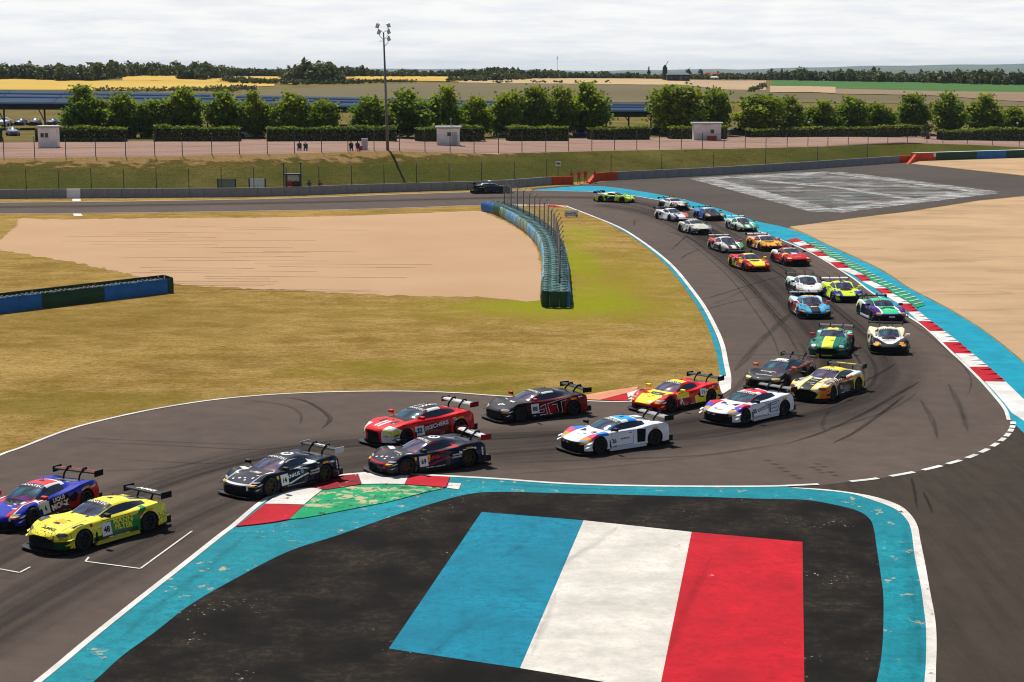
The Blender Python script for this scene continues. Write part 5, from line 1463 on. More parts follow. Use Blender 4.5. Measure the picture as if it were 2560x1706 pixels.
# advertising board
M['ink'] = plain('black print', (.008, .008, .009, 1), .5)
bx_, by_ = g(1428, 542.6)
brd = empty('advertising_board', (bx_, by_, 0)); tag(brd, 'small white advertising board with black lettering on the inner grass', 'sign')
MB().box((0, 0, .36), (1.35, .12, .62)).build('panel', M['concrete_w'], brd)
MB().box((-.5, .1, .1), (.06, .5, .2)).build('foot', M['steel_dark'], brd); MB().box((.5, .1, .1), (.06, .5, .2)).build('foot', M['steel_dark'], brd)
flat_text('lettering', 'FANATEC', M['ink'], brd, Matrix.Translation((0, -.065, .34)) @ Matrix.Rotation(math.pi / 2, 4, 'X'), .20, .03)
# corner arrow sign
p = Vector((*g(1396, 461), 0)) + Vector((0, 1.6, 0))
sg = empty('arrow_sign', tuple(p)); tag(sg, 'small white sign with black arrow on a post above the orange barrier', 'sign')
zs = gd(1396, 410, p.y)[2]
MB().tube([(0, .05, 0), (0, .05, zs + .3)], .04, 6).build('post', M['steel_dark'], sg)
MB().box((0, 0, zs), (.68, .04, .62)).build('plate', M['white'], sg)
obj('arrow', mesh('arrow', [(-.22, -.03, zs - .06), (.05, -.03, zs - .06), (.05, -.03, zs - .17), (.25, -.03, zs + .02), (.05, -.03, zs + .2), (.05, -.03, zs + .08), (-.22, -.03, zs + .08)], [(0, 1, 2, 3, 4, 5, 6)], M['ink']), sg)
pw = Vector((*g(1389, 461), 0)); o = MB().box((0, -.12, .62), (.48, .03, .6)).build('number_plate', M['white'], None, loc=pw); tag(o, 'white number plate hung on the orange barrier left of the marshals', 'sign')
# marshal post and shelter screens behind the wall
def behind(u, v, back): 
    x, y = g(u, v); return Vector((x, y + back, 0.0))
p = behind(729, 489, 1.6)
ms = empty('marshal_shelter', tuple(p)); tag(ms, 'dark marshal shelter with white back panel behind the wall', 'shelter')
zr = gd(729, 437, p.y)[2]
for sx in (-.78, .78):
    MB().box((sx, -.5, zr / 2), (.09, .09, zr)).build('post', M['steel_dark'], ms); MB().box((sx, .6, zr / 2), (.09, .09, zr)).build('post', M['steel_dark'], ms)
MB().box((0, .05, zr + .06), (1.8, 1.4, .16)).build('roof', M['black'], ms)
MB().box((0, .62, zr - .42), (1.5, .04, .62)).build('back_panel', M['white'], ms); MB().box((0, .62, (zr - .8) / 2), (1.5, .04, zr - .8)).build('back_panel', M['black'], ms)
for u, zz in ((707, 410), (750, 409)):
    q = behind(u, 489, 1.2); zt = gd(u, zz, q.y)[2]
    o = MB().tube([(0, 0, 0), (0, 0, zt)], .07, 6).box((0, 0, zt), (.28, .1, .1)).build('signal_post', M['steel_dark'], None, loc=q); tag(o, 'dark signal post at the %s side of the marshal shelter' % ('left' if u < 720 else 'right'), 'post')
M['screen_g'] = plain('green tinted screen', (.10, .17, .10, 1), .3, .5); M['screen_w'] = plain('pale glazed screen', (.55, .68, .62, 1), .25, .5)
for u0, u1, vt, mt, lab in ((540, 584, 447, 'screen_g', 'green tinted wind screen behind the wall left of the shelter'), (619, 659, 446, 'screen_w', 'pale glazed wind screen behind the wall left of the shelter')):
    p = behind((u0 + u1) / 2, 491, 1.5); w = (u1 - u0) / F * p.y; zt = gd(u0, vt, p.y)[2]
    r = empty('wind_screen', tuple(p)); tag(r, lab, 'screen')
    MB().box((0, 0, zt / 2 + .1), (w - .1, .04, zt - .2)).build('pane', M[mt], r)
    for sx in (-1, 1): MB().box((sx * w / 2, 0, zt / 2), (.16, .12, zt)).build('post', M['steel_dark'], r)

# ------------------------------------------------------------------ people
def person_mat(name, suit, legs, hair=(.02, .015, .01, 1), skin=(.36, .2, .13, 1)):
    t = MT(name, .8, .2)
    sp = t.n('ShaderNodeSeparateXYZ'); t.l(t.co(), sp.inputs[0])
    k = t.mix(t.math('GREATER_THAN', sp.outputs['Z'], .88), legs, suit)
    k = t.mix(t.math('GREATER_THAN', sp.outputs['Z'], 1.5), k, skin)
    k = t.mix(t.math('GREATER_THAN', sp.outputs['Z'], 1.68), k, hair)
    k = t.mix(t.math('LESS_THAN', sp.outputs['Z'], .08), k, (.01, .01, .01, 1))
    t.color(t.mix(t.ramp(t.noise(6, 3), .3, .8, 0, .25), k, (.02, .015, .015, 1)))
    return t.m
def figure(name, pose='stand', seed=0):
    """one continuous skinned body"""
    rg = random.Random(seed)
    j = lambda s: rg.uniform(-s, s)
    V, E, Rr = [], [], []
    def pt(p, r, par=None):
        V.append(p); Rr.append(r)
        if par is not None: E.append((par, len(V) - 1))
        return len(V) - 1
    if pose == 'sit':
        pel = pt((0, 0, .47), .15); ch = pt((0, .06, .85), .16, pel); nk = pt((0, .05, 1.08), .06, ch); hd = pt((0, .03, 1.2), .10, nk); pt((0, .03, 1.32), .09, hd)
        for s in (-1, 1):
            hp = pt((s * .1, 0, .46), .10, pel); kn = pt((s * .13, -.42, .50), .075, hp); an = pt((s * .13, -.46, .09), .05, kn); pt((s * .13, -.62, .05), .045, an)
            sh_ = pt((s * .2, .05, .98), .07, ch); el = pt((s * .26, -.08, .74), .05, sh_); pt((s * .17, -.34, .60), .04, el)
    else:
        ar = .25 if pose == 'stand' else .6
        pel = pt((0, 0, .95), .14); ch = pt((0, 0, 1.28), .165, pel); nk = pt((0, -.01, 1.50), .06, ch); hd = pt((0, -.02, 1.62), .10, nk); pt((0, -.02, 1.74), .09, hd)
        for s in (-1, 1):
            st = s * .12 if pose == 'walk' else 0
            hp = pt((s * .1, 0, .9), .10, pel); kn = pt((s * .12, -.03 - st, .5), .07, hp); an = pt((s * .13, st, .09), .05, kn); pt((s * .14, st - .17, .05), .045, an)
            sh_ = pt((s * .2, 0, 1.42), .07, ch); el = pt((s * (.26 + j(.03)), -.04 - ar * .2, 1.14), .05, sh_); pt((s * (.2 + j(.06)), -.12 - ar * .5, .96 + ar * .3), .04, el)
    me = bpy.data.meshes.new(name)
    me.from_pydata(V, E, [])
    o = bpy.data.objects.new(name, me)
    col.objects.link(o)
    md = o.modifiers.new('skin', 'SKIN')
    for k, sv in enumerate(me.skin_vertices[0].data):
        sv.radius = (Rr[k], Rr[k]); sv.use_root = (k == 0)
    md.use_smooth_shade = True
    o.modifiers.new('sub', 'SUBSURF').render_levels = 1
    return o
OR = person_mat('orange marshal overalls', (.55, .06, .03, 1), (.50, .055, .03, 1))
RD = person_mat('red marshal jacket', (.58, .03, .03, 1), (.05, .05, .06, 1))
DK = person_mat('maroon jacket', (.13, .02, .025, 1), (.04, .04, .05, 1))
SP = [person_mat('grey shirt', (.10, .10, .12, 1), (.06, .06, .08, 1)), person_mat('white shirt', (.5, .5, .5, 1), (.08, .09, .12, 1)), person_mat('brown shirt', (.12, .08, .06, 1), (.04, .04, .05, 1)), person_mat('dark shirt', (.05, .05, .06, 1), (.07, .07, .09, 1))]
def person(u, v, mt, pose, lab, rz=0.0, seed=0, pos=None, grp=None, s=1.0):
    o = figure('person', pose, seed)
    o.data.materials.append(mt)
    o.location = pos if pos is not None else (*g(u, v), 0.0)
    o.rotation_euler = (0, 0, rz); o.scale = (s, s, s)
    tag(o, lab, 'person', grp)
for k, (u, v, rz, pose, lab) in enumerate([(1428, 461, 2.0, 'walk', 'leftmost marshal in orange overalls bending at the barrier opening'), (1447, 460, .2, 'stand', 'second marshal in orange overalls standing in the barrier opening'), (1463, 459, -.3, 'stand', 'third marshal in orange overalls standing upright in the barrier opening'), (1487, 459, -1.0, 'walk', 'rightmost marshal in orange overalls in front of the sloping barrier end')]):
    person(u, v, OR, pose, lab, rz, k, grp='marshals at the barrier opening')
person(722, 489, RD, 'stand', 'marshal in bright red jacket on the left in the shelter', .1, 9, behind(722, 489, 1.05))
person(738, 489, DK, 'stand', 'marshal in dark maroon jacket on the right in the shelter', -.2, 10, behind(738, 489, 1.1))
person(768, 489, SP[3], 'sit', 'crouching person in dark clothes behind the wall right of the shelter', 0, 11, behind(768, 489, 2.0) + Vector((0, 0, .35)))
person(796, 488, RD, 'sit', 'crouching person in red and white behind the wall', .3, 12, behind(796, 488, 2.0) + Vector((0, 0, .3)))
M['chair_m'] = plain('folding chair cloth', (.03, .03, .035, 1), .8)
for k, (u, lab) in enumerate([(757, 'leftmost seated spectator, dark grey shirt, on the embankment edge'), (772, 'seated spectator in a white shirt second from left on the embankment edge'), (884, 'seated spectator in brown left of the red box'), (900, 'seated spectator in dark shirt beside the red box')]):
    p = stand_at(u, 379) + Vector((0, .5, 0))
    person(0, 0, SP[k], 'sit', lab, .1 * k, 20 + k, p, 'seated spectators')
    r = empty('folding_chair', tuple(p)); tag(r, 'folding chair under the %s seated spectator' % ('leftmost', 'white-shirted', 'brown-shirted', 'dark-shirted right')[k], 'chair', 'folding chairs')
    MB().box((0, 0, .31), (.5, .46, .04)).build('seat', M['chair_m'], r); MB().box((0, .25, .62), (.5, .04, .5)).build('backrest', M['chair_m'], r)
    for sx in (-.23, .23):
        for sy in (-.2, .2): MB().tube([(sx, sy, 0), (sx, sy, .3)], .015, 5).build('leg', M['steel'], r)
p = stand_at(897, 352)
person(0, 0, person_mat('blue jacket', (.03, .06, .15, 1), (.03, .03, .05, 1)), 'stand', 'standing person in dark blue by the long hedge', 0, 30, p - Vector((0, 1.0, 0)))
# ------------------------------------------------------------------ race cars
#        x     ws    wm    wsh   zsh   wd    zd    wr    zr    zc
T_FRONT = [(2.32, .60, .64, .60, .44, .46, .53, .25, .58, .585), (2.24, .80, .83, .79, .52, .55, .61, .30, .64, .645), (2.05, .92, .94, .88, .63, .62, .69, .35, .71, .72),
  (1.75, .98, 1.0, .92, .77, .67, .765, .38, .79, .80), (1.36, 1.0, 1.035, .92, .865, .69, .835, .40, .865, .875), (.95, .98, .97, .87, .84, .71, .87, .44, .905, .915), (.50, .97, .90, .84, .79, .73, .875, .58, .925, .95),
  (.12, .97, .885, .83, .785, .725, .885, .575, 1.075, 1.14), (-.18, .97, .885, .83, .79, .72, .89, .53, 1.165, 1.235), (-.62, .97, .91, .85, .82, .71, .90, .51, 1.185, 1.255), (-1.02, .98, .98, .90, .88, .70, .935, .47, 1.14, 1.21),
  (-1.38, 1.0, 1.04, .93, .93, .69, .96, .42, 1.065, 1.13), (-1.78, 1.0, 1.02, .88, .935, .67, .95, .40, .98, 1.02), (-2.10, .96, .96, .83, .88, .64, .90, .38, .91, .93), (-2.30, .88, .90, .78, .78, .60, .82, .36, .83, .84)]
T_MID = [(2.24, .50, .55, .50, .35, .38, .40, .20, .43, .43), (2.16, .76, .79, .73, .41, .50, .47, .26, .49, .495), (1.98, .90, .93, .86, .53, .58, .56, .31, .56, .56), (1.70, .97, 1.0, .91, .70, .64, .665, .35, .63, .625),
  (1.36, 1.0, 1.035, .91, .825, .66, .78, .37, .70, .685), (1.02, .98, .97, .86, .80, .68, .795, .43, .75, .745), (.74, .97, .90, .83, .75, .70, .79, .57, .795, .815), (.32, .97, .87, .81, .735, .70, .80, .55, .985, 1.045), (-.02, .97, .87, .81, .75, .69, .82, .49, 1.105, 1.17),
  (-.40, .97, .90, .84, .79, .69, .85, .46, 1.13, 1.195), (-.78, .98, .98, .91, .87, .70, .91, .43, 1.09, 1.15), (-1.18, 1.0, 1.04, .95, .955, .71, .975, .40, 1.01, 1.06), (-1.65, 1.0, 1.03, .91, .955, .69, .965, .38, .935, .965), (-2.06, .96, .97, .85, .89, .66, .91, .36, .885, .90), (-2.26, .88, .91, .80, .79, .62, .82, .34, .83, .84)]
T_AUDI = [(2.22, .56, .62, .58, .42, .44, .47, .24, .49, .49), (2.13, .82, .85, .80, .50, .54, .55, .29, .56, .565), (1.95, .93, .95, .89, .60, .61, .63, .34, .63, .635), (1.70, .98, 1.0, .92, .73, .66, .71, .36, .69, .69),
  (1.36, 1.0, 1.035, .92, .84, .68, .80, .40, .755, .75), (1.02, .98, .97, .87, .82, .70, .82, .45, .805, .805), (.74, .97, .90, .84, .775, .72, .825, .58, .845, .865), (.32, .97, .88, .83, .77, .72, .84, .56, 1.025, 1.085), (-.02, .97, .88, .83, .78, .715, .85, .51, 1.125, 1.19),
  (-.50, .97, .91, .85, .81, .71, .87, .49, 1.155, 1.225), (-.92, .98, .98, .91, .88, .71, .92, .46, 1.10, 1.17), (-1.30, 1.0, 1.04, .94, .945, .70, .965, .42, 1.02, 1.08), (-1.72, 1.0, 1.02, .90, .945, .68, .95, .40, .95, .99), (-2.06, .96, .97, .85, .885, .66, .90, .38, .90, .92), (-2.26, .90, .91, .80, .80, .62, .83, .36, .84, .85)]
T_BMW = [(2.44, .58, .64, .60, .50, .48, .63, .28, .68, .69), (2.35, .82, .85, .80, .59, .57, .72, .32, .755, .765), (2.12, .93, .95, .88, .72, .65, .80, .37, .835, .845), (1.82, .99, 1.01, .92, .85, .69, .875, .40, .895, .90), (1.44, 1.0, 1.045, .92, .915, .70, .92, .43, .94, .95),
  (1.05, .98, .96, .87, .88, .72, .945, .48, .97, .98), (.72, .97, .90, .85, .865, .735, .95, .60, .985, 1.01), (.30, .97, .89, .84, .86, .73, .955, .58, 1.145, 1.21), (-.05, .97, .89, .84, .86, .725, .96, .54, 1.245, 1.315), (-.60, .97, .91, .86, .875, .72, .97, .53, 1.275, 1.345),
  (-1.05, .98, .98, .90, .92, .71, .995, .50, 1.225, 1.295), (-1.44, 1.0, 1.045, .94, .99, .70, 1.02, .45, 1.14, 1.195), (-1.85, 1.0, 1.02, .89, .99, .68, 1.015, .43, 1.045, 1.065), (-2.20, .94, .95, .84, .94, .66, .965, .41, .98, .99), (-2.40, .84, .88, .78, .82, .60, .86, .38, .88, .89)]
def variant(T, f): return [f(r) for r in T]
T_MCL = [(r[0], r[1], r[2], r[3], r[4] - (.03 if r[0] > 1 else 0), r[5] * .97, r[6] - (.02 if r[0] < -.9 else 0), r[7] * .95, r[8] - (.04 if r[0] < -.9 else 0), r[9] - (.05 if r[0] < -.9 else 0)) if not (-.5 < r[0] < .8) else (r[0] + .14, r[1], r[2] - .015, r[3], r[4] - .01, r[5] * .98, r[6], r[7] * .97, r[8] + .005, r[9] + .015) for r in T_MID]
T_ASTON = [(r[0], r[1], r[2], r[3], r[4] * (.97 if r[0] > 1.5 else 1), r[5], r[6], r[7], r[8], r[9] + (.02 if r[0] > .5 else 0)) for r in T_FRONT]
T_WEDGE = [(r[0], r[1], r[2], r[3], r[4], r[5], r[6] - (.015 if r[0] > .9 else 0), r[7], r[8] - (.03 if r[0] > .9 else 0), r[9] - (.035 if r[0] > .9 else 0)) for r in T_MID]
T_ROAD = [(r[0] * .92, r[1] * .86, r[2] * .86, r[3] * .86, r[4] * 1.08, r[5] * .86, r[6] * 1.1, r[7] * .88, r[8] * 1.12, r[9] * 1.12) for r in T_BMW]
ZS = 0.92                                                # all of them sit low
def low(T): return [(r[0], r[1], r[2], r[3], r[4] * ZS, r[5], r[6] * ZS, r[7], r[8] * ZS, r[9] * ZS) for r in T]
T_FRONT, T_ASTON, T_MID, T_WEDGE, T_MCL, T_AUDI, T_BMW = [low(T) for T in (T_FRONT, T_ASTON, T_MID, T_WEDGE, T_MCL, T_AUDI, T_BMW)]
MODELS = dict(front=dict(T=T_FRONT, ax=(1.34, -1.34), cowl=.50, rf=-.20, sw=(-1.55, .42), rw=(-1.80, -1.05), wing=(-2.15, 1.082)),
              aston=dict(T=T_ASTON, ax=(1.34, -1.34), cowl=.50, rf=-.20, sw=(-1.45, .42), rw=(-1.80, -1.05), wing=(-2.15, 1.082)),
              mclaren=dict(T=T_MCL, ax=(1.34, -1.34), cowl=.88, rf=.10, sw=(-.60, .76), rw=(-1.40, -.70), wing=(-2.12, 1.082)),
              mid=dict(T=T_MID, ax=(1.34, -1.34), cowl=.72, rf=-.02, sw=(-.72, .62), rw=(-1.45, -.75), wing=(-2.12, 1.073)),
              wedge=dict(T=T_WEDGE, ax=(1.34, -1.34), cowl=.78, rf=-.05, sw=(-.75, .66), rw=(-1.45, -.75), wing=(-2.12, 1.073)),
              audi=dict(T=T_AUDI, ax=(1.35, -1.35), cowl=.72, rf=-.02, sw=(-1.05, .62), rw=(-1.55, -.85), wing=(-2.10, 1.064)),
              bmw=dict(T=T_BMW, ax=(1.43, -1.43), cowl=.72, rf=-.05, sw=(-1.40, .64), rw=(-1.85, -1.05), wing=(-2.25, 1.184)),
              road=dict(T=T_ROAD, ax=(1.28, -1.28), cowl=.66, rf=-.05, sw=(-1.32, .60), rw=(-1.75, -.98), wing=None))
def pchip(xs, ys, xq):
    xs, ys = np.array(xs, float), np.array(ys, float)
    h = np.diff(xs); dl = np.diff(ys) / h
    m = np.zeros(len(xs)); m[0], m[-1] = dl[0], dl[-1]
    for i in range(1, len(xs) - 1):
        if dl[i - 1] * dl[i] > 0:
            w1, w2 = 2 * h[i] + h[i - 1], h[i] + 2 * h[i - 1]
            m[i] = (w1 + w2) / (w1 / dl[i - 1] + w2 / dl[i])
    k = np.clip(np.searchsorted(xs, xq) - 1, 0, len(h) - 1)
    t_ = (xq - xs[k]) / h[k]
    return (2 * t_**3 - 3 * t_**2 + 1) * ys[k] + (t_**3 - 2 * t_**2 + t_) * h[k] * m[k] + (-2 * t_**3 + 3 * t_**2) * ys[k + 1] + (t_**3 - t_**2) * h[k] * m[k + 1]
SUB = [3, 4, 3, 5, 3, 3]
def body_shell(md, zb=0.09):
    T = sorted(md['T'])
    xs = [r[0] for r in T]
    X = list(np.linspace(xs[0], xs[-1], 74))
    for c_ in (md['cowl'], md['rf'], *md['sw'], *md['rw']):
        k = int(np.argmin([abs(x - c_) for x in X])); X[k] = c_
    X = np.array(X)
    cols_ = [pchip(xs, [r[i] for r in T], X) for i in range(1, 10)]
    ringn = 2 * sum(SUB) + 1
    V, Fc, mi = [], [], []
    segof = [s for s, n in enumerate(SUB) for _ in range(n)]
    subof = [k for s, n in enumerate(SUB) for k in range(n)]
    for i, x in enumerate(X):
        ws, wm, wsh, zsh, wd, zd, wr, zr, zc = [c_[i] for c_ in cols_]
        cp = [(ws, zb), (wm, .44), (wsh, zsh), (wd, zd), (wr, zr), (wr * .55, zr + .72 * (zc - zr)), (0, zc)]
        ext = [(ws - .02, zb - .2)] + cp + [(-wr * .55, zr + .72 * (zc - zr))]
        half = []
        for s in range(6):
            p0, p1, p2, p3 = [Vector(ext[s + q]) for q in range(4)]
            for k in range(SUB[s]):
                t_ = k / SUB[s]
                # tight spline: keeps shoulders crisp
                m1, m2 = (p2 - p0) * .36, (p3 - p1) * .36
                a = (2 * t_**3 - 3 * t_**2 + 1) * p1 + (t_**3 - 2 * t_**2 + t_) * m1 + (-2 * t_**3 + 3 * t_**2) * p2 + (t_**3 - t_**2) * m2
                half.append((a.x, a.y))
        half.append((0, zc))
        full = [(x, y, z) for y, z in half] + [(x, -y, z) for y, z in half[-2::-1]]
        for (px_, py_, pz_) in full:
            q_ = min(abs(py_) / .95, 1.1)
            nose_ = max(0.0, (x - 1.45) / (xs[-1] - 1.45)) ** 1.5
            tail_ = max(0.0, (-1.75 - x) / (-1.75 - xs[0])) ** 1.5
            bow_ = .17 * math.exp(-((x - md['cowl']) / .42) ** 2) * max(0.0, 1 - (py_ / .66) ** 2) * (1 if pz_ > .6 else 0)
            V.append((px_ - nose_ * .30 * q_ ** 2.2 + tail_ * .14 * q_ ** 2.2 + bow_, py_, pz_))
    n = len(X)
    for i in range(n - 1):
        xm = (X[i] + X[i + 1]) / 2
        for j in range(ringn - 1):
            a, b = i * ringn + j, (i + 1) * ringn + j
            Fc.append((a, b, b + 1, a + 1))
            jm = j if j < ringn // 2 else ringn - 2 - j
            s, k = segof[jm], subof[jm]
            hw = None
            m_ = 0
            if md['rf'] < xm < md['cowl'] and (s >= 4):
                m_ = 1
            elif md['sw'][0] < xm < md['sw'][1] and s == 3 and k <= 3:
                za, zb2 = V[i * ringn + sum(SUB[:3])][2], V[i * ringn + sum(SUB[:4])][2]
                if zb2 - za > .07:
                    m_ = 2 if j < ringn // 2 else 3
            elif md['rw'][0] < xm < md['rw'][1] and s >= 4 and not (s == 4 and k == 0):
                m_ = 4
            mi.append(m_)
        Fc.append((i * ringn + ringn - 1, (i + 1) * ringn + ringn - 1, (i + 1) * ringn, i * ringn)); mi.append(5)
    Fc.append(tuple(range(ringn - 1, -1, -1))); mi.append(0)
    Fc.append(tuple((n - 1) * ringn + k for k in range(ringn))); mi.append(0)
    return V, Fc, mi
def cut_arches(md, V, Fc, mi):
    dm = [plain('car_slot_%d' % k, (.1, .1, .1, 1)) for k in range(7)]
    me = mesh('shell', V, Fc, dm)
    me.polygons.foreach_set('material_index', mi)
    bm = bmesh.new(); bm.from_mesh(me); bmesh.ops.recalc_face_normals(bm, faces=bm.faces); bm.to_mesh(me); bm.free()
    mb = MB()
    for ax in md['ax']:
        for s in (-1, 1):
            n = 28
            ring = [(ax + .375 * math.cos(2 * math.pi * k / n), .325 + .375 * math.sin(2 * math.pi * k / n)) for k in range(n)]
            y0, y1 = s * .60, s * 1.3
            vs_ = [(x, y0, z) for x, z in ring] + [(x, y1, z) for x, z in ring]
            mb.add(vs_, [(k, (k + 1) % n, n + (k + 1) % n, n + k) for k in range(n)] + [tuple(range(n - 1, -1, -1)), tuple(range(n, 2 * n))])
    cm = mb.me('cutter', dm)
    bm = bmesh.new(); bm.from_mesh(cm); bmesh.ops.recalc_face_normals(bm, faces=bm.faces); bm.to_mesh(cm); bm.free()
    for p_ in cm.polygons: p_.material_index = 6
    a, b = bpy.data.objects.new('shell_tmp', me), bpy.data.objects.new('cutter_tmp', cm)
    col.objects.link(a); col.objects.link(b)
    md_ = a.modifiers.new('cut', 'BOOLEAN'); md_.operation = 'DIFFERENCE'; md_.object = b; md_.solver = 'EXACT'
    dg = bpy.context.evaluated_depsgraph_get()
    out = bpy.data.meshes.new_from_object(a.evaluated_get(dg))
    bpy.data.objects.remove(a); bpy.data.objects.remove(b)
    return out
def split(me, ids, name):
    keep = [p_ for p_ in me.polygons if p_.material_index in ids]
    mp, V, Fc = {}, [], []
    for p_ in keep:
        q = []
        for v in p_.vertices:
            if v not in mp:
                mp[v] = len(V); V.append(tuple(me.vertices[v].co))
            q.append(mp[v])
        Fc.append(tuple(q))
    o = mesh(name, V, Fc, None)
    o.materials.append(None)
    o.shade_smooth()
    o.set_sharp_from_angle(angle=R(38))
    return o
for nm, md in MODELS.items():
    me = cut_arches(md, *body_shell(md))
    md['parts'] = {'body': split(me, (0,), 'body'), 'windscreen': split(me, (1,), 'windscreen'), 'side_window_a': split(me, (2,), 'side_window'), 'side_window_b': split(me, (3,), 'side_window'), 'rear_window': split(me, (4,), 'rear_window'), 'underbody': split(me, (5, 6), 'underbody')}
    md['bvh'] = BVHTree.FromPolygons([tuple(v.co) for v in me.vertices], [tuple(p_.vertices) for p_ in me.polygons])
    md['nose'] = max(r[0] for r in md['T'])
    md['tail'] = min(r[0] for r in md['T'])
    wx = [r for r in sorted(md['T'])]
    # splitter follows the plan of the nose
    out = [(x, float(pchip([r[0] for r in wx], [r[1] for r in wx], np.array([x]))[0]) + .05) for x in np.linspace(md['ax'][0] + .42, md['nose'], 10)]
    pl = [(x + (.10 if k > 6 else .03 * k / 6), y) for k, (x, y) in enumerate(out)] + [(md['nose'] + .13, .4)]
    poly = pl + [(x, -y) for x, y in pl[::-1]]
    n = len(poly)
    md['splitter'] = mesh('splitter', [(x, y, .055) for x, y in poly] + [(x, y, .082) for x, y in poly], [tuple(range(n - 1, -1, -1)), tuple(range(n, 2 * n))] + [(k, (k + 1) % n, n + (k + 1) % n, n + k) for k in range(n)])

# ---- shared car materials
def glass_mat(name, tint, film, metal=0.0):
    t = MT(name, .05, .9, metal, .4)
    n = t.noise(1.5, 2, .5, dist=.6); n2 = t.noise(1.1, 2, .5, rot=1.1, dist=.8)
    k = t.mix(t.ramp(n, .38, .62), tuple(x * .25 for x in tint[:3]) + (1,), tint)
    if metal:                                            # tinted reflections painted into the base colour by noise
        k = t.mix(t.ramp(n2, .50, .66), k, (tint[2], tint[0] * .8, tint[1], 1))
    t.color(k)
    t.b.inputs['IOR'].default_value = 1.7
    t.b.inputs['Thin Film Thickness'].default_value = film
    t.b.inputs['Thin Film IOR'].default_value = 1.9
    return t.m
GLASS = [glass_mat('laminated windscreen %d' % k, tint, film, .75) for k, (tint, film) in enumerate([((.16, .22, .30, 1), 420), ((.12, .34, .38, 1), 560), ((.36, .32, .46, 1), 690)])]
SIDEGL = glass_mat('tinted polycarbonate window', (.008, .010, .016, 1), 0)
TYRE = plain('slick tyre rubber', (.012, .012, .012, 1), .75, .3)
RIM = plain('dark forged wheel', (.03, .03, .032, 1), .4, .5, .5)
RIM_B = plain('bronze forged wheel', (.09, .06, .035, 1), .4, .5, .5)
CARB = plain('bare carbon fibre', (.010, .010, .011, 1), .5, .12, 0, .15)
CARB_L = plain('sunlit grey carbon', (.055, .055, .058, 1), .4, .5)
LENS = plain('headlamp lens', (.45, .50, .56, 1), .12, .6, 0, .6)
LENS_DK = plain('dark headlamp', (.03, .035, .045, 1), .12, .7, 0, .6)
UNDER = plain('black underbody', (.006, .006, .006, 1), .8)
_pc = {}
def pc(c, rough=.45):
    key = tuple(round(x, 4) for x in c)
    if key not in _pc:
        _pc[key] = plain('print %d' % len(_pc), c, .55, .10, vary=.05)
    return _pc[key]
WHT, BLK = C(232, 232, 230, .95), (.008, .008, .009, 1)
# wheel: tyre with the rim as its own piece
mb = MB(); mb.lathe([(.20, -.12), (.228, -.155), (.295, -.16), (.319, -.13), (.326, 0), (.319, .13), (.295, .16), (.228, .155), (.20, .12), (.19, 0), (.20, -.12)], 28, 'Y')
TYRE_ME = mb.me('wheel', TYRE, True)
def rim_mesh(mat):
    mb = MB()
    mb.lathe([(.238, .135), (.226, .15), (.21, .13), (.20, .03), (.06, .045), (.055, .105), (.0, .11)], 28, 'Y')
    for k in range(5):
        for dl in (-.16, .16):
            a = k * 2 * math.pi / 5 + dl
            mb.tube([(.05 * math.cos(a), .105, .05 * math.sin(a)), (.225 * math.cos(a + dl * .3), .13, .225 * math.sin(a + dl * .3))], [.022, .014], 5)
    return mb.me('rim', mat, True)
RIM_ME = {'d': rim_mesh(RIM), 'b': rim_mesh(RIM_B)}
# rear wing (origin at the wing mid)
mb = MB()
pr = [(.21, -.02), (.17, .02), (.07, .040), (-.07, .034), (-.18, .008), (-.21, -.012), (-.17, -.025), (0, -.012), (.15, -.02)]
n = len(pr)
mb.add([(x, y, z) for y in (-.90, .90) for x, z in [(a, b) for a, b in pr]], [(k, (k + 1) % n, n + (k + 1) % n, n + k) for k in range(n)] + [tuple(range(n - 1, -1, -1)), tuple(range(n, 2 * n))])
WING_ME = mb.me('wing', None, False); WING_ME.materials.append(None)
mb = MB(); mb.box((-.02, 0, -.02), (.46, .02, .21)); EP_ME = mb.me('endplate', None); EP_ME.materials.append(None)
def support_me(dx, dz, swan):
    mb = MB()
    if swan:
        pts_ = [(dx + .12, 0, -dz), (dx + .05, 0, -dz * .3), (.10, 0, .09), (-.04, 0, .10), (-.08, 0, .03)]
    else:
        pts_ = [(dx + .05, 0, -dz), (.12, 0, -.20), (.02, 0, -.03)]
    for a, b in zip(pts_, pts_[1:]):
        A_, B_ = Vector(a), Vector(b); L = (B_ - A_).length; m = (A_ + B_) / 2
        mb.box(m, (.07, .025, L + .04), M=Matrix.Rotation(math.atan2((B_ - A_).x, (B_ - A_).z), 4, 'Y'))
    return mb.me('wing_support', CARB)
SUP = {True: support_me(.25, .32, True), False: support_me(.10, .30, False)}
mb = MB(); mb.tube([(-.06, -.10, -.06), (.0, .0, .0)], .018, 5); MST = mb
mb = MB(); mb.add([(.07, -.10, -.05), (.07, .10, -.05), (.07, .10, .05), (.07, -.10, .05), (-.05, -.12, -.065), (-.05, .12, -.065), (-.05, .12, .07), (-.05, -.12, .07)], [(0, 1, 2, 3), (7, 6, 5, 4), (0, 4, 5, 1), (1, 5, 6, 2), (2, 6, 7, 3), (3, 7, 4, 0)]).tube([(0, -.1, -.05), (.02, -.24, -.10)], .018, 5)
MIR_ME = mb.me('mirror', None); MIR_ME.materials.append(None)
mb = MB(); mb.box((0, 0, .10), (1.78, .10, .07)).box((-.02, .02, .155), (1.70, .05, .05)); SKIRT_ME = mb.me('side_skirt', None); SKIRT_ME.materials.append(None)
mb = MB(); mb.box((0, 0, .20), (.32, 1.7, .24))
for k in range(-3, 4): mb.box((-.12, k * .24, .15), (.3, .02, .2))
DIFF_ME = mb.me('diffuser', CARB)
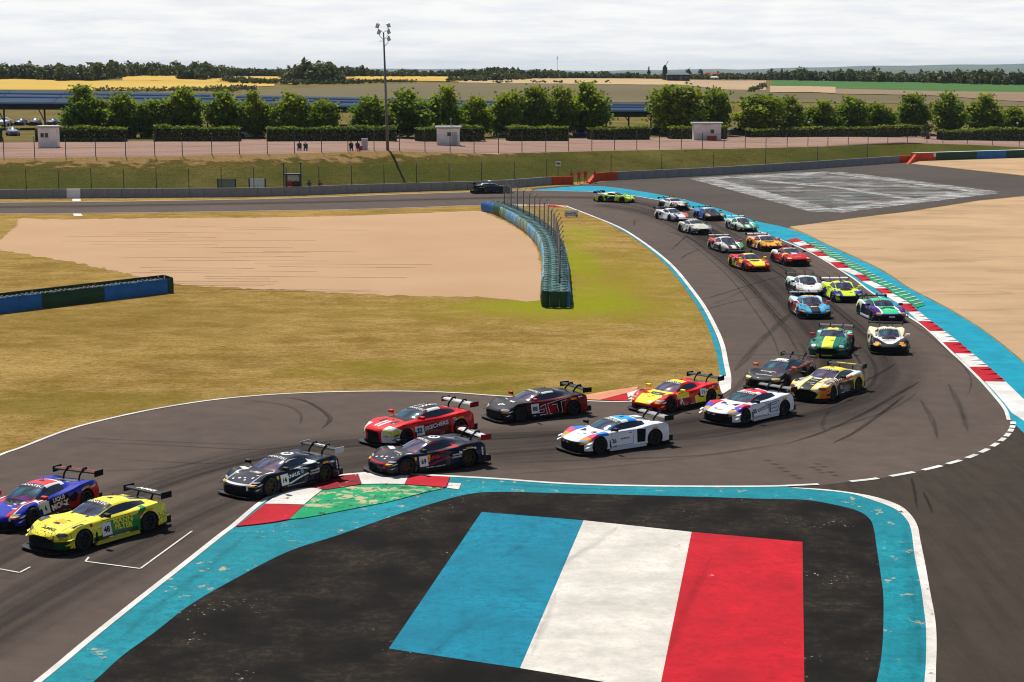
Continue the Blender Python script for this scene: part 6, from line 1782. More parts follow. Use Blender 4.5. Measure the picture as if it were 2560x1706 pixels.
mb = MB(); mb.add([(.10, 0, 0), (-.14, 0, .06), (-.16, .10, .07), (.02, .11, .015), (.10, 0, -.012), (-.14, 0, .048), (-.16, .10, .058), (.02, .11, .003)], [(0, 1, 2, 3), (7, 6, 5, 4), (0, 3, 7, 4), (3, 2, 6, 7), (1, 0, 4, 5)]); CAN_ME = mb.me('dive_plane', None); CAN_ME.materials.append(None)
def ob_mat(o, m):
    """material on the object, so that mesh data can be shared"""
    o.material_slots[0].link = 'OBJECT'; o.material_slots[0].material = m
    return o

def livery(name, base, layers, rough=.38, coat=.5):
    """paint in areas cut by planes in the car's own axes (x forward, |y| out, z up)"""
    t = MT(name, .55, .06, 0, coat * .7)
    t.b.inputs['Coat Roughness'].default_value = .025
    ab = t.n('ShaderNodeVectorMath', operation='ABSOLUTE')
    sp = t.n('ShaderNodeSeparateXYZ'); t.l(t.co(), sp.inputs[0])
    cb = t.n('ShaderNodeCombineXYZ'); t.l(sp.outputs['X'], cb.inputs[0]); t.l(t.math('ABSOLUTE', sp.outputs['Y']), cb.inputs[1]); t.l(t.math('DIVIDE', sp.outputs['Z'], ZS), cb.inputs[2])
    k = t.mix(t.noise(2, 3), tuple(x * .93 for x in base[:3]) + (1,), base)
    for c_, conds in layers:
        f_ = None
        for q in conds:
            if q[0] == 'n':
                e_ = t.math('GREATER_THAN', t.noise(q[1], 3, .6), q[2])
            elif q[0] == 'v':
                e_ = t.math('LESS_THAN', t.vor(q[1]), q[2])
            elif q[0] == 'r':                            # ring or disc round (x, z) seen from the side
                vm = t.n('ShaderNodeVectorMath', operation='SUBTRACT'); t.l(cb.outputs[0], vm.inputs[0]); vm.inputs[1].default_value = q[1]
                vd = t.n('ShaderNodeVectorMath', operation='MULTIPLY'); t.l(vm.outputs[0], vd.inputs[0]); vd.inputs[1].default_value = q[2]
                ln = t.n('ShaderNodeVectorMath', operation='LENGTH'); t.l(vd.outputs[0], ln.inputs[0])
                e_ = t.math('LESS_THAN', ln.outputs['Value'], 1.0)
            elif q[0] == 'w':                            # repeated stripes along a direction
                dt = t.n('ShaderNodeVectorMath', operation='DOT_PRODUCT'); t.l(cb.outputs[0], dt.inputs[0]); dt.inputs[1].default_value = q[1]
                e_ = t.math('LESS_THAN', t.math('FRACT', t.math('MULTIPLY', dt.outputs['Value'], q[2])), q[3])
            else:
                dt = t.n('ShaderNodeVectorMath', operation='DOT_PRODUCT')
                t.l((t.co() if len(q) > 4 else cb.outputs[0]), dt.inputs[0]); dt.inputs[1].default_value = q[:3]
                e_ = t.math('GREATER_THAN', dt.outputs['Value'], q[3])
            f_ = e_ if f_ is None else t.math('MULTIPLY', f_, e_)
        k = t.mix(f_, k, c_)
    t.color(k)
    return t.m
# plane shorthands
def xg(v): return (1, 0, 0, v)
def xl(v): return (-1, 0, 0, -v)
def yg(v): return (0, 1, 0, v)
def yl(v): return (0, -1, 0, -v)
def zg(v): return (0, 0, 1, v)
def zl(v): return (0, 0, -1, -v)
def left(v=0): return (0, 1, 0, v, 's')
def right(v=0): return (0, -1, 0, v, 's')

FR = {'L': ((-1, 0, 0), (0, 0, 1)), 'R': ((1, 0, 0), (0, 0, 1)), 'T': ((0, 1, 0), (-1, 0, 0)), 'F': ((0, 1, 0), (0, 0, 1)), 'W': ((0, 1, 0), (-.83, 0, .55)), 'TL': ((-1, 0, 0), (0, -1, 0))}
def frame(kind, a, b, rot=0.0):
    r_, u_ = Vector(FR[kind][0]), Vector(FR[kind][1])
    if kind in 'LRF': b *= ZS
    n_ = r_.cross(u_).normalized()
    o_ = {'L': Vector((a, 1.6, b)), 'R': Vector((a, -1.6, b)), 'T': Vector((a, b, 2)), 'TL': Vector((a, b, 2)), 'F': Vector((3.2, a, b)), 'W': Vector((a, 0, b)) + n_ * 1.2}[kind]
    if rot:
        c_, s_ = math.cos(rot), math.sin(rot)
        r_, u_ = r_ * c_ + u_ * s_, u_ * c_ - r_ * s_
    return o_, r_, u_, n_
def project(md, v2, f2, fr, off, sub=.14):
    """lay a flat outline onto the bodywork; returns vertices and faces"""
    o_, r_, u_, n_ = fr
    bm = bmesh.new()
    vs_ = [bm.verts.new((x, y, 0)) for x, y in v2]
    for q in f2:
        try: bm.faces.new([vs_[i] for i in q])
        except ValueError: pass
    bmesh.ops.triangulate(bm, faces=bm.faces[:])
    for _ in range(3):
        ed = [e for e in bm.edges if e.calc_length() > sub]
        if not ed: break
        bmesh.ops.subdivide_edges(bm, edges=ed, cuts=1)
        bmesh.ops.triangulate(bm, faces=[q for q in bm.faces if len(q.verts) > 3])
    bm.verts.index_update()
    P, ok = [], []
    for v in bm.verts:
        w = o_ + r_ * v.co.x + u_ * v.co.y
        hit = md['bvh'].ray_cast(w, -n_, 4.0)
        if hit[0] is None:
            P.append(w); ok.append(False)
        else:
            P.append(hit[0] + n_ * off); ok.append(True)
    Fo = []
    for q in bm.faces:
        idx = [v.index for v in q.verts]
        if all(ok[i] for i in idx):
            a, b, c_ = P[idx[0]], P[idx[1]], P[idx[2]]
            Fo.append(tuple(idx) if (b - a).cross(c_ - a).dot(n_) > 0 else tuple(idx[::-1]))
    bm.free()
    return P, Fo
def add_decal(root, md, name, v2, f2, fr, mat, off=.006, parent=None):
    P, Fo = project(md, v2, f2, fr, off)
    if not Fo: return None
    return obj(name, mesh(name, P, Fo, mat), parent or root)
def dtext(root, md, s, c_, kind, a, b, h, rot=0, sq=1.0, bold=.03, off=.014, name='lettering', parent=None):
    v, f_, w_ = text_geo(s, bold)
    return add_decal(root, md, name, [(x * h * sq, y * h) for x, y in v], f_, frame(kind, a, b, rot), pc(c_), off, parent)
def dpoly(root, md, name, pts_, c_, kind, a, b, rot=0, off=.006, mat=None, parent=None):
    return add_decal(root, md, name, pts_, [tuple(range(len(pts_)))], frame(kind, a, b, rot), mat or pc(c_), off, parent)
def disc(r_, n=18, sy=1.0): return [(r_ * math.cos(2 * math.pi * k / n), r_ * sy * math.sin(2 * math.pi * k / n)) for k in range(n)]
def rect(w, h, sk=0.0): return [(-w / 2 - sk, -h / 2), (w / 2 - sk, -h / 2), (w / 2 + sk, h / 2), (-w / 2 + sk, h / 2)]
def number_panel(root, md, s, kind, a, b, size=.40, c_=WHT, ink=BLK, rot=0):
    p_ = dpoly(root, md, 'number_panel', rect(size, size), c_, kind, a, b, rot, .012)
    if p_ is not None:
        dtext(root, md, s, ink, kind, a, b - .01, size * .48, rot, 1.0, .05, .018, 'number', p_)
def banner(root, md, col_=BLK, ink=WHT, word='FANATEC'):
    """sun strip across the top of the windscreen"""
    xm = md['rf'] + .05; zz = md['T'][[r[0] for r in md['T']].index(md['T'][8][0])][9]
    bx0 = md['rf']
    p_ = dpoly(root, md, 'sun_strip', [(-.58, -.15), (-.3, -.125), (0, -.12), (.3, -.125), (.58, -.15), (.53, .075), (.3, .09), (0, .095), (-.3, .09), (-.53, .075)], col_, 'W', bx0 + .10, zz - .05, 0, .007)
    dtext(root, md, word, ink, 'W', bx0 + .105, zz - .06, .12, 0, 1.3, .02, .016, 'lettering', p_)

def details(root, md, model, label):
    """shut lines, vents and the small sponsor stickers every car carries"""
    rg = random.Random(label)
    fz = md['T'][6][4] / ZS
    xf, xr = md['cowl'] - .02, md['cowl'] - 1.12
    for sd in 'LR':
        sg_ = 1 if sd == 'L' else -1
        for (xa_, za_), (xb_, zb_) in (((xf + .06, .24), (xf + .02, fz - .02)), ((xr + .10, .24), (xr, fz)), ((xf + .05, .24), (xr + .10, .24)), ((xf, fz + .01), (xr, fz + .02))):
            L_ = math.hypot(xb_ - xa_, zb_ - za_); an = math.atan2(zb_ - za_, -(xb_ - xa_) * sg_)
            dpoly(root, md, 'door_gap', rect(L_, .014), BLK, sd, (xa_ + xb_) / 2, (za_ + zb_) / 2, an, .005)
        dpoly(root, md, 'door_handle', rect(.12, .03), BLK, sd, xr + .18, fz - .06, 0, .008)
        dpoly(root, md, 'wheel_vent', [(-.04, -.14), (.05, -.16), (.06, .12), (-.02, .14)], BLK, sd, md['ax'][0] - .52, .36, 0, .006)
        for k in range(6):
            cc = rg.choice([WHT, WHT, C(235, 170, 30), C(200, 30, 40), C(210, 215, 220), C(20, 22, 26)])
            dpoly(root, md, 'sponsor_sticker', rect(rg.uniform(.08, .22), rg.uniform(.025, .05)), cc, sd, md['cowl'] - .1 - k * .17, .185 + rg.uniform(0, .02), 0, .012)
        for k in range(4):
            cc = rg.choice([WHT, WHT, C(210, 215, 220), C(225, 60, 50)])
            dpoly(root, md, 'sponsor_sticker', rect(rg.uniform(.10, .26), rg.uniform(.03, .07)), cc, sd, md['ax'][1] + rg.uniform(-.55, .45), rg.uniform(.72, .86) if k < 2 else .16 + rg.uniform(.5, .6), rg.uniform(-.05, .12), .010)
    for k in range(5):
        cc = rg.choice([WHT, C(215, 215, 215), C(20, 22, 26), C(200, 40, 40)])
        dpoly(root, md, 'sponsor_sticker', rect(rg.uniform(.10, .24), rg.uniform(.03, .06)), cc, 'T', md['ax'][0] + rg.uniform(-.3, .55), rg.uniform(-.6, .6), rg.uniform(-.1, .1), .010)
    for sy in (-1, 1):                                   # bonnet shut line and wiper
        dpoly(root, md, 'bonnet_gap', rect(.014, 1.0), BLK, 'T', md['ax'][0] + .05, sy * .60, 0, .005)
    dpoly(root, md, 'wiper', rect(.016, .42), BLK, 'W', md['cowl'] - .28, md['T'][6][9] + .10, .25, .010)

def build_car(model, loc, head, paint, label, wing=BLK, endp=BLK, mirror=BLK, glass=0, swan=True, rim='d', skirt=BLK, canard=BLK, lights=None, strip=(BLK, WHT), race=True, vents=None, grille=None, group='race cars on the track', cat='race car', name='race_car', scale=.965, tilt=0.0):
    md = MODELS[model]
    root = empty(name, (loc[0], loc[1], .034 if len(loc) < 3 else loc[2]), head)
    root.scale = (scale,) * 3
    tag(root, label, cat, group)
    P = md['parts']
    ob_mat(obj('body', P['body'], root), paint)
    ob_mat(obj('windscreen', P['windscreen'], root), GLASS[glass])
    for k in 'ab': ob_mat(obj('side_window', P['side_window_' + k], root), SIDEGL)
    ob_mat(obj('rear_window', P['rear_window'], root), SIDEGL)
    ob_mat(obj('underbody', P['underbody'], root), UNDER)
    for ax in md['ax']:
        for s in (-1, 1):
            w = obj('wheel', TYRE_ME, root, loc=(ax, s * .85, .326), rot=(0, 0.2 * s, 0 if s > 0 else math.pi))
            obj('rim', RIM_ME[rim], w)
    for s in (-1, 1):
        m_ = obj('mirror', MIR_ME, root, loc=(md['cowl'] - .10, s * 1.0, md['T'][6][6] + .12), scale=(1, s, 1)); ob_mat(m_, pc(mirror))
    if race:
        ob_mat(obj('splitter', _spl(md), root), CARB)
        for s in (-1, 1):
            ob_mat(obj('side_skirt', SKIRT_ME, root, loc=(0, s * 1.0, 0), scale=(1, s, 1)), pc(skirt))
            for z, x in ((.30, .0), (.44, -.06)):
                ob_mat(obj('dive_plane', CAN_ME, root, loc=(md['ax'][0] + .62 + x, s * .96, z), scale=(1, s, 1)), pc(canard))
        obj('diffuser', DIFF_ME, root, loc=(md['tail'] + .06, 0, 0))
        wx, wz = md['wing']
        wg = ob_mat(obj('wing', WING_ME, root, loc=(wx, 0, wz)), pc(wing))
        for s in (-1, 1):
            ob_mat(obj('endplate', EP_ME, wg, loc=(0, s * .912, -.01)), pc(endp))
            obj('wing_support', SUP[swan], root, loc=(wx, s * .34, wz))
    # lamps
    lm = lights or 'std'
    xx = md['nose']
    shapes = {'front': ((xx - .36, .72, .62), [(-.20, -.02), (-.06, -.085), (.14, -.06), (.20, .03), (.06, .075), (-.14, .05)]), 'aston': ((xx - .34, .70, .60), [(-.14, -.06), (0, -.09), (.15, -.04), (.17, .05), (.02, .10), (-.12, .06)]),
              'mid': ((xx - .42, .72, .56), [(-.16, -.03), (.02, -.055), (.2, .0), (.22, .045), (.02, .035), (-.14, .02)]), 'mclaren': ((xx - .36, .68, .52), [(-.14, -.09), (.02, -.06), (.2, .03), (.2, .06), (.0, .05), (-.12, .02)]), 'wedge': ((xx - .42, .72, .55), [(-.18, -.05), (.08, -.05), (.22, .03), (.1, .055), (-.1, .02)]),
              'audi': ((xx - .30, .70, .56), [(-.20, -.07), (.18, -.06), (.22, .03), (.14, .06), (-.20, .03)]), 'bmw': ((xx - .30, .70, .64), [(-.18, -.05), (.16, -.05), (.2, .02), (.12, .05), (-.18, .03)]), 'road': ((xx - .3, .6, .68), [(-.16, -.06), (.15, -.05), (.18, .04), (-.14, .05)])}[model]
    (hx, hy, hz), pts_ = shapes
    for s in (-1, 1):
        n_ = Vector((.80, .36 * s, .46)).normalized(); r_ = Vector((0, 0, 1)).cross(n_).normalized(); u_ = n_.cross(r_)
        fr = (Vector((hx, hy * s, hz * ZS)) + n_ * .8, r_, u_, n_)
        q = [(x * s if s > 0 else -x, y) for x, y in pts_]
        if s < 0: q = q[::-1]
        add_decal(root, md, 'headlight', q, [tuple(range(len(q)))], fr, {'std': LENS, 'dark': LENS_DK}.get(lm) if isinstance(lm, str) else pc(lm), .008)
    gsh = grille or {'front': [(-.48, -.10), (.48, -.10), (.62, .12), (.42, .30), (-.42, .30), (-.62, .12)], 'aston': [(-.5, -.06), (.5, -.06), (.62, .08), (.40, .24), (-.40, .24), (-.62, .08)], 'mid': [(-.78, -.10), (.78, -.10), (.70, .03), (.3, -.02), (-.3, -.02), (-.70, .03)], 'mclaren': [(-.80, -.10), (.80, -.10), (.74, .10), (.45, .08), (.2, -.05), (-.2, -.05), (-.45, .08), (-.74, .10)], 'wedge': [(-.80, -.10), (.80, -.10), (.74, .06), (.28, -.03), (-.28, -.03), (-.74, .06)],
                     'audi': [(-.74, -.12), (.74, -.12), (.70, .05), (.50, .22), (-.50, .22), (-.70, .05)], 'bmw': [(-.40, -.12), (.40, -.12), (.36, .34), (.06, .34), (.0, .2), (-.06, .34), (-.36, .34)], 'road': [(-.5, -.1), (.5, -.1), (.5, .1), (-.5, .1)]}[model]
    dpoly(root, md, 'grille', gsh, BLK, 'F', 0, .26, 0, .008)
    if race:
        banner(root, md, *strip)
        # extraction vents on the bonnet
        if model in ('front', 'aston'):
            for s in (-1, 1):
                dpoly(root, md, 'bonnet_vent', [(-.06, -.05), (.06, -.07), (.07, .05), (-.04, .06)], BLK, 'T', .68, s * .36, 0, .007)
                dpoly(root, md, 'wing_vent', [(-.10, -.2), (.08, -.22), (.10, .16), (-.06, .2)], BLK, 'T', 1.42, s * .80, 0, .007)
        elif model in ('mid', 'wedge', 'mclaren'):
            dpoly(root, md, 'bonnet_vent', [(-.34, -.10), (0, -.16), (.34, -.10), (.40, .12), (-.40, .12)], BLK, 'T', 1.15, 0, 0, .007)
            for s in (-1, 1):
                dpoly(root, md, 'wing_vent', [(-.06, -.16), (.06, -.16), (.05, .16), (-.05, .16)], BLK, 'T', 1.33, s * .80, 0, .007)
                dpoly(root, md, 'side_intake', [(-.22, -.05), (.12, .10), (.2, .02), (.1, -.22), (-.1, -.20)], BLK, 'L' if s > 0 else 'R', -.72, .66, 0, .007)
        elif model == 'audi':
            for s in (-1, 1):
                dpoly(root, md, 'bonnet_vent', [(-.16, -.05), (.12, -.14), (.15, .14), (-.02, .10)] if s > 0 else [(-.12, -.14), (.16, -.05), (.02, .10), (-.15, .14)], BLK, 'T', 1.20, s * .30, 0, .007)
                dpoly(root, md, 'side_intake', [(-.20, -.28), (.16, -.28), (.22, .22), (-.16, .24)] if s > 0 else [(-.16, -.28), (.20, -.28), (.16, .24), (-.22, .22)], vents or BLK, 'L' if s > 0 else 'R', -.70, .56, 0, .007)
        elif model == 'bmw':
            for s in (-1, 1):
                dpoly(root, md, 'bonnet_vent', [(-.10, -.16), (.10, -.22), (.12, .20), (-.06, .24)], BLK, 'T', 1.55, s * .36, 0, .007)
        dpoly(root, md, 'rear_deck_vent', rect(.9, .30), BLK, 'T', md['rw'][0] - .14, 0, 0, .007, CARB_L)
        for s in (-1, 1):                                # tyre maker's yellow flash above the wheels
            dpoly(root, md, 'yellow_sticker', rect(.30, .07), C(235, 165, 20), 'L' if s > 0 else 'R', md['ax'][1] - .02, .80, 0, .007)
            dpoly(root, md, 'yellow_sticker', rect(.26, .07), C(235, 165, 20), 'F', s * .74, .47, 0, .008)
        details(root, md, model, label)
        MB().tube([(md['rf'] - .45, 0, md['T'][9][9] - .01), (md['rf'] - .50, 0, md['T'][9][9] + .13)], .008, 4).build('antenna', CARB, root)
        dpoly(root, md, 'roof_vent', [(-.10, -.09), (.10, -.09), (.07, .06), (-.07, .06)], BLK, 'T', md['rf'] - .40, 0, 0, .007)
    else:
        for s in (-1, 1):
            pass
    return root, md
def _spl(md):
    if not md['splitter'].materials: md['splitter'].materials.append(None)
    return md['splitter']
def by_wheels(fl, rl, wheel_y=.85):
    """car pose from the two left wheel hubs in the survey"""
    a, b = Vector(g(*fl, .36)), Vector(g(*rl, .36))
    d = (a - b).normalized(); lf = Vector((-d.y, d.x))
    return tuple((a + b) / 2 - lf * wheel_y), math.atan2(d.y, d.x)
def by_nose(p, deg, nose=2.25):
    h = R(deg); q = Vector(g(*p, .08))
    return tuple(q - Vector((math.cos(h), math.sin(h))) * nose), h
def wing_text(root, md, s, c_, h=.15, sq=1.0):
    wx, wz = md['wing']
    v, f_, w_ = text_geo(s, .04)
    wg = [o for o in root.children if o.name.startswith('wing') and not o.name.startswith('wing_')][0]
    obj('lettering', mesh('lettering', [(-y * h * .95, x * h * sq, .052 - abs(y) * h * .10) for x, y in v], f_, pc(c_)), wg)
# ------------------------------------------------------------------ the field
RED, YEL, NAV = C(215, 20, 25, .9), C(245, 225, 40, .95), C(14, 20, 42)
# 48, yellow and green with scales
Y48 = C(246, 232, 70, .95); G48 = C(10, 130, 40)
pt = livery('yellow scale livery', Y48, [((.015, .02, .004, 1), [('v', 5.5, .035), zl(.62), yg(.5)]), ((.015, .02, .004, 1), [('v', 6.5, .03), xg(1.75), zl(.70)]),
     (G48, [yg(.80), zl(.74), xl(.55), xg(-1.0), (-.16, 0, -1, -.78)]), (G48, [yg(.72), xl(-.75), xg(-1.25), (.9, 0, 1, -.28), (-.9, 0, -1, .05)]), (C(6, 70, 24), [yg(.8), zl(.34), xl(.95), xg(-.9)]), (C(8, 60, 25), [xg(1.85), zl(.44), yg(.42)]), (BLK, [zl(.17)])])
r, md = build_car('front', *by_wheels((206, 1348.6), (367, 1303.7)), pt, 'yellow race car number 48 with black scale pattern and green doors', wing=BLK, mirror=C(20, 22, 20), glass=0, lights='dark', swan=False, skirt=C(190, 180, 50), canard=Y48)
number_panel(r, md, '48', 'L', .36, .50, .40)
dtext(r, md, 'MANN', Y48, 'L', -.33, .67, .17, -.06, 1.15, .05); dtext(r, md, 'FILTER', Y48, 'L', -.34, .47, .17, -.06, 1.05, .05)
dtext(r, md, 'AMG', BLK, 'T', 1.95, .05, .13, 0, 1.7, .03); dpoly(r, md, 'bonnet_scoop', [(-.22, -.14), (.22, -.14), (.25, .06), (.12, .2), (-.12, .2), (-.25, .06)], C(205, 170, 10), 'T', 1.45, 0, 0, .007)
dpoly(r, md, 'scoop_mouth', [(-.14, -.05), (.14, -.05), (.1, .05), (-.1, .05)], BLK, 'T', 1.57, 0, 0, .012); dpoly(r, md, 'round_badge', disc(.06), C(190, 40, 20), 'L', .98, .78, 0, .009)
wing_text(r, md, 'AMG', WHT, .19, 1.6); number_panel(r, md, '48', 'R', .36, .50, .40)
# 6, blue, red and white
pt = livery('blue red white livery', C(22, 40, 165), [(C(150, 14, 22), [yg(.80), zl(.66), xl(.35)]), (C(60, 6, 14), [yg(.80), zl(.60), xl(.55), xg(-.4)]), (C(205, 25, 30), [yg(.60), xl(-1.1), zl(.80)]), (WHT, [yg(.68), xl(.95), xg(.45), zg(.50), zl(.80)]), (C(215, 40, 35), [yl(.5), yg(.0), xl(.05), xg(-.72), zg(1.02)]), (WHT, [yl(.52), yg(.40), xl(.1), xg(-.8), zg(1.02)]), (WHT, [yl(.52), xl(-.60), xg(-.76), zg(1.0)]), (C(205, 25, 30), [yg(.44), yl(.62), xg(.7), (0, 0, 1, .5)]), (WHT, [yg(.62), yl(.67), xg(.7)]), (C(200, 25, 30), [yg(.62), zg(.84), xl(.72), xg(-.2)]), (BLK, [zl(.17)])])
r, md = build_car('mclaren', *by_wheels((73.5, 1293.5), (213, 1245)), pt, 'blue, red and white race car number 6 at the left edge', wing=C(25, 25, 28), endp=BLK, mirror=C(190, 30, 30), glass=1)
number_panel(r, md, '6', 'L', .58, .50, .38)
dpoly(r, md, 'logo_panel', rect(.86, .46), C(20, 16, 26), 'L', -.10, .55, .10, .007); dpoly(r, md, 'logo_panel', rect(.82, .21), C(140, 12, 22), 'L', -.10, .445, .10, .010)
dtext(r, md, 'LIQUI', WHT, 'L', -.09, .66, .17, .10, 1.15, .05, .014); dtext(r, md, 'MOLY', WHT, 'L', -.11, .45, .19, .10, 1.2, .05, .014)
dpoly(r, md, 'round_badge', disc(.10), WHT, 'T', 1.15, .42, 0, .012); wing_text(r, md, '------', C(220, 40, 45), .06, 2.0); number_panel(r, md, '6', 'R', .58, .50, .38)
# 14, navy with white lines
def ferrari(tag_, fl, rl, acc, num, label, word, wcol, wingc, endc):
    pt = livery('navy livery ' + tag_, C(15, 23, 44), [(acc, [yg(.50), zg(.86), xl(.35), xg(-.95), (-.42, 0, 1, .93), (.42, 0, -1, -1.32)]), (acc, [yg(.76), zg(.70), zl(.86), (-.30, 0, 1, .78), (.30, 0, -1, -.89), xl(.7), xg(-.95)]), (acc, [yg(.58), yl(.64), xg(.8)]), (acc, [yg(.78), (-.26, 0, -1, -.40), (.26, 0, 1, .34), xl(.35), xg(-1.0)]), (acc, [xg(1.95), zg(.47), zl(.52)]), (BLK, [zl(.17)])])
    r, md = build_car('mid', *by_wheels(fl, rl), pt, label, wing=wingc, endp=endc, mirror=BLK, glass=2, swan=True, rim='b')
    number_panel(r, md, num, 'L', .58, .47, .38); number_panel(r, md, num, 'R', .58, .47, .38)
    dpoly(r, md, 'round_badge', disc(.24, 20), WHT, 'T', -.38, 0, 0, .008); dpoly(r, md, 'badge_print', disc(.14, 12), C(15, 23, 44), 'T', -.38, 0, 0, .013); dpoly(r, md, 'badge_print', [(-.07, -.06), (.07, -.06), (0, .08)], WHT, 'T', -.38, 0, 0, .018)
    dpoly(r, md, 'shield_badge', [(-.05, .06), (.05, .06), (.05, -.02), (0, -.08), (-.05, -.02)][::-1], C(240, 200, 20), 'L', .93, .62, 0, .009)
    for k, (x, y) in enumerate([(1.85, .2), (1.78, -.15), (1.7, .05), (1.62, .38), (1.9, -.35)]): dpoly(r, md, 'sponsor_dot', disc(.045 + .012 * (k % 2)), WHT, 'T', x, y, 0, .010)
    for s in (-1, 1): dpoly(r, md, 'white_flash', [(-.16, -.09), (.12, -.12), (.16, .10), (-.10, .12)], WHT, 'T', 1.1, s * .66, 0, .008)
    dtext(r, md, 'GT WORLD', WHT, 'T', 1.18, 0, .07, 0, 1.0, .03, .014)
    dtext(r, md, word, wcol, 'L', .12, .56, .13, .10, 1.1, .05); dtext(r, md, 'PARAVAN', WHT, 'L', -.86, .60, .06, .10, 1.2, .04); dtext(r, md, 'CRONOMAC', WHT, 'L', -.88, .50, .06, .10, 1.2, .04)
    dtext(r, md, 'TROFEO HANKO GC', WHT, 'L', .05, .20, .05, .03, 1.2, .04)
    for k in range(3): dpoly(r, md, 'round_badge', disc(.045), WHT, 'L', -1.95, .70 - .11 * k, 0, .008)
    return r, md
r, md = ferrari('white', (667.6, 1217), (812.4, 1180.7), WHT, '14', 'navy and white race car number 14 beside the apex kerb', 'KNAUS', WHT, C(38, 38, 41), C(190, 190, 195))
dpoly(r, md, 'round_badge', disc(.075), C(120, 150, 190), 'L', -.30, .62, 0, .009); wing_text(r, md, '--', WHT, .10, 2.0)
r, md = ferrari('red', (1016, 1165.7), (1167.3, 1144.4), C(170, 12, 28), '69', 'navy and red race car number 69 over the apex kerb', 'LUNA', C(225, 40, 20), C(190, 190, 190), C(150, 20, 30))
dpoly(r, md, 'logo_flash', [(-.10, -.13), (.06, -.13), (.10, .13), (-.02, .13)], C(240, 180, 20), 'L', .36, .56, 0, .009); wing_text(r, md, 'PROX', BLK, .12, 1.6)
# 32, red coupe
pt = livery('red black white livery', C(222, 22, 26), [(BLK, [yl(.42), zg(1.13)]), (WHT, [yg(.40), yl(.58), zg(1.10), xl(.0), xg(-.7)]), (WHT, [xg(1.6), yg(.52), (1, 0, -1.6, .55)]), (WHT, [xg(1.5), xl(2.2), yg(.05), yl(.16), zg(.6)]), (BLK, [yl(.44), xl(1.15), xg(.68), zg(.8)]), (BLK, [yl(.62), yg(.40), xg(.7), xl(1.2)]), (C(120, 8, 14), [yg(.80), zl(.74), xl(.62), xg(-.95)]), (WHT, [yg(.8), zl(.72), zg(.30), xg(.42), xl(.92)]), (BLK, [zl(.19)])])
r, md = build_car('bmw', *by_wheels((1009, 1092.6), (1150, 1066)), pt, 'red, white and black race car number 32 behind the navy and red one', wing=C(190, 190, 190), endp=C(120, 15, 25), mirror=RED, glass=1, lights=C(235, 230, 60))
dtext(r, md, '32', C(30, 30, 110), 'L', .68, .52, .20, 0, 1.1, .06); dtext(r, md, 'SKECHERS', WHT, 'L', -.22, .62, .17, .10, 1.2, .05); dtext(r, md, 'WRT', WHT, 'TL', -.55, 0, .2, 0, 1.6, .05)
dpoly(r, md, 'yellow_flash', [(-.25, -.08), (.2, -.1), (.28, .08), (-.2, .1)], C(235, 225, 60), 'L', 2.0, .62, 0, .009)
# 88, dark grey over dark red
pt = livery('grey and dark red livery', C(48, 48, 54), [(C(95, 8, 18), [yg(.72), zl(.90), xl(.9)]), (C(125, 10, 22), [yg(.76), xl(-.7), zl(.92)]), (C(38, 4, 10), [yg(.76), zl(.85), xl(1.6), xg(.3)]), (WHT, [yg(.44), yl(.56), zg(1.08), xl(.05), xg(-.6)]), (BLK, [zl(.18)])], rough=.5, coat=.2)
r, md = build_car('audi', *by_wheels((1297, 1035), (1431, 1018.5)), pt, 'dark grey and red race car number 88 with outlined lettering', wing=C(40, 40, 44), mirror=C(190, 20, 30), glass=2, vents=C(30, 5, 10))
number_panel(r, md, '88', 'L', .55, .52, .40)
for seg in ([(.30, .56), (.02, .66)], [(.02, .66), (-.04, .22)], [(-.04, .22), (.55, .20)], [(-.10, .66), (-.18, .22)], [(-.10, .68), (-1.25, .92)], [(-.32, .62), (-.55, .62)], [(-.55, .62), (-.60, .30)], [(-.75, .72), (-1.02, .78)], [(-.75, .72), (-.80, .25)], [(.35, .42), (.10, .46)], [(.10, .46), (.12, .32)], [(.12, .32), (.38, .30)]):
    (xa_, za_), (xb_, zb_) = seg
    L_ = math.hypot(xb_ - xa_, zb_ - za_); an = math.atan2(zb_ - za_, -(xb_ - xa_))
    dpoly(r, md, 'outline_stripe', rect(L_ + .02, .018), WHT, 'L', (xa_ + xb_) / 2, (za_ + zb_) / 2, an, .011)
dtext(r, md, 'afr', C(170, 12, 25), 'L', -.28, .45, .34, .06, 1.3, .06, .009)
dpoly(r, md, 'round_badge', disc(.12), WHT, 'T', 1.72, -.05, 0, .009); dpoly(r, md, 'badge_print', disc(.06), BLK, 'T', 1.72, -.05, 0, .014); dtext(r, md, 'aec', WHT, 'T', 1.22, .1, .12, 0, 1.2, .05, .014)
number_panel(r, md, '88', 'R', .55, .52, .40)
# 26, white with blue roof patch
pt = livery('white blue livery', C(236, 236, 240, .95), [(C(20, 160, 225), [yl(.36), zg(1.12), xl(-.12), xg(-.75)]), (C(40, 130, 220), [yg(.36), yl(.56), zg(1.05), xl(-.35), xg(-.8)]), (C(40, 50, 150), [yg(.5), zg(.86), xl(.75), xg(.0), (.55, 0, -1, -.95)]), (C(225, 60, 110), [yg(.52), xg(1.42), xl(1.75), (0, 0, 1, .6)]), (C(40, 130, 215), [yg(.55), xg(.85), xl(1.42), zg(.72)]), (C(238, 150, 20), [yg(.5), xg(1.72), xl(1.98), zg(.55)]), (BLK, [xg(1.98), zl(.52)]), (BLK, [zl(.16)])])
r, md = build_car('audi', *by_wheels((1496, 1113), (1634, 1092.5)), pt, 'white race car number 26 with light blue roof patch', wing=C(150, 150, 152), mirror=C(30, 30, 34), glass=1, skirt=C(205, 205, 210), canard=C(225, 225, 228))
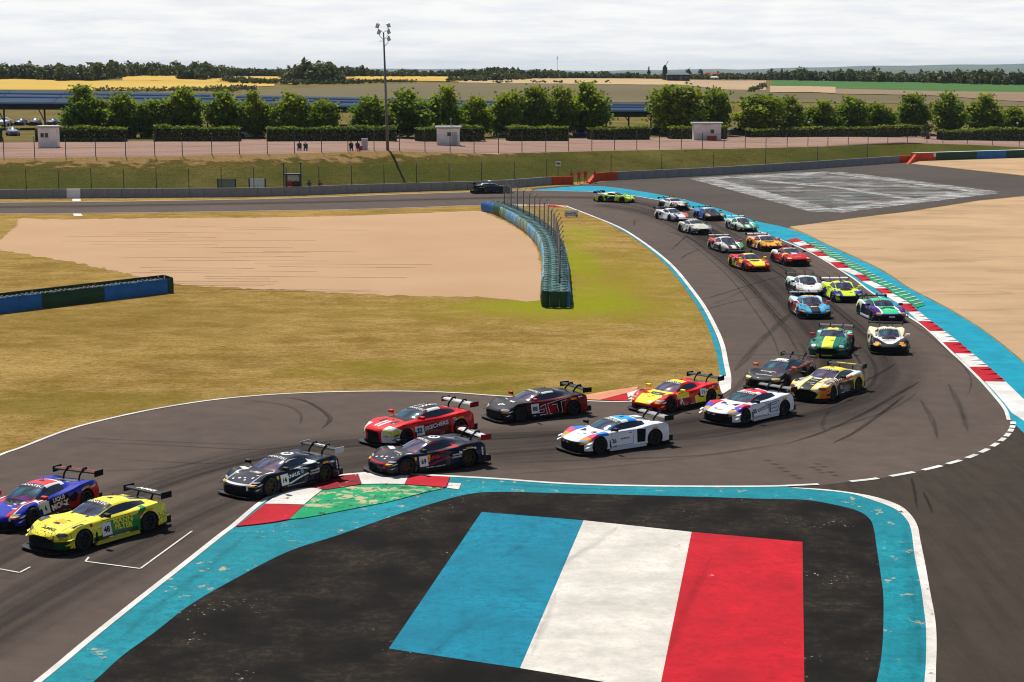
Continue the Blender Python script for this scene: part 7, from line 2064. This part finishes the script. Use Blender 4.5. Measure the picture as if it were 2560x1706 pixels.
number_panel(r, md, '26', 'L', .62, .46, .36, C(225, 225, 232), C(15, 20, 70)); dtext(r, md, 'RAVENOL', C(70, 60, 70), 'L', .05, .50, .06, .04, 1.3, .05); dpoly(r, md, 'plate', rect(.42, .09), WHT, 'F', -.25, .43, 0, .012)
number_panel(r, md, '26', 'R', .62, .46, .36, C(225, 225, 232), C(15, 20, 70))
# 71, red and yellow
def redyellow(loc, num, label, g_=2, word=None):
    pt = livery('red and yellow livery ' + num, C(218, 16, 28), [(YEL, [xg(.78), (-.25, -1, 0, -.98), (0, 0, 1, .40), yl(.62)]), (C(205, 12, 22), [xg(1.2), (-.9, 1, 0, -.78), yg(.36)]), (YEL, [yl(.4), zg(1.1), xl(.05), xg(-.35)]), (YEL, [yg(.80), zg(.52), zl(.82), xl(.85), xg(.0)]), (YEL, [yg(.76), zl(.62), xl(-.35), xg(-2.2), (-.3, 0, -1, -.42)]), (C(240, 190, 20), [yg(.5), xl(-1.9), zl(.8)]), (C(160, 10, 22), [yg(.8), zl(.50), xl(.9), xg(-.35)]), (WHT, [xl(-.85), xg(-1.6), yl(.3), zg(.9)]), (BLK, [zl(.17)])])
    return build_car('mid', *loc, pt, label, wing=C(45, 45, 48), mirror=YEL, glass=g_, swan=True)
r, md = redyellow(by_wheels((1671.9, 1011.5), (1775, 990)), '71', 'red and yellow race car number 71 next to the inner kerb')
number_panel(r, md, '71', 'L', -.82, .66, .32); number_panel(r, md, '71', 'R', -.82, .66, .32)
dpoly(r, md, 'white_figure', [(-.06, -.16), (.02, -.02), (.10, -.16), (.14, -.14), (.06, .06), (.04, .18), (-.03, .18), (-.05, .04), (-.14, -.12)], C(235, 225, 225), 'L', .58, .42, 0, .009); dpoly(r, md, 'dark_panel', rect(.5, .16), BLK, 'T', 1.22, 0, 0, .012); dtext(r, md, 'FF CORSE', WHT, 'T', 1.22, 0, .07, 0, 1, .03, .018)
# 25, white with red roof
pt = livery('white red livery', C(238, 238, 244, .95), [(C(225, 45, 55), [yl(.34), zg(1.12), xl(-.10), xg(-.75)]), (C(225, 45, 55), [yg(.32), yl(.58), zg(1.02), xl(-.3), xg(-.75)]), (C(205, 25, 40), [yg(.5), zg(.86), xl(.75), xg(.0), (.55, 0, -1, -.95)]), (C(225, 30, 70), [yg(.54), xg(.9), xl(1.5), zg(.70)]), (C(60, 50, 190), [yg(.52), xg(1.5), xl(1.78), zg(.60)]), (C(235, 160, 30), [yg(.5), xg(1.78), xl(2.0), zg(.55)]), (BLK, [xg(2.0), zl(.52)]), (BLK, [zl(.15)])])
r, md = build_car('audi', *by_wheels((1857.7, 1041), (1958.4, 1018)), pt, 'white race car number 25 with red roof and black outlined door', wing=C(120, 120, 122), mirror=C(25, 28, 50), glass=1, vents=C(215, 215, 225), skirt=C(205, 205, 212), canard=C(225, 225, 228))
dtext(r, md, '25', C(15, 18, 50), 'L', .62, .48, .17, .02, 1.15, .05)
for (xa_, za_), (xb_, zb_) in ([(.42, .52), (-.35, .66)], [(.42, .47), (-.35, .60)], [(.42, .42), (-.35, .52)], [(-.45, .68), (-.95, .76)], [(-.95, .76), (-.98, .66)], [(-.98, .66), (-.85, .32)], [(-.85, .32), (-.42, .27)], [(-.5, .60), (-.85, .66)], [(-.5, .45), (-.82, .48)]):
    L_ = math.hypot(xb_ - xa_, zb_ - za_); an = math.atan2(zb_ - za_, -(xb_ - xa_)); dpoly(r, md, 'outline_stripe', rect(L_ + .02, .022), C(15, 18, 30), 'L', (xa_ + xb_) / 2, (za_ + zb_) / 2, an, .011)
dpoly(r, md, 'outline_stripe', rect(.07, .40, .03), BLK, 'L', -.42, .50, 0, .012); dpoly(r, md, 'plate', rect(.42, .09), WHT, 'F', -.25, .43, 0, .012); dtext(r, md, 'MARCIN', BLK, 'T', 1.95, 0, .07, 0, 1.2, .03, .012)
# dark grey and copper
pt = livery('graphite and copper livery', C(34, 34, 40), [(C(95, 45, 38), [yg(.72), xl(1.0), zl(1.0), ('n', 3.0, .40)]), (C(120, 70, 45), [yg(.70), xl(-.5), ('w', (.6, 0, 1), 7, .35)]), (C(60, 30, 34), [yg(.80), zl(.7), xl(1.6)]), (WHT, [yl(.30), zg(1.1), xl(.0), xg(-.35)]), (BLK, [zl(.2)])])
r, md = build_car('audi', *by_wheels((1960, 955), (2024, 933)), pt, 'dark grey and copper race car behind the yellow, white and black one', wing=C(28, 28, 30), endp=C(120, 100, 30), mirror=C(230, 110, 60), glass=1, lights=C(235, 235, 170))
dtext(r, md, 'MADPANDA', WHT, 'T', 1.25, .0, .09, 0, 1.2, .04, .012); dtext(r, md, 'MOTORSPORT', WHT, 'T', 1.75, .0, .08, 0, 1.2, .04, .012)
# yellow, white, black and orange
pt = livery('yellow white black livery', C(240, 225, 190), [(C(245, 215, 60), [zg(1.05), yl(.7)]), (C(240, 190, 30), [yg(.6), zl(.75), xg(1.3)]), (C(242, 215, 60), [yg(.28), yl(.36), xg(.5), (0, 0, 1, .55)]), (BLK, [yl(.28), xg(.5), zg(.55)]), (BLK, [yg(.5), xg(.55), xl(1.5), ('w', (1, .4, 0), 6.5, .5), zg(.7)]), (BLK, [('w', (1, -.7, 0), 5, .5), yg(.7), zg(.72), xl(.9), xg(-.6)]), (C(30, 28, 30), [yg(.8), zl(.68), xl(.9), xg(-.9)]), (C(235, 110, 20), [yg(.80), (.10, 0, 1, .70), (-.10, 0, -1, -.80)]), (C(235, 120, 25), [yg(.7), xg(1.5), zl(.7)]), (C(230, 200, 40), [yg(.75), xl(-.9), zl(.85)]), (C(225, 225, 225), [yg(.5), xl(-.9), zg(.85)]), (BLK, [zl(.18)])])
r, md = build_car('front', *by_wheels((2081.6, 981), (2138, 961)), pt, 'yellow, white and black striped race car with orange side line', wing=C(60, 58, 40), endp=BLK, mirror=BLK, glass=2, lights='dark', swan=False)
number_panel(r, md, '81', 'L', .35, .50, .38, C(40, 38, 40), C(225, 225, 220)); dpoly(r, md, 'white_patch', rect(.40, .16), WHT, 'T', .95, 0, 0, .009); dpoly(r, md, 'white_patch', rect(.36, .05), WHT, 'T', 1.3, 0, 0, .009); dtext(r, md, 'GETSPEED', WHT, 'T', 1.65, 0, .06, 0, 1, .03, .012); wing_text(r, md, '==', C(240, 215, 60), .16, 2)
# teal green with lime stripe
pt = livery('teal and lime livery', C(0, 118, 96), [(C(150, 225, 215), [yg(.55), zg(.9), xl(-.2), xg(-1.3)]), (C(225, 235, 60), [yl(.29), (0, 0, 1, .5)]), (C(0, 60, 50), [yl(.31), yg(.29), zg(.5)]), (C(0, 78, 66), [zl(.42)]), (BLK, [zl(.16)])])
r, md = build_car('aston', *by_nose((2066, 893), -107, 2.3), pt, 'teal green race car with a broad lime centre stripe', wing=C(120, 105, 105), endp=BLK, mirror=C(215, 40, 60), glass=0, lights=C(225, 238, 240), swan=True)
dpoly(r, md, 'lime_lip', rect(.55, .035), C(215, 230, 60), 'F', 0, .12, 0, .03); number_panel(r, md, '7', 'R', .3, .5, .36); number_panel(r, md, '7', 'L', .3, .5, .36)
# cream, white and black
pt = livery('cream white black livery', C(238, 226, 190), [(WHT, [xg(.6), zg(.5)]), (BLK, [xg(.9), (1, 1.28, 0, 2.12), zl(.9)]), (BLK, [xg(1.95)]), (BLK, [yg(.80), zl(.75), xg(-.3)]), (BLK, [zl(.2)])])
r, md = build_car('mclaren', *by_nose((2225, 886), -99, 2.3), pt, 'cream and black race car with a white V-shaped bonnet', wing=C(25, 25, 27), mirror=C(235, 225, 195), glass=1, lights=C(245, 215, 180))
dpoly(r, md, 'headlamp_flash', [(-.16, -.05), (.16, -.03), (.1, .06), (-.12, .07)], C(240, 170, 50), 'F', -.62, .58, 0, .014); dpoly(r, md, 'headlamp_flash', [(-.16, -.03), (.16, -.05), (.12, .07), (-.1, .06)], C(240, 150, 40), 'F', .62, .58, 0, .014); dtext(r, md, 'GARAGE 59', C(70, 70, 70), 'T', 1.45, 0, .07, 0, 1.3, .03, .012)
# light blue and orange
pt = livery('light blue orange livery', C(70, 170, 215), [(C(235, 175, 40), [yl(.35), zg(1.1), xl(-.05), xg(-.5)]), (C(215, 95, 20), [yl(.45), xg(.78), xl(1.22), zg(.5)]), (BLK, [yl(.28), xg(1.22), zg(.4)]), (C(210, 130, 120), [yg(.70), xl(.4), zl(1.0), ('n', 2.2, .5)]), (C(190, 215, 225), [yg(.6), xl(.2), zg(.82)]), (C(60, 20, 30), [yg(.72), zl(.42), xg(1.4)]), (C(120, 40, 45), [yg(.80), zl(.62), xl(1.0)]), (BLK, [zl(.2)])])
r, md = build_car('mclaren', *by_nose((2042, 797), -89, 2.3), pt, 'light blue race car with orange bonnet panel and pink side', wing=C(150, 150, 155), mirror=C(225, 80, 90), glass=0, lights='dark')
dtext(r, md, 'gpx', WHT, 'T', 1.42, 0, .15, 0, 1.4, .05, .012); number_panel(r, md, '29', 'R', .4, .5, .34)
# white with black bonnet
pt = livery('white black livery', C(232, 236, 236, .95), [(C(25, 26, 32), [yl(.42), xg(.85), xl(1.2), zg(.5)]), (C(90, 160, 205), [yl(.16), xg(.8), xl(1.25), zg(.5)]), (C(200, 225, 222), [yg(.7), xl(-.1)]), (BLK, [yg(.82), zl(.5), xl(.9)]), (BLK, [zl(.2)])])
r, md = build_car('mclaren', *by_nose((2032, 741), -88, 2.3), pt, 'white race car with black and blue bonnet beside the lime one', wing=C(90, 85, 85), mirror=BLK, glass=0)
# lime and blue
pt = livery('lime blue livery', C(208, 235, 30), [(C(30, 50, 150), [yg(.42), xg(1.15), (1, 0, -1.2, .6)]), (C(40, 60, 120), [yl(.15), xg(.75), xl(1.3), zg(.5)]), (C(35, 45, 110), [yl(.14), zg(1.1)]), (C(24, 24, 70), [xg(1.9), zl(.46)]), (C(200, 205, 225), [yg(.7), xl(-1.2), zg(.7)]), (C(40, 50, 120), [yg(.82), zl(.6), xl(-.3)]), (BLK, [zl(.16)])])
r, md = build_car('mclaren', *by_nose((2126, 756), -87, 2.3), pt, 'lime yellow race car with blue front corners beside the kerb', wing=C(230, 232, 225), mirror=C(205, 230, 40), glass=0)
wing_text(r, md, 'nnn', C(60, 60, 40), .1, 2)
for s in (-1, 1): dtext(r, md, '35', WHT, 'T', 1.55, s * .70, .12, 0, 1.1, .05, .012)
dpoly(r, md, 'lime_lip', [(-.14, -.1), (.1, -.12), (.16, .14), (-.05, .10)], C(205, 232, 30), 'F', .72, .26, 0, .013); dpoly(r, md, 'lime_lip', [(-.1, -.12), (.14, -.1), (.05, .10), (-.16, .14)], C(205, 232, 30), 'F', -.72, .26, 0, .013)
# mint green and purple
pt = livery('mint purple livery', C(40, 205, 140), [(C(235, 240, 240), [yg(.48), yl(.60), xg(.5), zg(.6)]), (C(80, 25, 130), [yg(.60), xg(.4)]), (C(70, 22, 115), [xg(1.85), zl(.56)]), (C(90, 40, 140), [yg(.72), xl(.4), zl(.95), ('n', 2.0, .48)]), (C(215, 235, 215), [yg(.78), xl(-.6), zg(.5)]), (C(18, 14, 26), [yg(.78), zl(.6), xl(.9), xg(-.6)]), (BLK, [xg(1.9), zl(.40)]), (BLK, [zl(.18)])])
r, md = build_car('audi', *by_nose((2232, 806), -85, 2.25), pt, 'mint green and purple race car next to the red and white kerb', wing=C(20, 20, 22), mirror=C(40, 20, 60), glass=0, skirt=C(180, 190, 215), lights=C(245, 190, 150))
dpoly(r, md, 'bonnet_scoop', rect(.62, .14), BLK, 'T', 1.05, 0, 0, .010); dtext(r, md, 'BAZOOKA', WHT, 'T', 1.5, 0, .08, 0, 1.2, .04, .012); dpoly(r, md, 'plate', rect(.36, .09), WHT, 'F', 0, .36, 0, .014)
# red with yellow shoulder
pt = livery('red yellow shoulder livery', C(205, 20, 30), [(C(235, 190, 40), [yg(.5), xg(.5), xl(1.0), zg(.6), right(.2)]), (C(240, 200, 215), [yl(.22), xg(.5), xl(1.2), zg(.6)]), (BLK, [yg(.22), yl(.42), xg(.55), xl(1.1), zg(.7)]), (C(225, 225, 222), [yg(.6), xl(-.2), zg(.7)]), (C(60, 10, 20), [zl(.36)]), (C(220, 220, 220), [yl(.5), zg(1.1), xl(.0), xg(-.3)]), (BLK, [zl(.16)])])
r, md = build_car('front', *by_nose((2000, 665), -81, 2.3), pt, 'red race car with a yellow shoulder and white rear on the kerb side', wing=C(40, 38, 38), mirror=BLK, glass=0, lights=C(250, 225, 170)); dtext(r, md, 'ELLIPSE', C(240, 215, 215), 'T', 1.85, 0, .07, 0, 1.6, .04, .012)
r, md = redyellow(by_nose((1902, 678), -77, 2.3), '51', 'red and yellow race car on the left of the middle pack', 0)
number_panel(r, md, '51', 'R', -.82, .66, .30)
# gold, pink and maroon
pt = livery('gold pink livery', C(238, 170, 30), [(C(240, 205, 195), [zg(.98)]), (C(235, 165, 140), [yg(.5), xl(-.3), zg(.8)]), (C(150, 25, 20), [yg(.3), xg(1.0), zl(.66), ('n', 2.0, .5)]), (C(130, 20, 25), [yg(.78), zl(.55), xl(.8), ('n', 1.6, .45)]), (C(245, 225, 170), [yg(.5), xg(.5), xl(1.0), right(.1)]), (C(90, 30, 15), [xg(1.85), zl(.45)]), (BLK, [zl(.17)])])
r, md = build_car('mid', *by_nose((1936, 628), -79, 2.3), pt, 'gold and pink race car near the blue verge', wing=C(225, 222, 215), mirror=C(215, 60, 80), glass=0, lights=C(250, 215, 120))
# white, green and red wedge
def wedge(loc, c1, c2, label, red, wingc, mir):
    pt = livery('wedge livery ' + label[:12], C(232, 236, 232, .95), [(c1, [right(0), yg(.1), xg(.6), yl(.5)] if False else [xg(.75), yg(.18), yl(.46), zg(.4)]), (c2, [xg(1.3), yg(.55), left(.2)]), (C(20, 22, 24), [yl(.30), xg(.9), xl(1.5), zg(.5)]), (red, [yg(.6), xl(-.4), zg(.6)]), (BLK, [yg(.84), zl(.55), xl(.9), xg(-.5)]), (BLK, [zl(.18)])])
    return build_car('wedge', *loc, pt, label, wing=wingc, mirror=mir, glass=0)
wedge(by_nose((1838, 632), -79, 2.3), C(20, 24, 26), C(40, 170, 110), 'white race car with green corner and red rear flank', C(205, 70, 70), C(200, 190, 190), C(200, 40, 70))
wedge(by_nose((1873, 578.5), -80, 2.3), C(10, 140, 80), C(60, 190, 140), 'white and green race car on the outer side of the far pack', C(190, 225, 205), C(210, 220, 215), C(10, 140, 90))
# silver
pt = livery('silver livery', C(205, 208, 200), [(C(70, 70, 80), [yg(.6), ('n', 3, .56)]), (C(190, 195, 150), [yl(.6), xg(.6), zg(.5), ('n', 4, .55)]), (BLK, [yg(.7), zl(.4), ('n', 2, .5)]), (BLK, [zl(.18)])])
build_car('front', *by_nose((1760, 586.5), -76, 2.3), pt, 'silver race car with black patterned flanks in the far pack', wing=C(160, 160, 160), mirror=C(80, 80, 85), glass=0, swan=False, lights=C(200, 205, 215))
# blue and black
pt = livery('blue black livery', C(22, 22, 30), [(C(110, 150, 215), [xl(.45), zg(.5)]), (C(60, 90, 175), [yg(.75), xl(.8), ('n', 2, .45)]), (C(210, 180, 160), [yg(.55), xg(1.6), zg(.5)]), (C(225, 230, 235), [zg(1.1), yl(.5)]), (BLK, [zl(.18)])])
build_car('audi', *by_nose((1792, 552), -77, 2.25), pt, 'blue race car with black front on the blue verge side', wing=BLK, mirror=C(60, 80, 150), glass=0, lights=C(235, 205, 190))
# white with red and blue corner
pt = livery('white red corner livery', C(238, 238, 242, .95), [(C(225, 90, 100), [xg(.9), yg(.45), left(.3)]), (C(50, 60, 130), [xg(1.2), yg(.3), yl(.6), right(.2)]), (C(230, 190, 195), [yg(.5), xl(.5), xg(-.1), zg(.8)]), (BLK, [zl(.2)])])
r, md = build_car('wedge', *by_nose((1707, 553), -69, 2.3), pt, 'white race car with a red front corner in the far pack', wing=C(90, 90, 95), mirror=C(30, 30, 60), glass=0, skirt=C(200, 200, 205)); dtext(r, md, 'BARWELL', BLK, 'T', 1.6, 0, .09, 0, 1.3, .04, .012)
# black and silver, rearmost
pt = livery('silver black livery', C(225, 222, 215), [(BLK, [yg(.5), xl(-.5), zl(.8)]), (C(190, 150, 120), [xg(.9), ('n', 2.4, .5)]), (C(30, 24, 28), [xg(1.2), yg(.3), ('n', 2.0, .45)]), (BLK, [zl(.25)])])
build_car('aston', *by_nose((1708, 526), -72, 2.3), pt, 'silver and black race car at the back of the far pack', wing=C(20, 40, 45), mirror=C(200, 205, 210), glass=0)
# lime, side on
pt = livery('lime white livery', C(200, 235, 20), [(C(235, 240, 235), [zg(.95)]), (C(20, 40, 90), [yg(.8), xl(.35), xg(-.75), zl(.72), (.4, 0, -1, -.72)]), (C(235, 240, 225), [yg(.6), xl(-1.0), zg(.7)]), (C(30, 50, 110), [xg(1.2), yl(.4), ('n', 3, .5)]), (BLK, [zl(.18)])])
a_, b_ = Vector(g(1549, 499.5, .345)), Vector(g(1510, 498.3, .345))
hd = R(-33)
ctr = (a_ + b_) / 2 + Vector((-math.sin(hd), math.cos(hd))) * .85
build_car('mid', tuple(ctr), hd, pt, 'lime green race car alone at the far end of the corner', wing=C(25, 40, 45), mirror=C(200, 235, 20), glass=0, swan=True)
# black car following
pt = livery('black livery', C(14, 14, 17), [(C(200, 205, 210), [zg(1.16), yg(.50), yl(.58)])], coat=.8)
hd = R(8)
c0 = Vector(g(1233, 484.5)); ctr = c0 + Vector((-math.sin(hd), math.cos(hd))) * .9
r, md = build_car('bmw', tuple(ctr), hd, pt, 'black car by the far wall, last in line', wing=C(60, 60, 62), mirror=BLK, glass=0, cat='race car', strip=(BLK, BLK))
MB().box((-.35, 0, 1.40), (.28, .9, .11)).box((-.35, 0, 1.36), (.2, .7, .06)).build('roof_light', pc(WHT), r)

# ------------------------------------------------------------------ parked cars
def parked(u, v, rz, c_, label, back=0.0, s=.95):
    D = plat_D(u, v) + back
    p_ = ((u - 1280) / F / CT * D, D, zp(u) + .02)
    pt = livery('parked paint %d' % int(u), c_, [(BLK, [zl(.2)])])
    build_car('road', p_, rz, pt, label, race=False, group='cars in the car park', cat='car', name='parked_car', scale=s, mirror=c_)
for a in [(36, 336, -1.5, C(200, 205, 210), 'pale car nearest the left edge under the solar carport', 34, 1.15), (77, 331, -1.6, C(30, 32, 40), 'dark car second from left under the solar carport', 30), (112, 331, -1.5, C(60, 20, 25), 'dark red car in the middle under the solar carport', 30), (155, 331, -1.6, C(90, 95, 105), 'grey car right of the dark red one under the carport', 30), (178, 331, -1.5, C(20, 22, 28), 'dark car rightmost under the solar carport', 30), (56, 346, -1.2, C(110, 115, 125), 'grey car in front of the carport left of the first hut', 8),
          (332, 349, -1.9, C(215, 220, 222), 'white car in the gap between the left hedges', 4), (384, 348, -1.3, C(130, 132, 138), 'silver car beside the white one in the hedge gap', 5), (640, 349, .1, C(220, 222, 225), 'white car in the gap left of the long middle hedge', 5), (1252, 346, -1.4, C(190, 195, 200), 'pale car in the gap right of the middle hut', 6), (1446, 346, -1.5, C(40, 60, 110), 'dark blue car in the gap between the middle hedges', 6), (1640, 343, .2, C(40, 42, 48), 'dark car in the gap left of the right-hand hut', 5), (1836, 342, .3, C(60, 62, 66), 'dark grey car in the gap right of the right-hand hut', 5)]:
    parked(*a)

# ------------------------------------------------------------------ summer haze
hz = bpy.data.materials.new('summer haze')
hz.use_nodes = True
ht = hz.node_tree
ht.nodes.clear()
ho = ht.nodes.new('ShaderNodeOutputMaterial'); hv = ht.nodes.new('ShaderNodeVolumePrincipled')
hv.inputs['Color'].default_value = (0.74, 0.86, 1.0, 1)
hv.inputs['Density'].default_value = 0.000045
hv.inputs['Anisotropy'].default_value = 0.0
ht.links.new(hv.outputs[0], ho.inputs['Volume'])
hb_ = MB().box((0, 7000, -1), (24000, 15800, 124)).build('haze', hz)
tag(hb_, kind='stuff')
